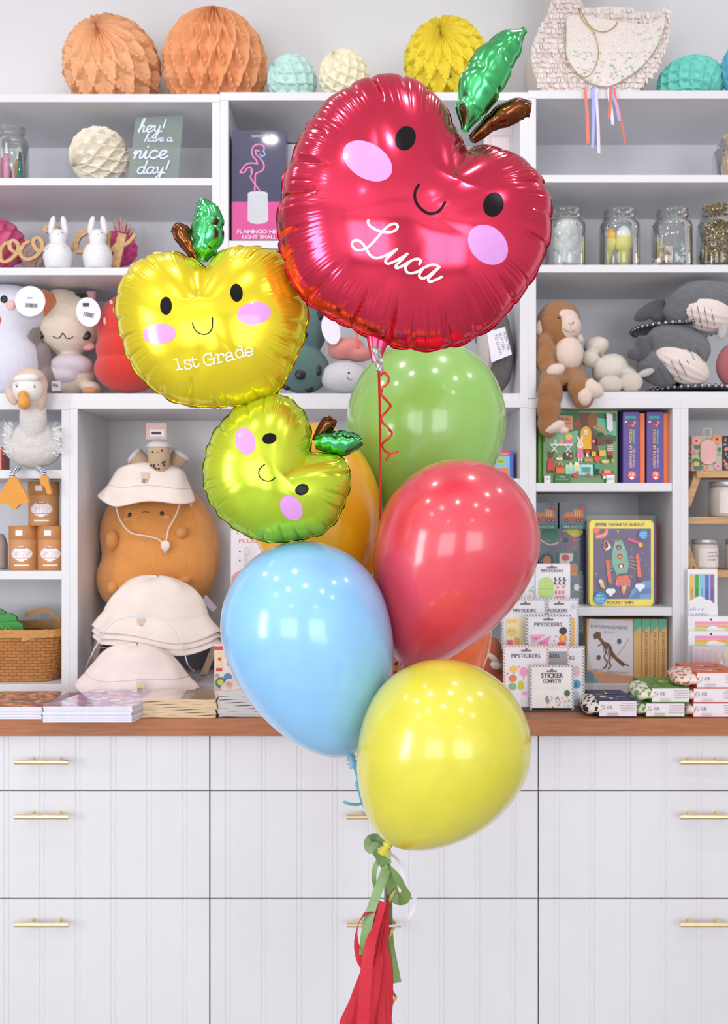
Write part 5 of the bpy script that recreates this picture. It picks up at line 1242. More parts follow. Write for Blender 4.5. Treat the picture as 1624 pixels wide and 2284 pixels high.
def hat(label, cx, d, rows, depth=.85, ang=0, seed=1, m=hatm, band=None, emblem=None, group='cream bucket hats', nest=0):
    """rows: (picture row, half width); drawn top to brim edge; an open shell with real cloth thickness"""
    rs = random.Random(seed); k = d/F; yb = rows[-1][0]; c = P(cx, yb, d); t = thing('bucket_hat', label, 'hat', c, group)
    rr = chaikin([(h, y, 0) for y, h in rows], n=6); ph = [rs.uniform(0, 6) for _ in range(4)]; n = 96; A = math.radians(ang)
    y0_, y1_ = rows[0][0], rows[-1][0]; out = []; inn = []
    for q in rr:
        u = (q.y-y0_)/(y1_-y0_); ro = []; ri = []
        for j in range(n):
            a = 2*PI*j/n; w = 1+u*u*(.05*math.sin(3*a+ph[0])+.03*math.sin(5*a+ph[1]))+.02*math.sin(7*a+ph[2]+4*u)
            dz = (9*math.sin(2*a+ph[3])+6*math.sin(4*a+ph[1]))*u*u+3*math.sin(3*a+9*u+ph[0])*(1-u)
            for off, L_ in ((0, ro), (2.6, ri)):
                hx = max(q.x-off, .3)*w*math.cos(a); yy = q.y+dz*k/k+(1.5 if off else 0)
                X_ = hx*math.cos(A)-(yy-yb)*math.sin(A); Y_ = hx*math.sin(A)+(yy-yb)*math.cos(A)+yb
                L_.append(P(cx+X_, Y_, d)+Vector((0, -max(q.x-off, .3)*w*depth*k*math.sin(-a), 0)))
        out.append(ro); inn.append(ri)
    B().grid(out+inn[::-1], m, False, True, True).build('cloth', t)
    if band:
        g = min(range(len(rr)), key=lambda i: abs(rr[i].y-band)); b = B(); b.tube([v+(v-c)*.004 for v in out[g]]+[out[g][0]], .0008, mat((214, 196, 188), .8), 6); b.build('brim_seam', t)
    if emblem:
        ex, ey = emblem; g = min(range(len(rr)), key=lambda i: abs(rr[i].y-ey)); fr = min(v.y for v in out[g]); b = B(fr-.006)
        b.PG([(ex-8, ey-11), (ex+9, ey-11), (ex+6, ey+11), (ex-5, ey+11)], mat((226, 190, 160), .7)); b.RC(ex-8, ey-13, ex+9, ey-9, mat((196, 206, 220), .7))
        for i in range(8): b.EL(ex-3+(i % 3)*3.6, ey+3+(i//3)*3, 1.3, 1.3, mat((90, 60, 50), .7), n=8)
        b.build('boba_emblem', t)
    return t
hat('white bucket hat with drink emblem on top of the orange plush', 333, 2.63, [(1034, 4), (1037, 45), (1048, 72), (1066, 82), (1084, 90), (1089, 92), (1106, 100), (1120, 106)], .62, 4, 5, band=1086, emblem=(322, 1066))
b = B(); b.tube(chaikin([P(258, 1124, 2.60), P(268, 1160, 2.62), P(292, 1188, 2.616), P(330, 1196, 2.612), P(352, 1202, 2.61), P(368, 1212, 2.605), P(376, 1180, 2.615), P(392, 1150, 2.62), P(402, 1122, 2.61)], n=8), .0022, hatm, 8); b.pell(369, 1217, 2.602, 11, 12, .006, hatm, 0, 14); b.tube([P(366, 1226, 2.60), P(368, 1234, 2.60), P(373, 1226, 2.60)], .0018, hatm, 6)
props(b.build('chin_cord', None, P(258, 1124, 2.60)), 'cream chin cord of the white hat hanging over the orange plush', 'cord')
HR = [(1286, 5), (1289, 40), (1303, 72), (1330, 98), (1362, 114), (1373, 118), (1396, 134), (1412, 144)]
hat('white bucket hat at the back of the middle hat pile', 346, 2.53, [(y-0, h) for y, h in HR], .42, 3, 8)
hat('cream bucket hat in the middle of the hat pile', 346, 2.53, [(y+13, h) for y, h in HR], .42, 3, 8)
hat('frontmost cream bucket hat with drink emblem in the pile', 347, 2.53, [(y+26, h) for y, h in HR], .42, 3, 8, band=1400, emblem=(313, 1392))
hat('lowest pale pink bucket hat lying on the counter', 303, 2.44, [(1437, 5), (1441, 42), (1455, 72), (1480, 95), (1503, 112), (1512, 118), (1528, 132), (1539, 139)], .42, 2, 14, m=mat((234, 216, 212), .85, kind='fabric'), band=1508, emblem=(312, 1532))
wr = mat((226, 224, 230), .35); b = B(); b.tube(chaikin([P(204, 1462, 2.445), P(215, 1440, 2.435), P(250, 1390, 2.43), P(315, 1373, 2.43), P(375, 1390, 2.43), P(405, 1440, 2.435), P(418, 1480, 2.445)], n=8), .0016, wr, 8)
b.tube([P(214, 1444, 2.438), P(214, 1444, 2.49), P(408, 1444, 2.49), P(408, 1444, 2.438)], .0016, wr, 8); b.tube(chaikin([P(204, 1462, 2.445), P(196, 1480, 2.50), P(200, 1500, 2.56), P(300, 1510, 2.57), P(424, 1500, 2.56), P(424, 1490, 2.50), P(418, 1480, 2.445)], n=4), .0016, wr, 8)
props(b.build('wire_stand', None, P(312, 1520, 2.46)), 'thin white wire hat stand around the lower hats', 'stand')
lw = mat((222, 192, 164), .55, kind='wood', ws=(20, 20, 6)); t = thing('hat_easel', 'light wooden display easel with slanting legs behind the hats', 'easel', P(450, 1504, 2.66))
def bar(b, p0, p1, w, m): 
    b.strip([p0, p1], Vector((w, 0, 0)), m, w*.7); return b
bar(B(), P(492, 1412, 2.66), P(455, 1503, 2.66), .019, lw).build('leg', t); bar(B(), P(222, 1412, 2.66), P(206, 1503, 2.66), .019, lw).build('leg', t)
B().box(X(212, 2.66), X(495, 2.66), 2.64, 2.76, Z(1415, 2.66), Z(1407, 2.66), lw).build('shelf_board', t)
b = B(); b.box(X(225, 2.73), X(470, 2.73), 2.77, 2.81, Z(1527, DS)+.001, Z(1440, 2.7), mat((112, 106, 114), .7)); props(b.build('storage_box', None, P(330, 1500, 2.73)), 'dark grey box behind the wooden easel legs', 'box')
# bubble tea plush pile
tan = mat((206, 176, 146), .85, kind='plush', fd=.002)
for i, (cx, cy, dd_, an, lb) in enumerate([(355, 1022, 2.60, 0, 'bubble tea cup plush standing on the white hat'), (318, 1032, 2.66, -50, 'bubble tea plush lying behind at the left of the standing one'), (392, 1032, 2.66, 35, 'bubble tea plush lying behind at the right of the standing one')]):
    c = P(cx, cy, dd_); t = thing('bubble_tea_plush', lb, 'stuffed toy', c, 'bubble tea plush charms'); k = dd_/F; xf = Matrix.Translation(c) @ Matrix.Rotation(math.radians(an), 4, 'Y') @ Matrix.Translation(-c)
    H = 74*k; s = 1 if i == 0 else .8
    b = B(); b.xf = xf; b.lathe(c-Vector((0, 0, H*.5*s)), [(1e-4, 0), (16*k*s, .002), (21*k*s, .010), (26*k*s, H*.75*s), (26*k*s, H*.85*s)], tan, 28); b.build('cup', t)
    b = B(); b.xf = xf; b.lathe(c-Vector((0, 0, H*.5*s)), [(27*k*s, H*.82*s), (28*k*s, H*.88*s), (22*k*s, H*.97*s), (1e-4, H*1.02*s)], mat((240, 234, 236), .85, kind='plush'), 28); b.build('lid', t)
    b = B(); b.xf = xf
    if i == 0:
        f_ = dd_-24*k
        for x, y in ((341, 1008), (361, 1005)): b.pell(x, y, f_+.001, 2.6, 2.6, .002, blk, 0, 10)
        b.tube([P(345, 1009, f_-.001), P(349, 1011, f_-.001), P(352, 1008, f_-.001), P(356, 1010, f_-.001)], .0007, blk, 6)
        for x, y in ((337, 1038), (344, 1037), (353, 1036), (363, 1032), (368, 1030), (366, 1038), (347, 1045), (354, 1046), (343, 1041)): b.pell(x, y, dd_-21*k, 2.6, 2.6, .002, blk, 0, 10)
        b.build('face', t)
bx('hang_tag', 'pink hang tag with a printed label above the bubble tea plush', 'tag', 326, 944, 372, 980, 2.61, .0015, mat((226, 186, 178), .5), lambda b: (b.RC(334, 958, 366, 974, mat((240, 236, 238), .5)), b.RC(338, 963, 360, 969, ink)))
b = B(); b.tube([P(348, 978, 2.60), P(352, 985, 2.60), P(354, 990, 2.60)], .0014, mat((190, 186, 190), .25, 1.), 8); b.tube([P(342, 980, 2.60), P(346, 990, 2.60)], .0012, mat((190, 186, 190), .25, 1.), 8); props(b.build('metal_clasp', None, P(350, 985, 2.6)), 'small silver clasp between hang tag and bubble tea plush', 'clasp')
# keychain card behind the blue balloon
def art_k(b):
    b.TX(528, 1190, 7, 'J', ink); b.TX(533, 1211, 9, 'PLUSH', mat((236, 130, 120), .5), 50, bold=.8)
    for y in (1230, 1250, 1285): b.EL(535, y, 2, 2, ink, n=8)
bx('keychain_card', 'white display card with pink lettering behind the blue balloon', 'display card', 515, 1180, 640, base(1527, 2.64), 2.64, .02, mat((232, 226, 232), .5), art_k)
b = B(); ch = mat((196, 192, 190), .2, 1.)
b.tube(chaikin([P(546, 1222, 2.62), P(552, 1222, 2.62), P(553, 1235, 2.62), P(547, 1238, 2.62), P(545, 1230, 2.62), P(546, 1222, 2.62)], n=5), .0012, ch, 6)
for i in range(4): b.tube(chaikin([P(548+2*math.cos(a)*(1+i % 2), 1244+i*6+4*math.sin(a), 2.62) for a in [0, 1.2, 2.4, 3.6, 4.8, 6.28]], n=3), .0008, ch, 6)
props(b.build('key_clasp', None, P(549, 1240, 2.62)), 'silver key chain clasp hanging on the white display card', 'key chain')
b = B(); b.pell(536, 1296, 2.60, 20, 22, .018, mat((240, 170, 160), .85, kind='plush'), 0, 20); props(b.build('plush_charm', None, P(536, 1296, 2.6)), 'pink plush charm under the key chain clasp', 'charm')
def art_g(b):
    b.RC(478, 1441, 499, 1450, mat((214, 62, 60), .4)); b.RC(482, 1452, 496, 1490, mat((240, 214, 170), .5)); b.RC(482, 1490, 496, 1497, mat((214, 62, 60), .4))
    for x, y, r, c in [(490, 1470, 4, (214, 62, 60)), (492, 1522, 12, (60, 150, 110)), (492, 1522, 7, (240, 214, 120)), (508, 1510, 9, (90, 140, 200)), (512, 1480, 6, (240, 140, 60)), (506, 1462, 5, (250, 120, 150)), (520, 1525, 8, (214, 62, 60)), (484, 1506, 4, (240, 130, 150))]: b.EL(x, y, r, r, mat(c, .5), n=16)
bx('game_box', 'white game box with red and green printed pictures behind the silver pack stack', 'box', 478, 1438, 560, base(1604, 2.44, DC), 2.44, .035, mat((236, 226, 222), .45, kind='print'), art_g)
# ------------------------------------------------------------------ stacks on the counter
ordn = ['top', 'second', 'third', 'fourth', 'fifth', 'sixth', 'seventh', 'eighth', 'ninth', 'tenth']
def pile(name, what, x0, x1, df, dep, n, th, mpage, mcover, group, cat, jit=.003, wavy=0, seed=1, skew=0., zb=None):
    rs = random.Random(seed); a, c = X(x0, df), X(x1, df); zb = CT+.0006 if zb is None else zb
    for i in range(n):
        q = n-1-i; L = '%s of the %s' % ('bottom' if i == 0 else ordn[q]+('' if q == 0 else ' from top'), what)
        if i == 0 or wavy:
            b = B(); z = zb; s_ = skew
            nx = 14
            def zz_(u, k_): return z+th*k_+wavy*th*(math.sin(u*6+i)+.6*math.sin(u*13+2*i))*.12*(1 if k_ else .6)
            top = [(a+(c-a)*u/nx, zz_(u/nx, 1)) for u in range(nx+1)]; bot = [(a+(c-a)*u/nx, zz_(u/nx, .08)) for u in range(nx+1)]
            v = []; 
            for (x_, z_) in top: v += [(x_, df, z_), (x_+s_, df+dep, z_)]
            for (x_, z_) in bot: v += [(x_, df, z_), (x_+s_, df+dep, z_)]
            m_ = 2*(nx+1); f1 = [(2*j, 2*j+2, 2*j+3, 2*j+1) for j in range(nx)]; f2 = [(m_+2*j, m_+2*j+1, m_+2*j+3, m_+2*j+2) for j in range(nx)]
            b.add(v, f1, mcover); b.add(v, f2+[(2*j, m_+2*j, m_+2*j+2, 2*j+2) for j in range(nx)]+[(2*j+1, 2*j+3, m_+2*j+3, m_+2*j+1) for j in range(nx)]+[(0, 1, m_+1, m_), (2*nx, m_+2*nx, m_+2*nx+1, 2*nx+1)], mpage)
            o = b.build(name, None, ((a+c)/2, df, zb)); props(o, L, cat, group); first = o
            if wavy: o.location = ((a+c)/2+rs.uniform(-jit, jit), df+rs.uniform(0, jit), zb+i*th)
        else:
            copy_tree(first, ((a+c)/2+rs.uniform(-jit, jit), df+rs.uniform(-jit, jit)*.6, zb+i*th), None, label=L, cat=cat, group=group)
pgm = mat((226, 226, 240), .6, kind='print')
cov1 = mat((0, 0, 0), .2, kind='art', as_=70, coat=.6, pal=((214, 120, 110), (90, 140, 120), (226, 170, 110), (180, 70, 90), (110, 90, 150), (230, 200, 190)))
cov2 = mat((0, 0, 0), .2, kind='art', as_=60, coat=.6, pal=((196, 150, 200), (130, 160, 210), (226, 190, 210), (90, 110, 180), (232, 150, 160), (240, 225, 240), (170, 130, 190)))
cov3 = mat((214, 190, 160), .15, kind='art', as_=9, coat=1., pal=((206, 186, 160), (196, 172, 140), (226, 210, 190), (186, 160, 140)))
cov4 = mat((200, 200, 205), .15, kind='art', as_=30, coat=1., pal=((210, 190, 180), (180, 160, 150), (226, 220, 220), (200, 120, 110), (160, 170, 180)))
pile('activity_book', 'colourful activity book stack at the left edge', -70, 93, 2.185, .20, 8, .0036, pgm, cov1, 'activity books stacked at the left edge', 'book', .0015, seed=2)
pile('activity_book', 'purple covered activity book stack beside the left edge stack', 96, 294, 2.15, .21, 9, .0041, pgm, cov2, 'purple activity books stacked on the counter', 'book', .0018, seed=3, skew=.05)
pile('picture_pad', 'brown edged pad stack in clear wrap below the hats', 316, 482, 2.20, .125, 7, .0062, mat((214, 186, 150), .4, kind='plain'), cov3, 'wrapped brown pads stacked on the counter', 'pad', .002, wavy=1, seed=4)
pile('picture_pad', 'silvery wrapped pad stack left of the blue balloon', 486, 625, 2.205, .17, 9, .0068, mat((196, 192, 192), .25, .3), cov4, 'silvery wrapped pads stacked on the counter', 'pad', .003, wavy=1, seed=6)
# ------------------------------------------------------------------ lower middle unit
bx('puzzle_box', 'blue and red puzzle box with number 60 between balloon and upright', 'box', 1098, 1004, 1145, base(1067, 2.56), 2.56, .05, mat((30, 90, 190), .35, kind='print'), lambda b: (b.RC(1098, 1004, 1137, 1018, mat((214, 60, 70), .4)), b.RC(1098, 1018, 1137, 1062, mat((120, 190, 230), .4)), b.EL(1118, 1029, 9, 9, mat((170, 200, 60), .4)), b.TX(1112, 1032, 6, '60', ink, 12), b.TX(1100, 1015, 5, 'PUZZLE', mat((240, 240, 240), .4), 34), b.RC(1104, 1044, 1134, 1060, mat((230, 120, 60), .4))))
bx('puzzle_box', 'slim red puzzle box just left of the upright', 'box', 1137, 1010, 1151, base(1067, 2.62), 2.62, .04, mat((206, 60, 60), .4, kind='print'))
bx('dark_box', 'dark red edged box between green and red latex balloons', 'box', 838, 1128, 900, base(1345, 2.60), 2.60, .06, mat((110, 40, 40), .4, kind='print'))
fx = mat((196, 92, 58), .9, kind='plush'); p = Plush('fox_plush', 'rust coloured plush with white patch beside the sticker rack', 'stuffed toy', 1100, base(1604, 2.42, DC), 2.42)
p.part('body', fx, [(1098, 1470, 2.43, 26, 50, .04), (1104, 1530, 2.43, 30, 40, .04)], .005, 4); p.part('white_patch', cr, [(1098, 1466, 2.392, 17, 7, .012, -35), (1106, 1484, 2.392, 14, 10, .010, -20)], .004, 3)
# ------------------------------------------------------------------ sticker rack
rk = thing('sticker_rack', 'stepped clear rack on a dark base holding the sticker packs', 'rack', (X(1216, 2.32), 2.36, CT))
film = mat((255, 255, 255), .1, kind='film'); acr = mat((253, 254, 254), .03, kind='film', r=1)
B().box(X(1119, 2.27), X(1313, 2.27), 2.275, 2.47, CT+.0005, CT+.009, mat((60, 54, 56), .4)).build('base', rk)
b = B()
tiers = [(2.285, 1436, 1583), (2.325, 1368, 1560), (2.365, 1332, 1540), (2.405, 1262, 1520)]
for dd_, yt, yb_ in tiers: b.box(X(1121, dd_), X(1303, dd_), dd_+.010, dd_+.012, CT+.012, Z(yt+18, dd_), acr)
b.build('clear_panel', rk)
for sx in (1119, 1310):
    b = B(); b.prism([(0, 0)], 0, 0, acr) if False else None
    x_ = X(sx, 2.33); b.add([(x_, 2.275, CT+.009), (x_, 2.275, CT+.09), (x_, 2.36, CT+.17), (x_, 2.42, CT+.24), (x_, 2.43, CT+.009), (x_+.002, 2.275, CT+.009), (x_+.002, 2.275, CT+.09), (x_+.002, 2.36, CT+.17), (x_+.002, 2.42, CT+.24), (x_+.002, 2.43, CT+.009)], [(0, 1, 2, 3, 4), (9, 8, 7, 6, 5), (0, 5, 6, 1), (1, 6, 7, 2), (2, 7, 8, 3), (3, 8, 9, 4)], acr); b.build('side_panel', rk)
cwh = mat((234, 232, 240), .4, kind='print')
def pack(label, x0, y0, x1, y1, d, border, title, tx, ty, tw, th_, art=None, m=cwh, hang=None):
    def a(b):
        if border:
            hm = mat(border, .5, kind='hatch', hs=58); w = 4.5
            b.RC(x0, y0, x1, y0+w, hm); b.RC(x0, y0, x0+w, y1, hm); b.RC(x1-w, y0, x1, y1, hm)
        if hang: hx, hy = hang; b.LN([(hx-10, hy), (hx+10, hy)], 4, mat((120, 112, 120), .5), False); b.EL(hx, hy-2.5, 3, 3, mat((120, 112, 120), .5), n=10)
        if title: b.TX(tx, ty, th_, title, ink, tw, sp=.06, bold=.35)
        if art: art(b)
    return bx('sticker_pack', label, 'sticker pack', x0, y0, x1, y1, d, .0025, m, a, 'sticker packs in the rack')
rs = random.Random(9)
def scatter(b, x0, y0, x1, y1, n, pal, r0=1.5, r1=4, seed=1):
    r_ = random.Random(seed)
    for _ in range(n):
        b.EL(r_.uniform(x0, x1), r_.uniform(y0, y1), r_.uniform(r0, r1), r_.uniform(r0, r1), mat(r_.choice(pal), .5, kind='print'), r_.uniform(0, 90), 10)
def ap1(b):
    lg = mat((190, 224, 130), .45); lgd = mat((150, 190, 100), .5)
    b.RC(1201, 1300, 1235, 1322, lg); b.EL(1218, 1302, 17, 15, lg); b.EL(1218, 1322, 17, 12, lg); b.RC(1217.5, 1289, 1218.3, 1313, lgd); b.RC(1202, 1313, 1234, 1313.8, lgd)
    for i in range(3):
        for j in range(2): b.EL(1240+i*10, 1291+j*9, 4, 4, ink, n=12); b.EL(1241.5+i*10, 1290.5+j*9, 2.8, 3, cwh, n=10)
    b.EL(1244, 1310, 3, 3, mat((244, 150, 110), .5), n=10); b.EL(1257, 1309, 3, 3, mat((244, 150, 110), .5), n=10)
    for i in range(3): b.RC(1238+i*8, 1317, 1242+i*8, 1325, mat((236, 110, 140), .5)); b.EL(1241+i*8, 1331, 3, 3, mat((236, 140, 160), .5), n=8)
pack('white sticker pack with a lime green shape, topmost in the rack', 1195, 1257, 1272, 1345, 2.41, None, 'PIPSTICKERS', 1207, 1276, 50, 6.5, ap1, hang=(1231, 1266))
pack('white sticker pack at top left half hidden by the red balloon', 1160, 1262, 1193, 1345, 2.415, None, None, 0, 0, 0, 0, lambda b: scatter(b, 1180, 1310, 1192, 1332, 8, [(180, 210, 190), (230, 190, 170)]))
ye = [(250, 206, 110), (252, 190, 90), (244, 150, 90), (236, 120, 140), (250, 224, 150), (170, 206, 216)]
def ap2(b):
    b.RC(1129, 1378, 1174, 1445, mat((250, 232, 184), .5)); b.RC(1131, 1381, 1153, 1390, mat((250, 206, 130), .5)); b.EL(1141, 1409, 12, 10, mat((248, 206, 120), .5)); b.EL(1167, 1390, 8, 10, mat((246, 224, 190), .5)); b.PG([(1149, 1420), (1161, 1425), (1157, 1438), (1146, 1434)], mat((250, 176, 100), .5)); b.RC(1131, 1427, 1143, 1438, mat((238, 120, 150), .5)); b.EL(1137, 1407, 1, 1, ink, n=6); b.EL(1144, 1407, 1, 1, ink, n=6)
pack('sticker pack with yellow pictures on the second tier at left', 1119, 1335, 1219, 1450, 2.37, (150, 146, 150), 'PIPSTICKERS', 1145, 1365, 51, 7.5, ap2, hang=(1172, 1347))
pack('sticker pack on the second tier at right behind the pennant pack', 1220, 1335, 1291, 1450, 2.372, (160, 156, 160), 'PSTICKERS', 1222, 1365, 44, 7.5, lambda b: (b.RC(1272, 1378, 1282, 1445, mat((248, 190, 100), .5)), b.EL(1279, 1352, 5, 5, mat((200, 206, 236), .5))), hang=(1247, 1347))
def ap3(b):
    pk_ = mat((244, 150, 196), .5); b.PG([(1181, 1415), (1219, 1415), (1188, 1434)], mat((250, 176, 206), .5)); b.PG([(1229, 1417), (1199, 1433), (1220, 1441)], pk_); b.TX(1187, 1428, 8, 'YAY', mat((226, 60, 110), .5), 18, bold=.4); b.TX(1203, 1438, 7, 'YAY', mat((236, 90, 150), .5), 16, ang=-20)
    b.EL(1256, 1424, 9, 9, mat((246, 150, 60), .5)); b.EL(1256, 1424, 6, 6, mat((250, 180, 80), .5)); b.EL(1256, 1407, 8.5, 8.5, mat((44, 42, 50), .4)); b.RC(1244, 1432, 1262, 1440, mat((230, 80, 120), .5))
    for x, y in ((1240, 1419), (1236, 1429)):
        b.PG([(x+3.2*math.cos(PI*i/5-PI/2)*(1 if i % 2 == 0 else .45), y+3.2*math.sin(PI*i/5-PI/2)*(1 if i % 2 == 0 else .45)) for i in range(10)], mat((240, 120, 110), .5))
pack('sticker pack with pink pennants and blue striped border', 1174, 1371, 1275, 1450, 2.33, (96, 112, 156), 'PIPSTICKERS', 1192, 1397, 63, 9, ap3, hang=(1223, 1382))
def ap4(b):
    for cx, cy, rx, ry, c in [(1145, 1492, 9, 7, (248, 200, 70)), (1144, 1513, 9, 8, (240, 130, 60)), (1168, 1498, 9, 10, (246, 160, 200)), (1162, 1525, 6, 7, (206, 200, 60)), (1162, 1532, 7, 6, (206, 200, 60)), (1143, 1531, 9, 8, (150, 180, 130)), (1157, 1487, 2, 2, (240, 120, 60)), (1132, 1502, 2, 2, (240, 120, 60)), (1170, 1546, 6, 4, (246, 160, 200)), (1171, 1560, 8, 6, (230, 226, 236))]: b.EL(cx, cy, rx, ry, mat(c, .5), n=18)
    b.LN([(1168, 1508), (1168, 1516)], 1.2, mat((200, 120, 120), .5)); b.LN([(1144, 1503), (1147, 1500)], 1.4, mat((90, 140, 60), .5))
pack('sticker pack with fruit pictures, front tier at left', 1122, 1439, 1224, 1583, 2.29, (220, 120, 90), 'PIPSTICKERS', 1141, 1467, 65, 9.5, ap4, hang=(1174, 1451))
def ap5(b): pass
pack('sticker pack with orange striped border, front tier in the middle', 1200, 1440, 1270, 1583, 2.295, (226, 130, 96), 'STICKERS', 1206, 1467, 43, 9.5, None)
pack('sticker pack with round blue pictures, front tier at right', 1240, 1441, 1304, 1583, 2.30, (120, 118, 126), 'STICKERS', 1238, 1472, 44, 9.5, lambda b: (b.EL(1286, 1497, 8, 12, mat((230, 190, 190), .5)), b.EL(1286, 1526, 10, 10, mat((80, 160, 220), .5)), b.EL(1284, 1527, 4, 6, mat((60, 120, 110), .5)), b.EL(1285, 1549, 7, 8, mat((196, 196, 210), .5)), b.EL(1286, 1568, 9, 9, mat((120, 170, 226), .5)), b.EL(1286, 1568, 4, 5, mat((240, 170, 120), .5))))
def ap6(b):
    b.TX(1207, 1512, 11.5, 'STICKER', ink, 49, bold=.8); b.TX(1211, 1521, 8, 'CONFETTI', ink, 40, bold=.5) if False else b.TX(1211, 1523, 8.5, 'CONFETTI', ink, 40, bold=.5); b.RC(1183, 1534, 1279, 1534.7, mat((214, 210, 212), .5))
    b.EL(1265, 1546, 6.5, 7, mat((70, 106, 66), .5)); b.PG([(1216, 1556), (1223, 1554), (1226, 1566), (1219, 1569)], mat((150, 160, 160), .5))
    scatter(b, 1218, 1552, 1270, 1578, 26, [(240, 160, 140), (150, 170, 140), (200, 170, 140), (240, 130, 110), (90, 130, 90), (170, 180, 180)], .9, 3, 4)
pack('cream sticker confetti pack, frontmost on the rack', 1182, 1483, 1280, 1583, 2.275, (120, 118, 126), None, 0, 0, 0, 0, ap6, mat((240, 238, 236), .45, kind='print'), hang=(1231, 1497))
# ------------------------------------------------------------------ lower right unit
gb = mat((70, 132, 50), .35, kind='print', coat=.3); d = 2.56
def art_m(b):
    y0_ = 914; k1 = base(1077, d)
    C = lambda *c: mat(c, .45, kind='print')
    b.PG([(1215, 918), (1375, 922), (1375, 985), (1300, 975), (1215, 988)], C(52, 110, 66)); b.PG([(1255, 965), (1290, 960), (1285, 988), (1215, 988), (1215, 965)], C(120, 190, 150))
    b.PG([(1325, 930), (1374, 940), (1374, 972), (1350, 968), (1330, 960)], C(110, 190, 160))
    b.PG([(1290, 920), (1325, 920), (1320, 950), (1332, 985), (1336, 1015), (1284, 1015), (1296, 985), (1300, 960)], C(110, 62, 40))
    b.EL(1322, 938, 11, 18, C(150, 84, 46)); b.PG([(1281, 944), (1288, 934), (1295, 944), (1292, 956), (1284, 956)], C(180, 50, 50))
    for i, c in enumerate([(220, 90, 60), (240, 150, 60), (70, 170, 130)]): b.LN([(1325, 950+i*3), (1342, 956+i*3), (1352, 968+i*2)], 2.6, C(*c))
    b.RC(1295, 965, 1319, 1002, C(240, 180, 40)); b.EL(1307, 965, 12, 14, C(240, 180, 40)); b.EL(1306.5, 964, 4.5, 6, C(240, 240, 240)); b.LN([(1302, 964), (1311, 964)], .8, C(120, 80, 40)); b.LN([(1306.5, 959), (1306.5, 969)], .8, C(120, 80, 40))
    b.PG([(1248, 926), (1277, 928), (1278, 960), (1248, 958)], C(226, 150, 110)); b.TX(1248, 938, 6.5, 'NETIC', ink, 22, bold=.4); b.RC(1250, 944, 1274, 947, C(190, 110, 84))
    b.RC(1227, 990, 1278, 994, C(244, 244, 244))
    for x in (1236, 1267): b.LN([(x-6, 994), (x+6, 1008)], 2, C(244, 244, 244), False); b.LN([(x+6, 994), (x-6, 1008)], 2, C(244, 244, 244), False)
    b.RC(1260, 978, 1276, 990, C(240, 110, 150)); b.EL(1268, 974, 8, 7, C(246, 206, 90)); b.RC(1234, 980, 1242, 990, C(200, 214, 214)); b.RC(1246, 980, 1255, 990, C(240, 150, 120))
    # rabbit
    b.EL(1290, 980, 2.4, 8, C(246, 226, 210), -15); b.EL(1297, 979, 2.4, 8, C(246, 226, 210), 15); b.EL(1293, 993, 7.5, 8, C(246, 226, 210)); b.PG([(1287, 1000), (1299, 1000), (1302, 1021), (1285, 1021)], C(232, 120, 160)); b.RC(1289, 1021, 1292, 1029, C(246, 226, 210)); b.RC(1295, 1021, 1298, 1029, C(246, 226, 210)); b.EL(1290.5, 992, .9, .9, ink, n=6); b.EL(1295.5, 992, .9, .9, ink, n=6)
    # bears, fox
    b.EL(1228, 1016, 6, 6.5, C(110, 56, 40)); b.EL(1224, 1010, 2.4, 3, C(110, 56, 40)); b.EL(1233, 1010, 2.4, 3, C(110, 56, 40)); b.PG([(1222, 1024), (1234, 1024), (1237, 1049), (1219, 1049)], C(214, 50, 50)); b.RC(1221, 1049, 1226, 1056, C(110, 56, 40)); b.RC(1230, 1049, 1235, 1056, C(110, 56, 40))
    b.EL(1360, 985, 7, 7, C(90, 50, 40)); b.RC(1353, 992, 1367, 1006, C(226, 214, 200)); 
    for i in range(3): b.RC(1353, 994+i*4, 1367, 995.5+i*4, C(90, 70, 60))
    b.RC(1354, 1006, 1366, 1016, C(180, 60, 50)); b.RC(1355, 1016, 1359, 1024, C(70, 40, 34)); b.RC(1361, 1016, 1365, 1024, C(70, 40, 34))
    b.PG([(1324, 1015), (1331, 1020), (1338, 1014), (1338, 1026), (1331, 1034), (1324, 1027)], C(226, 80, 40)); b.RC(1325, 1034, 1337, 1046, C(60, 160, 130)); b.RC(1326, 1046, 1330.5, 1060, C(40, 50, 50)); b.RC(1332, 1046, 1336, 1060, C(40, 50, 50)); b.RC(1325, 1060, 1337, 1063, C(190, 70, 50))
    b.PG([(1260, 1036), (1322, 1036), (1322, 1062), (1260, 1058)], mat((140, 210, 200), .45, kind='print'))
    for i in range(7): b.RC(1263+i*9, 1037, 1264.6+i*9, 1059, C(196, 232, 226))
    for i in range(3): b.RC(1261, 1041+i*7, 1321, 1042.4+i*7, C(196, 232, 226))
    b.RC(1268, 1032, 1274, 1046, C(236, 222, 110)); b.RC(1280, 1031, 1290, 1049, C(240, 240, 220)); b.RC(1281, 1038, 1289, 1048, C(240, 222, 80)); b.PG([(1296, 1042), (1316, 1042), (1313, 1054), (1299, 1054)], C(60, 160, 140)); b.RC(1295, 1038, 1317, 1041, C(240, 240, 240))
    b.PG([(1272, 1056), (1290, 1053), (1289, 1062), (1280, 1066)], C(214, 60, 60)); b.PG([(1305, 1062), (1311, 1053), (1316, 1062)], C(214, 60, 60)); b.RC(1239, 1042, 1258, 1056, C(214, 120, 50)); b.LN([(1242, 1042), (1248, 1030), (1255, 1042)], 1.6, C(240, 180, 60)); b.EL(1248, 1041, 8, 3, C(190, 50, 40))
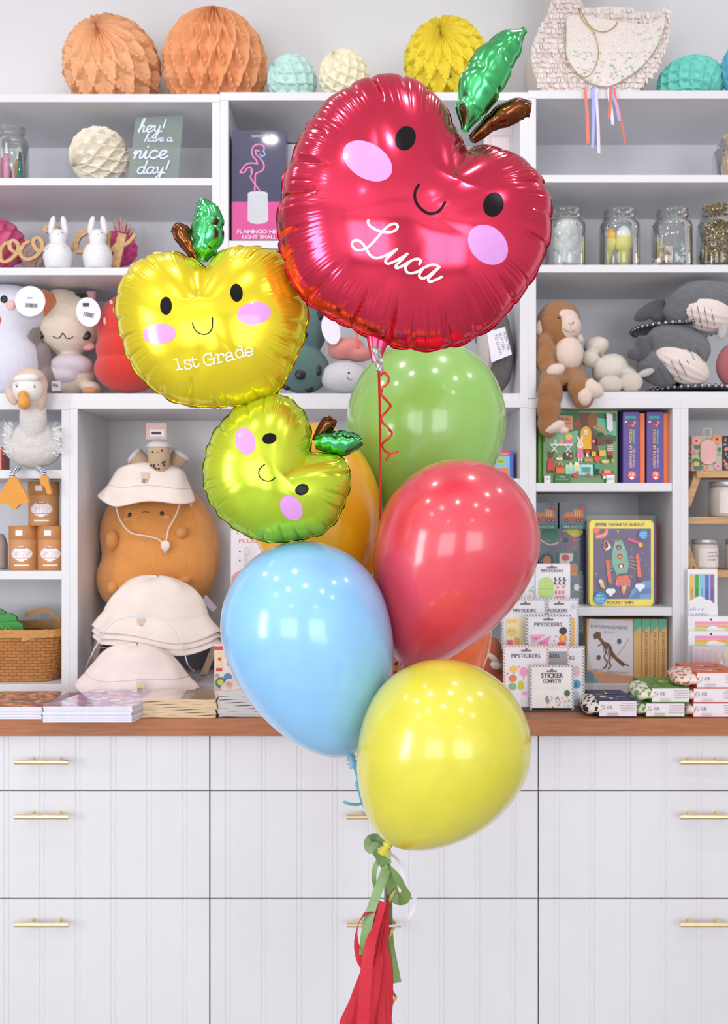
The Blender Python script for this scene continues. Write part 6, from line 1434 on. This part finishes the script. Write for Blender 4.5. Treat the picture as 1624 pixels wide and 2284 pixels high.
    b.RC(1258, 1009, 1277, 1025, C(96, 60, 44)); b.EL(1264, 1014, 2.2, 3, C(240, 240, 230), n=8); b.EL(1272, 1018, 2.2, 3, C(240, 200, 80), n=8); b.EL(1246, 1023, 8, 3, C(240, 240, 240)); b.EL(1246, 1020, 4, 3, C(220, 150, 50))
    b.EL(1308, 1009, 5, 4, C(214, 60, 60)); b.RC(1306, 1012, 1310, 1020, C(240, 236, 226)); b.RC(1302, 1024, 1320, 1030, C(230, 140, 80)); b.RC(1335, 1005, 1349, 1018, C(226, 180, 70)); b.RC(1318, 1008, 1327, 1018, C(240, 180, 40)); b.EL(1348, 1030, 9, 4, C(206, 206, 120)); b.EL(1365, 1028, 4, 4, C(230, 140, 70)); b.EL(1339, 970, 5, 4, C(40, 60, 50)); b.RC(1330, 975, 1350, 992, C(100, 64, 44)); b.EL(1322, 985, 3.5, 3.5, C(240, 130, 160))
    b.RC(1340, 1056, 1368, 1062, C(226, 80, 90)); b.EL(1346, 1065, 3.4, 3.4, C(240, 240, 240)); b.PG([(1350, 923), (1364, 925), (1365, 960), (1358, 964), (1352, 958)], C(224, 220, 226)); b.RC(1345, 1048, 1360, 1056, C(240, 150, 120)); b.LN([(1367, 1050), (1372, 1056), (1360, 1046)], 1.5, C(60, 150, 120))
    b.RC(1212, 1062, 1226, k1, C(240, 240, 240)); b.TX(1217, 1071, 5.5, '3+', ink, 9); b.RC(1236, 1058, 1270, k1, C(60, 110, 60)); b.TX(1245, 1066, 4, 'WARNING:', C(220, 226, 214), 15); b.TX(1236, 1071, 3, 'CHOKING HAZARD', C(190, 206, 180), 30)
    b.RC(1350, 1060, 1368, k1, C(240, 240, 240)); b.TX(1352, 1071, 7, 'petit', ink, 14)
    scatter(b, 1216, 970, 1232, 986, 5, [(226, 130, 40)], 1.5, 3.5, 8)
t = thing('play_set_box', 'green magnetic play set box with forest animals picnic picture', 'box', P(1294, base(1077, d), d))
b = B(); b.pbox(1212, 915, 1377, base(1077, d), d, .045, gb); b.build('box', t); b = B(d); art_m(b); b.build('printed_front', t)
bx('play_set_box', 'bright green box edge left of the forest play set box', 'box', 1201, 912, 1211, base(1077, 2.575), 2.575, .04, mat((110, 180, 40), .4, kind='print'))
bx('play_set_box', 'dark green box edge right of the forest play set box', 'box', 1378, 926, 1388, base(1077, 2.60), 2.60, .09, mat((30, 74, 62), .35, kind='print'))
pur = mat((92, 70, 150), .4, kind='print')
for i, x0_ in enumerate((1390, 1443)):
    def art_p(b, x=x0_):
        b.RC(x+5, 928, x+28, 934, mat((70, 170, 160), .4)); b.TX(x+9, 933, 4, 'mudpuppy', mat((40, 100, 120), .4), 16)
        scatter(b, x+8, 942, x+26, 950, 7, [(196, 80, 50), (230, 140, 90), (170, 70, 50)], 1.5, 4, 3); b.EL(x+6, 941, 3, 3, mat((240, 200, 170), .4), n=8)
        b.TX(x+20, 1043, 7, 'LENTICULAR PUZZLE', mat((240, 196, 90), .4), 86, ang=-90, bold=.4); b.TX(x+26, 1043, 4, 'CATS BIG AND SMALL', mat((226, 220, 236), .4), 45, ang=-90); b.LN([(x+24, 960), (x+23, 990)], 3.2, mat((70, 180, 170), .4))
        b.EL(x+19, 1060, 9.5, 9.5, mat((226, 86, 70), .4)); b.TX(x+13, 1061, 7, '75', pw2, 12, bold=.5); b.LN([(x+15, 1066), (x+23, 1066)], 2.4, pw2); b.LN([(x+19, 1062.5), (x+19, 1069.5)], 2.4, pw2)
    bx('puzzle_book_box', ['purple puzzle box spine, the left of two on the shelf', 'purple puzzle box spine, the right of two on the shelf'][i], 'puzzle box', x0_, 919, x0_+36, base(1077, 2.545), 2.545, .17, pur, art_p, 'purple puzzle box spines')
    bx('puzzle_book_box', ['orange puzzle box edge between the two purple spines', 'orange puzzle box edge right of both purple spines'][i], 'puzzle box', x0_+37, 922, x0_+48, base(1077, 2.55), 2.55, .16, mat((236, 116, 64), .45, kind='print'), None, 'orange puzzle box edges')
# puzzle shelf
d2_ = 2.62; ys = base(1355, d2_)
nv = mat((40, 44, 76), .35, kind='print', coat=.3)
def art_s(b):
    C = lambda *c: mat(c, .45, kind='print')
    b.EL(1278, 1186, 22, 12, C(206, 196, 60)); b.EL(1278, 1186, 14, 8, C(232, 214, 90)); b.EL(1226, 1193, 22, 15, C(56, 120, 96)); b.LN([(1200, 1200), (1225, 1215), (1245, 1210)], 3, C(200, 196, 180))
    b.PG([(1250, 1186), (1262, 1186), (1290, 1205), (1290, 1228), (1262, 1232)], C(130, 110, 130)); b.PG([(1276, 1196), (1290, 1205), (1278, 1206)], C(206, 100, 120)); b.EL(1262, 1205, 6, 7, C(60, 90, 100)); b.EL(1220, 1250, 15, 17, C(40, 80, 96)); b.EL(1220, 1250, 9, 10, C(196, 126, 76))
    b.RC(1242, 1232, 1285, 1262, C(60, 120, 100)); b.RC(1248, 1234, 1278, 1262, C(214, 206, 206)); b.EL(1261, 1244, 9, 7, C(206, 90, 100)); b.EL(1280, 1270, 15, 20, C(60, 120, 140)); b.EL(1280, 1270, 10, 14, C(206, 136, 86)); b.EL(1284, 1310, 10, 14, C(70, 110, 110)); b.EL(1286, 1310, 6, 8, C(226, 220, 220))
    r_ = random.Random(4)
    for _ in range(26): b.EL(r_.uniform(1200, 1305), r_.uniform(1190, 1340), 1.3, 1.3, C(230, 210, 90), n=6)
bx('puzzle_box', 'large dark blue space puzzle box under the mini puzzle boxes', 'box', 1202, 1178, 1307, ys, d2_, .07, nv, art_s)
def art_t(x, full):
    def a(b):
        C = lambda *c: mat(c, .45, kind='print'); b.RC(x, 1170, x+60, 1180, C(30, 110, 110)); b.PG([(x+8, 1150), (x+14, 1143), (x+30, 1143), (x+30, 1135), (x+52, 1138), (x+54, 1158), (x+8, 1158)], C(206, 130, 70)); b.RC(x+8, 1153, x+54, 1160, C(196, 84, 50))
        for q in (16, 40, 50): b.EL(x+q, 1161, 4, 4, C(60, 44, 50), n=12); b.EL(x+q, 1161, 1.8, 1.8, C(200, 190, 180), n=8)
        for q in range(3): b.RC(x+34+q*5, 1138, x+36+q*5, 1152, C(236, 200, 150))
        b.RC(x+46, 1129, x+53, 1135, C(220, 60, 70)); b.TX(x+22, 1170, 4, 'SUPER', C(226, 110, 110), 18); b.TX(x+8, 1178.5, 6.5, 'MINI PUZZLE', C(170, 206, 196), 44, bold=.3); b.TX(x+38, 1126, 2.6, 'mudpuppy', C(90, 140, 150), 16)
    return a
bx('mini_puzzle_box', 'mini puzzle box at left partly hidden by the red latex balloon', 'puzzle box', 1190, 1121, 1244, 1178, 2.60, .05, nv, art_t(1184, 0), 'mini puzzle boxes')
bx('mini_puzzle_box', 'mini puzzle box with a fire engine, the right one of two', 'puzzle box', 1248, 1121, 1309, 1178, 2.60, .05, nv, art_t(1248, 1), 'mini puzzle boxes')
# rocket tin and the packs behind it
def rr_box(b, x0, y0, x1, y1, d, th, m, r=9, lean=0):
    pts = []
    for cx_, cy_, a0 in ((x1-r, y0+r, -90), (x1-r, y1-r, 0), (x0+r, y1-r, 90), (x0+r, y0+r, 180)):
        for i in range(7): a = math.radians(a0+15*i); pts.append((X(cx_+r*math.cos(a), d), Z(cy_+r*math.sin(a), d)))
    return b.prism(pts[::-1], d, d+th, m)
d = 2.565; yy = base(1355, d)
def art_r(b):
    C = lambda *c: mat(c, .4, kind='print'); b.RC(1324, 1179, 1452, 1336, C(82, 62, 110))
    b.TX(1357, 1173, 6.5, 'MAGNETIC BUILD-IT', C(50, 46, 40), 82, bold=.5); b.TX(1354, 1347, 6.5, 'ROCKET SHIPS', C(50, 46, 40), 60, bold=.5); b.RC(1328, 1167, 1352, 1174, C(60, 56, 60)); b.TX(1330, 1173, 4, 'mudpuppy', C(230, 220, 120), 20)
    for i, c in enumerate([(236, 120, 80), (240, 170, 150), (226, 110, 90)]): b.LN([(1330, 1200-i*3), (1348, 1197-i*4), (1354, 1186-i*3), (1350, 1180)], 3.4, C(*c))
    b.EL(1330, 1183, 8, 7, C(230, 110, 70)); b.PG([(1325, 1330), (1325, 1300), (1332, 1310)], C(100, 80, 130))
    b.PG([(1402, 1336), (1408, 1318), (1420, 1304), (1436, 1296), (1452, 1294), (1452, 1336)], C(96, 150, 196)); b.PG([(1404, 1336), (1416, 1322), (1434, 1314), (1452, 1312), (1452, 1322), (1430, 1328), (1424, 1336)], C(70, 110, 170))
    b.PG([(1378, 1190), (1370, 1208), (1388, 1207)], C(96, 70, 50)); b.LN([(1378, 1191), (1378, 1184)], 1.4, C(230, 190, 60)); b.EL(1378, 1184, 2, 2, C(230, 190, 60), n=8)
    for i in range(6): b.RC(1370+i*3.2, 1205+(i % 2)*1.8, 1371.6+i*3.2, 1207+(i % 2)*1.8, C(240, 240, 240))
    b.PG([(1370, 1209), (1388, 1208), (1398, 1232), (1402, 1258), (1398, 1282), (1376, 1284), (1366, 1262), (1364, 1236)], C(104, 176, 160))
    for y, c in ((1221, (90, 140, 200)), (1241, (230, 120, 60)), (1262, (236, 236, 236))): b.EL(1382+(y-1241)*.12, y, 8.5, 8.5, C(206, 170, 70)); b.EL(1382+(y-1241)*.12, y, 6.5, 6.5, C(60, 50, 70)); b.EL(1382+(y-1241)*.12, y+1, 3.6, 4.2, C(*c), n=12)
    b.PG([(1376, 1284), (1400, 1282), (1407, 1299), (1372, 1302)], C(226, 96, 50)); b.PG([(1378, 1280), (1400, 1278), (1400, 1283), (1378, 1285)], C(60, 40, 50))
    for i in range(8): b.RC(1373+i*4, 1300, 1376+i*4, 1306+(i % 2)*3, C(236, 130, 190))
    b.PG([(1384, 1308), (1398, 1306), (1394, 1318), (1390, 1328), (1386, 1318)], C(240, 140, 50)); b.PG([(1388, 1308), (1395, 1307), (1391, 1320)], C(250, 210, 90))
    for x0q, y0q, x1q, y1q in ((1350, 1250, 1362, 1298), (1417, 1236, 1427, 1287)):
        b.PG([(x0q, y0q), (x0q+6, y0q-1), (x1q+2, y1q), (x1q-6, y1q+1)], C(236, 84, 50)); b.PG([(x1q-7, y1q), (x1q+3, y1q), (x1q+4, y1q+9), (x1q-6, y1q+10)], C(70, 50, 60)); b.LN([(x0q+3, y0q-1), (x0q+1, y0q-14)], 1, C(60, 44, 60))
        for q in (-5, 3): b.EL(x1q+q, y1q+20, 7, 6, C(240, 240, 250), n=14)
        b.EL(x1q-1, y1q+25, 5, 7, C(240, 240, 250), n=14)
    for x0q, x1q in ((1356, 1366), (1402, 1418)):
        for q in range(4): b.LN([(x0q, 1250+q*7+(5 if x0q < 1380 else -8)), (x1q, 1245+q*8+(0 if x0q < 1380 else 0))], 1.1, C(220, 180, 70), False)
    b.LN([(1362, 1222), (1350, 1206), (1345, 1220), (1352, 1228)], 2.4, C(226, 170, 70)); b.EL(1353, 1219, 6.5, 7, C(244, 244, 244)); b.EL(1350, 1217, 5, 6, C(82, 62, 110)); b.EL(1347, 1216, 3, 4, C(220, 84, 50))
    b.LN([(1400, 1202), (1425, 1212)], 6, C(226, 96, 130)); b.EL(1427, 1215, 5, 5, C(240, 190, 60)); b.PG([(1334, 1293), (1344, 1296), (1348, 1314), (1338, 1308)], C(236, 200, 110)); b.EL(1338, 1296, 5, 4, C(236, 226, 214), n=10)
    b.EL(1433, 1192, 11, 11, C(60, 150, 206)); b.TX(1427, 1190, 4, 'Mix &', pw2, 12); b.TX(1425, 1195, 4, 'Match', pw2, 15); b.TX(1428, 1200, 4, 'Fun!', pw2, 10); b.EL(1337, 1334, 14, 14, C(60, 150, 206)); b.TX(1330, 1330, 4.5, '30+', pw2, 12); b.TX(1327, 1336, 4, 'Magnetic', pw2, 20); b.TX(1329, 1342, 4, 'Pieces', pw2, 16)
    r_ = random.Random(6)
    for _ in range(22): b.EL(r_.uniform(1328, 1450), r_.uniform(1182, 1330), .9, .9, C(240, 236, 240), n=6)
t = thing('magnetic_tin', 'yellow framed magnetic rocket tin with turquoise rocket picture', 'tin', P(1388, yy, d)); b = B(); rr_box(b, 1316, 1161, 1457, yy, d, .014, mat((240, 216, 56), .35, kind='print')); b.build('tin_case', t, bev=.001)
b = B(d); art_r(b); b.build('printed_lid', t)
b = B(); b.pbox(1308, 1150, 1462, yy, d-.008, .0004, film); b.build('plastic_sleeve', t)
for i, (x, c) in enumerate([(1463, (70, 56, 100)), (1468, (150, 70, 80)), (1474, (96, 110, 150)), (1480, (80, 84, 110))]):
    dd_ = d+.025+i*.028; b = B(); rr_box(b, x-142, 1161+i*3, x, base(1355, dd_), dd_, .012, mat(c, .4, kind='print')); b.d = dd_
    o = b.build('magnetic_tin', None, P(x-70, base(1355, dd_), dd_), bev=.001); props(o, 'wrapped magnetic tin, %s behind the yellow rocket tin' % ['first', 'second', 'third', 'last'][i], 'tin', 'magnetic tins queued behind the rocket tin')
# paint kits
tanb = mat((214, 172, 112), .5, kind='print')
def art_d(b):
    C = lambda *c: mat(c, .5, kind='print'); yb_ = base(1527, 2.545)
    b.PG([(1309, 1497), (1412, 1512), (1412, yb_), (1309, yb_)], C(206, 150, 120)); b.PG([(1309, 1497), (1322, 1500), (1335, yb_), (1309, yb_)], C(110, 150, 170)); b.PG([(1314, 1380), (1411, 1385), (1412, 1508), (1309, 1493)], C(214, 210, 218))
    b.TX(1317, 1400, 7, '3D WOODEN PUZZLE PAINT KIT', C(70, 60, 66), 84, ang=3, bold=.2); b.TX(1346, 1411, 4, 'AGES 3 AND UP', C(120, 110, 116), 24, ang=3)
    br_ = C(110, 72, 48); b.PG([(1323, 1416), (1331, 1408), (1340, 1411), (1340, 1420), (1332, 1424), (1325, 1426)], br_); b.LN([(1334, 1420), (1344, 1432), (1352, 1446)], 7, br_); b.LN([(1345, 1434), (1358, 1440), (1364, 1456), (1376, 1470), (1390, 1482)], 8, br_); b.LN([(1374, 1466), (1388, 1480), (1402, 1484)], 3, br_)
    for i in range(7): b.LN([(1348+i*3.6, 1434+i*3.6), (1346+i*3, 1452+i*3)], 1.5, br_, False)
    b.LN([(1352, 1452), (1348, 1466), (1354, 1476), (1350, 1488), (1345, 1489)], 3, br_); b.LN([(1360, 1458), (1358, 1474), (1362, 1484), (1356, 1492)], 3, br_); b.LN([(1342, 1434), (1336, 1440), (1334, 1438)], 2, br_)
    b.LN([(1374, 1466), (1404, 1424)], 1.6, C(196, 170, 140), False); b.EL(1381, 1430, 4.5, 6, C(80, 78, 80)); b.EL(1335, 1466, 4.5, 5.5, C(80, 78, 80)); b.TX(1322, 1495, 4, 'LEVEL ***', C(90, 80, 84), 22, ang=5); b.TX(1352, 1499, 3.6, 'ASSEMBLED SIZE: 20X10X12CM', C(110, 100, 104), 48, ang=4)
d = 2.545; yb_ = base(1527, d)
bx('paint_kit_box', 'wooden dinosaur puzzle paint kit box shown from the front', 'craft kit', 1309, 1381, 1412, yb_, d, .04, tanb, art_d)
for i, (x0_, x1_) in enumerate([(1413, 1431), (1432, 1450), (1451, 1469), (1470, 1488)]):
    def a(b, x0_=x0_, x1_=x1_, i=i):
        b.PG([(x0_, 1381), (x1_, 1381), (x1_, 1396-i*0), (x0_, 1412)], mat((96, 176, 144), .5, kind='print'))
        if i: b.TX((x0_+x1_)/2+3.5, 1512, 6, 'WOODEN PUZZLE PAINT KIT', mat((110, 84, 56), .5), 104, ang=-90)
    bx('paint_kit_box', ['plain tan and green paint kit edge beside the dinosaur box', 'tan paint kit spine, second from the dinosaur box', 'tan paint kit spine, third from the dinosaur box', 'tan paint kit spine nearest the right upright'][i], 'craft kit', x0_, 1381, x1_, yb_, d+.002, .14, tanb, a, 'paint kit spines')
b = B(); b.pbox(1300, 1380, 1308, yb_, 2.62, .1, mat((60, 90, 120), .5, kind='print')); props(b.build('dark_box', None, P(1304, yb_, 2.62)), 'slim dark blue box left of the dinosaur paint kit', 'box')
# pouch packets on the counter
def packet(label, x0, x1, yt, yb, d, th, dep, cbox, cpat, ctop=None, group=None, zb=None, pouch=1):
    """flat box with a printed end, its patterned cloth pouch bulging behind and beside it"""
    z0_ = Z(yb, d) if zb is None else zb; z1_ = z0_+th; a, c = X(x0, d), X(x1, d); t = thing('puzzle_pouch', label, 'puzzle pouch', ((a+c)/2, d, z0_), group)
    cb = mat(cbox, .45, kind='print'); b = B(d); b.box(a, c, d, d+dep, z0_, z1_, cb)
    yT, yB = HY-(z1_-CAMZ)*F/d, HY-(z0_-CAMZ)*F/d; b.RC(x0+.5, yT+1.5, x1-.5, yB-1.5, mat((232, 224, 230), .5, kind='print')); cy = (yT+yB)/2
    rd = mat((150, 80, 90), .5); b.EL(x0+9, cy-3, 5, 5, rd, n=14); b.EL(x0+9, cy-3, 4, 4, mat((232, 224, 230), .5, kind='print'), n=14); b.LN([(x0+6, cy-6), (x0+12, cy)], .9, rd, False); b.TX(x0+18, cy, 6.5, 'CE', ink, 13); 
    fine = mat((176, 156, 164), .5); rs = random.Random(int(x0))
    for r_ in range(4):
        q = x1-38+rs.uniform(0, 6)
        while q < x1-5: w_ = rs.uniform(2, 6); b.RC(q, yT+5.4+r_*5.2, min(q+w_, x1-4), yT+7+r_*5.2, fine); q += w_+1.4
    if (x1-x0) > 70:
        for r_ in range(2): b.RC(x0+18, yB-9+r_*4, x0+42, yB-7.6+r_*4, fine)
    b.build('sleeve_box', t)
    if ctop:
        b = B(); rs = random.Random(7); n = 0
        for i in range(16):
            u, v, w, h_ = rs.uniform(.06, .8), rs.uniform(.08, .85), rs.uniform(.05, .2), rs.uniform(.04, .1); x_ = a+(c-a)*u; y_ = d+dep*v; z_ = z1_+.0004+i*.00003
            b.add([(x_, y_, z_), (x_+w*(c-a), y_, z_), (x_+w*(c-a), y_+h_*dep, z_), (x_, y_+h_*dep, z_)], [(0, 1, 2, 3)], mat(rs.choice(ctop), .4, kind='print'))
        b.build('printed_top', t)
    pm2 = mat(cpat[0], .85, kind='art', as_=130, pal=cpat); k = d/F
    b = B(); b.ell((a-.002, d+dep*.45, z0_+th*.5), (.026*pouch, dep*.50, th*.52), pm2, .05, 28); b.ell((a-.012*pouch, d+dep*.25, z0_+th*.42), (.020*pouch, dep*.25, th*.42), pm2, .1, 24); b.ell((c+.001, d+dep*.5, z0_+th*.5), (.012, dep*.42, th*.46), pm2, 0, 20).ell(((a+c)/2, d+dep*.5, z0_+th*.5), ((c-a)*.56, dep*.3, th*.3), pm2, 0, 20)
    o = b.build('cloth_pouch', t); soft(o, .003, 3, disp=.004, dsize=.012)
    return t
nvp = ((236, 228, 220), (30, 32, 50), (236, 228, 220), (236, 228, 220)); grp = ((232, 232, 216), (120, 160, 90), (232, 232, 216), (232, 232, 216)); rdp = ((236, 222, 210), (206, 110, 90), (236, 222, 210), (236, 222, 210))
d = 2.205
packet('navy puzzle pouch with black and white cloth beside the sticker rack', 1336, 1420, 1561, 1599, d, .0385, .14, (40, 48, 92), nvp, [(230, 220, 80), (200, 90, 110), (60, 70, 150), (130, 150, 200), (240, 240, 240)])
packet('lower green puzzle pouch of the stack of two', 1441, 1527, 1569, 1599, d, .033, .15, (88, 130, 60), grp, None, 'green puzzle pouches', pouch=.7)
z_ = Z(1599, d)+.034; packet('upper green puzzle pouch of the stack of two', 1454, 1537, 0, 0, d, .034, .15, (96, 146, 66), grp, [(80, 130, 60), (150, 190, 100), (226, 200, 90), (60, 100, 60)], 'green puzzle pouches', zb=z_, pouch=1.1)
z0q = Z(1600, d)
packet('bottom red puzzle pouch of the stack of three', 1546, 1650, 0, 0, d, .034, .15, (196, 70, 60), rdp, None, 'red puzzle pouches', zb=z0q, pouch=.6)
packet('middle red puzzle pouch of the stack of three', 1547, 1650, 0, 0, d, .034, .15, (200, 80, 60), rdp, None, 'red puzzle pouches', zb=z0q+.0345, pouch=.6)
packet('top red puzzle pouch of the stack of three', 1554, 1652, 0, 0, d, .036, .15, (214, 96, 56), rdp, [(150, 80, 60), (240, 180, 120), (110, 60, 60), (236, 130, 80), (226, 220, 210)], 'red puzzle pouches', zb=z0q+.069, pouch=1.5)
# ------------------------------------------------------------------ far right unit
ow = mat((206, 164, 112), .5, kind='wood', ws=(3, 14, 30)); d = 2.60
t = thing('wooden_display_rack', 'small light wooden rack with slanted sides and candle shelves', 'rack', (X(1620, d), d+.06, CT))
for i, y in enumerate((1050, 1153, 1272)): B().box(X(1554 if i == 0 else 1524, d), X(1760, d), d, d+.15, Z(y+15, d), Z(y, d), ow).build('rack_shelf', t)
def slat(p0, p1, w): return B().strip([p0, p1], Vector((w, 0, 0)), ow, .018)
slat(P(1556, 1056, d+.02), P(1530, 1130, d+.02), .020).build('slanted_side', t); slat(P(1527, 1215, d+.02), P(1548, 1278, d+.02), .022).build('slanted_side', t)
B().box(X(1700, d), X(1716, d), d, d+.15, Z(1527, DS), Z(1065, d), ow).build('side_post', t); B().box(X(1536, d), X(1546, d), d+.05, d+.13, Z(1527, DS), Z(1287, d), ow).build('side_post', t)
flo = lambda b, x0, x1, bg: scatter(b, x0+3, 978, x1-3, 1044, 60, bg, 2, 6, 5)
dF = 2.605; yF = HY+(1050-HY)*d/dF
def art_fl(b):
    scatter(b, 1543, 980, 1608, 1045, 30, [(120, 150, 120), (90, 120, 100), (150, 170, 150)], 2, 7, 5)
    for x, y, r, c in ((1552, 984, 10, (240, 160, 150)), (1598, 980, 11, (240, 150, 110)), (1546, 1008, 6, (236, 150, 140)), (1552, 1035, 6, (240, 190, 90)), (1600, 1040, 9, (226, 160, 180)), (1575, 1044, 7, (232, 160, 120))): b.EL(x, y, r, r*.9, mat(c, .5, kind='print')); b.EL(x, y, r*.25, r*.25, mat((80, 50, 50), .5), n=8)
    b.EL(1578, 995, 17, 14, mat((236, 196, 140), .5)); b.EL(1578, 1022, 17, 14, mat((236, 196, 140), .5)); b.RC(1561, 995, 1595, 1022, mat((236, 196, 140), .5)); b.EL(1578, 995, 15, 12, mat((236, 180, 184), .5)); b.EL(1578, 1022, 15, 12, mat((236, 180, 184), .5)); b.RC(1563, 995, 1593, 1022, mat((236, 180, 184), .5))
bx('card_box', 'floral card box with a pink label on the wooden rack', 'box', 1543, 972, 1611, yF, dF, .05, mat((196, 190, 170), .5, kind='print'), art_fl)
bx('card_box', 'dark floral card box at the right edge on the wooden rack', 'box', 1613, 972, 1680, yF, dF, .05, mat((50, 50, 56), .5, kind='print'), lambda b: scatter(b, 1615, 976, 1640, 1044, 20, [(120, 150, 120), (240, 150, 110), (150, 150, 220)], 2, 5, 8))
bx('card_box', 'narrow floral card box edge at the left on the wooden rack', 'box', 1531, 974, 1541, yF, dF+.01, .05, mat((196, 130, 120), .5, kind='print'), lambda b: scatter(b, 1533, 978, 1540, 1044, 8, [(120, 100, 80), (226, 150, 90)], 2, 4, 8))
b = B(); b.tube(chaikin([P(1571, 972, dF), P(1571, 957, dF), P(1585, 957, dF), P(1585, 972, dF)], n=5), .0016, mat((226, 220, 200), .3), 8); props(b.build('clip', None, P(1578, 970, dF)), 'small pale clip on top of the floral card box', 'clip')
def candle(label, cx, y_sh, d, w, h, lines=None, x_t=0):
    k = d/F; R = w*k/2; zb = Z(y_sh, 2.60)+.0005; H = h*k; c = (X(cx, d), d, zb); t = thing('candle_jar', label, 'candle', c, 'glass candle jars')
    B().lathe(c, [(1e-4, 0), (R*.93, 0), (R, .004), (R, H*.80), (R*.93, H*.85)], mat((206, 198, 190), .15, kind='plain', coat=.8), 40).build('jar_body', t)
    B().lathe(c, [(R*.97, H*.85), (R*1.0, H*.86), (R*1.0, H*.975), (R*.97, H), (1e-4, H)], mat((196, 194, 200), .3, .6), 40).build('lid', t)
    b = B(); g = [[(c[0]+R*1.006*math.sin(a), c[1]-R*1.006*math.cos(a), zb+H*z) for a in [-.75+1.9*i/16 for i in range(17)]] for z in (.10, .72)]
    b.grid(g, mat((236, 226, 222), .6, kind='print'), False, False, True)
    if lines:
        for li, (s_, hh, zz_) in enumerate(lines):
            pos = 0
            for ch in s_:
                v, f, adv = glyph(ch); kx = hh/.73
                if v:
                    A = lambda gx: x_t+(pos+gx*kx)*k/R
                    b.add([(c[0]+R*1.02*math.sin(A(gx)), c[1]-R*1.02*math.cos(A(gx)), zb+H*zz_+gy*kx*k) for gx, gy in v], f, ink)
                pos += adv*kx
    b.build('paper_label', t); return t
candle('candle jar reading cats are cooler than people', 1572, 1272, 2.64, 57, 67, [('cats are', 5, .55), ('cooler than', 5, .43), ('people.', 5, .31)], -.1)
candle('large candle jar on the upper candle shelf at the right edge', 1622, 1153, 2.64, 78, 78)
candle('candle jar cut by the right edge on the lower candle shelf', 1648, 1272, 2.64, 57, 67)
# marker packs
def mk(label, x0, y0, x1, y1, d, art, zfix=None):
    return bx('marker_pack', label, 'marker pack', x0, y0, x1, y1, d, .012, mat((236, 236, 240), .4, kind='print'), art, 'marker packs at the right edge')
def am1(b):
    b.RC(1538, 1280, 1594, 1345, mat((200, 200, 206), .3)); 
    for i, c in enumerate([(226, 190, 70), (60, 170, 70), (120, 200, 226), (60, 120, 214), (140, 110, 170)]):
        x = 1538+i*11.2; cm = mat(c, .35); b.RC(x+1, 1282, x+9.5, 1345, cm); b.RC(x+2.5, 1312, x+8, 1345, mat(tuple(int(v*.85) for v in c), .35))
    for x, y, r in ((1549, 1345, 12), (1560, 1342, 15), (1578, 1348, 13), (1592, 1358, 9)): b.EL(x, y, r, r*.8, paper_w)
    b.RC(1536, 1348, 1600, 1374, paper_w); b.TX(1538, 1362, 9, 'alive', mat((150, 170, 220), .4), 34); b.TX(1540, 1374, 8, 'RUNNING', mat((140, 150, 200), .4), 40)
    b.EL(1547, 1266, 2.4, 2.4, ink, n=10)
t = mk('white pack of rainbow markers with a cloud, topmost at the right edge', 1534, 1270, 1600, base(1604, 2.50, DC), 2.50, am1)
def am2(b, y=1389):
    for i, c in enumerate([(236, 150, 190), (240, 170, 90), (190, 226, 110)]): b.RC(1550, y+i*8, 1660, y+7+i*8, mat(c, .4)); b.RC(1535, y+i*8, 1550, y+7+i*8, paper_w)
    b.EL(1590, y+18, 14, 8, paper_w); b.EL(1606, y+20, 12, 6, paper_w); b.EL(1586, y-4, 2.4, 2.4, ink, n=10)
mk('pack of pastel pencils at the back below the rainbow markers', 1534, 1375, 1660, base(1604, 2.48, DC), 2.48, lambda b: am2(b, 1386))
mk('front pack of pastel pencils above the crayon box', 1536, 1408, 1660, base(1604, 2.46, DC), 2.46, lambda b: am2(b, 1418))
t = thing('crayon_box', 'clear box of pastel crayons behind the red puzzle pouches', 'crayon box', P(1600, base(1604, 2.42, DC), 2.42))
b = B(); b.pbox(1545, 1442, 1665, base(1604, 2.42, DC), 2.42, .02, mat((226, 222, 232), .3, alpha=.45)); b.TX(1606, 1484, 11, 'RA', mat((226, 220, 240), .4), 24); b.build('clear_case', t)
for i, c in enumerate([(236, 130, 200), (240, 140, 190), (226, 170, 130), (244, 180, 150), (232, 226, 90), (170, 220, 150), (150, 190, 230)]):
    x = 1556+i*16; cc = P(x, 1490, 2.43); b = B(); b.lathe((cc.x, 2.432, cc.z), [(1e-4, 0), (.0065, 0), (.0065, .035), (.003, .048), (1e-4, .049)], mat(c, .4), 14); b.build('crayon', t)
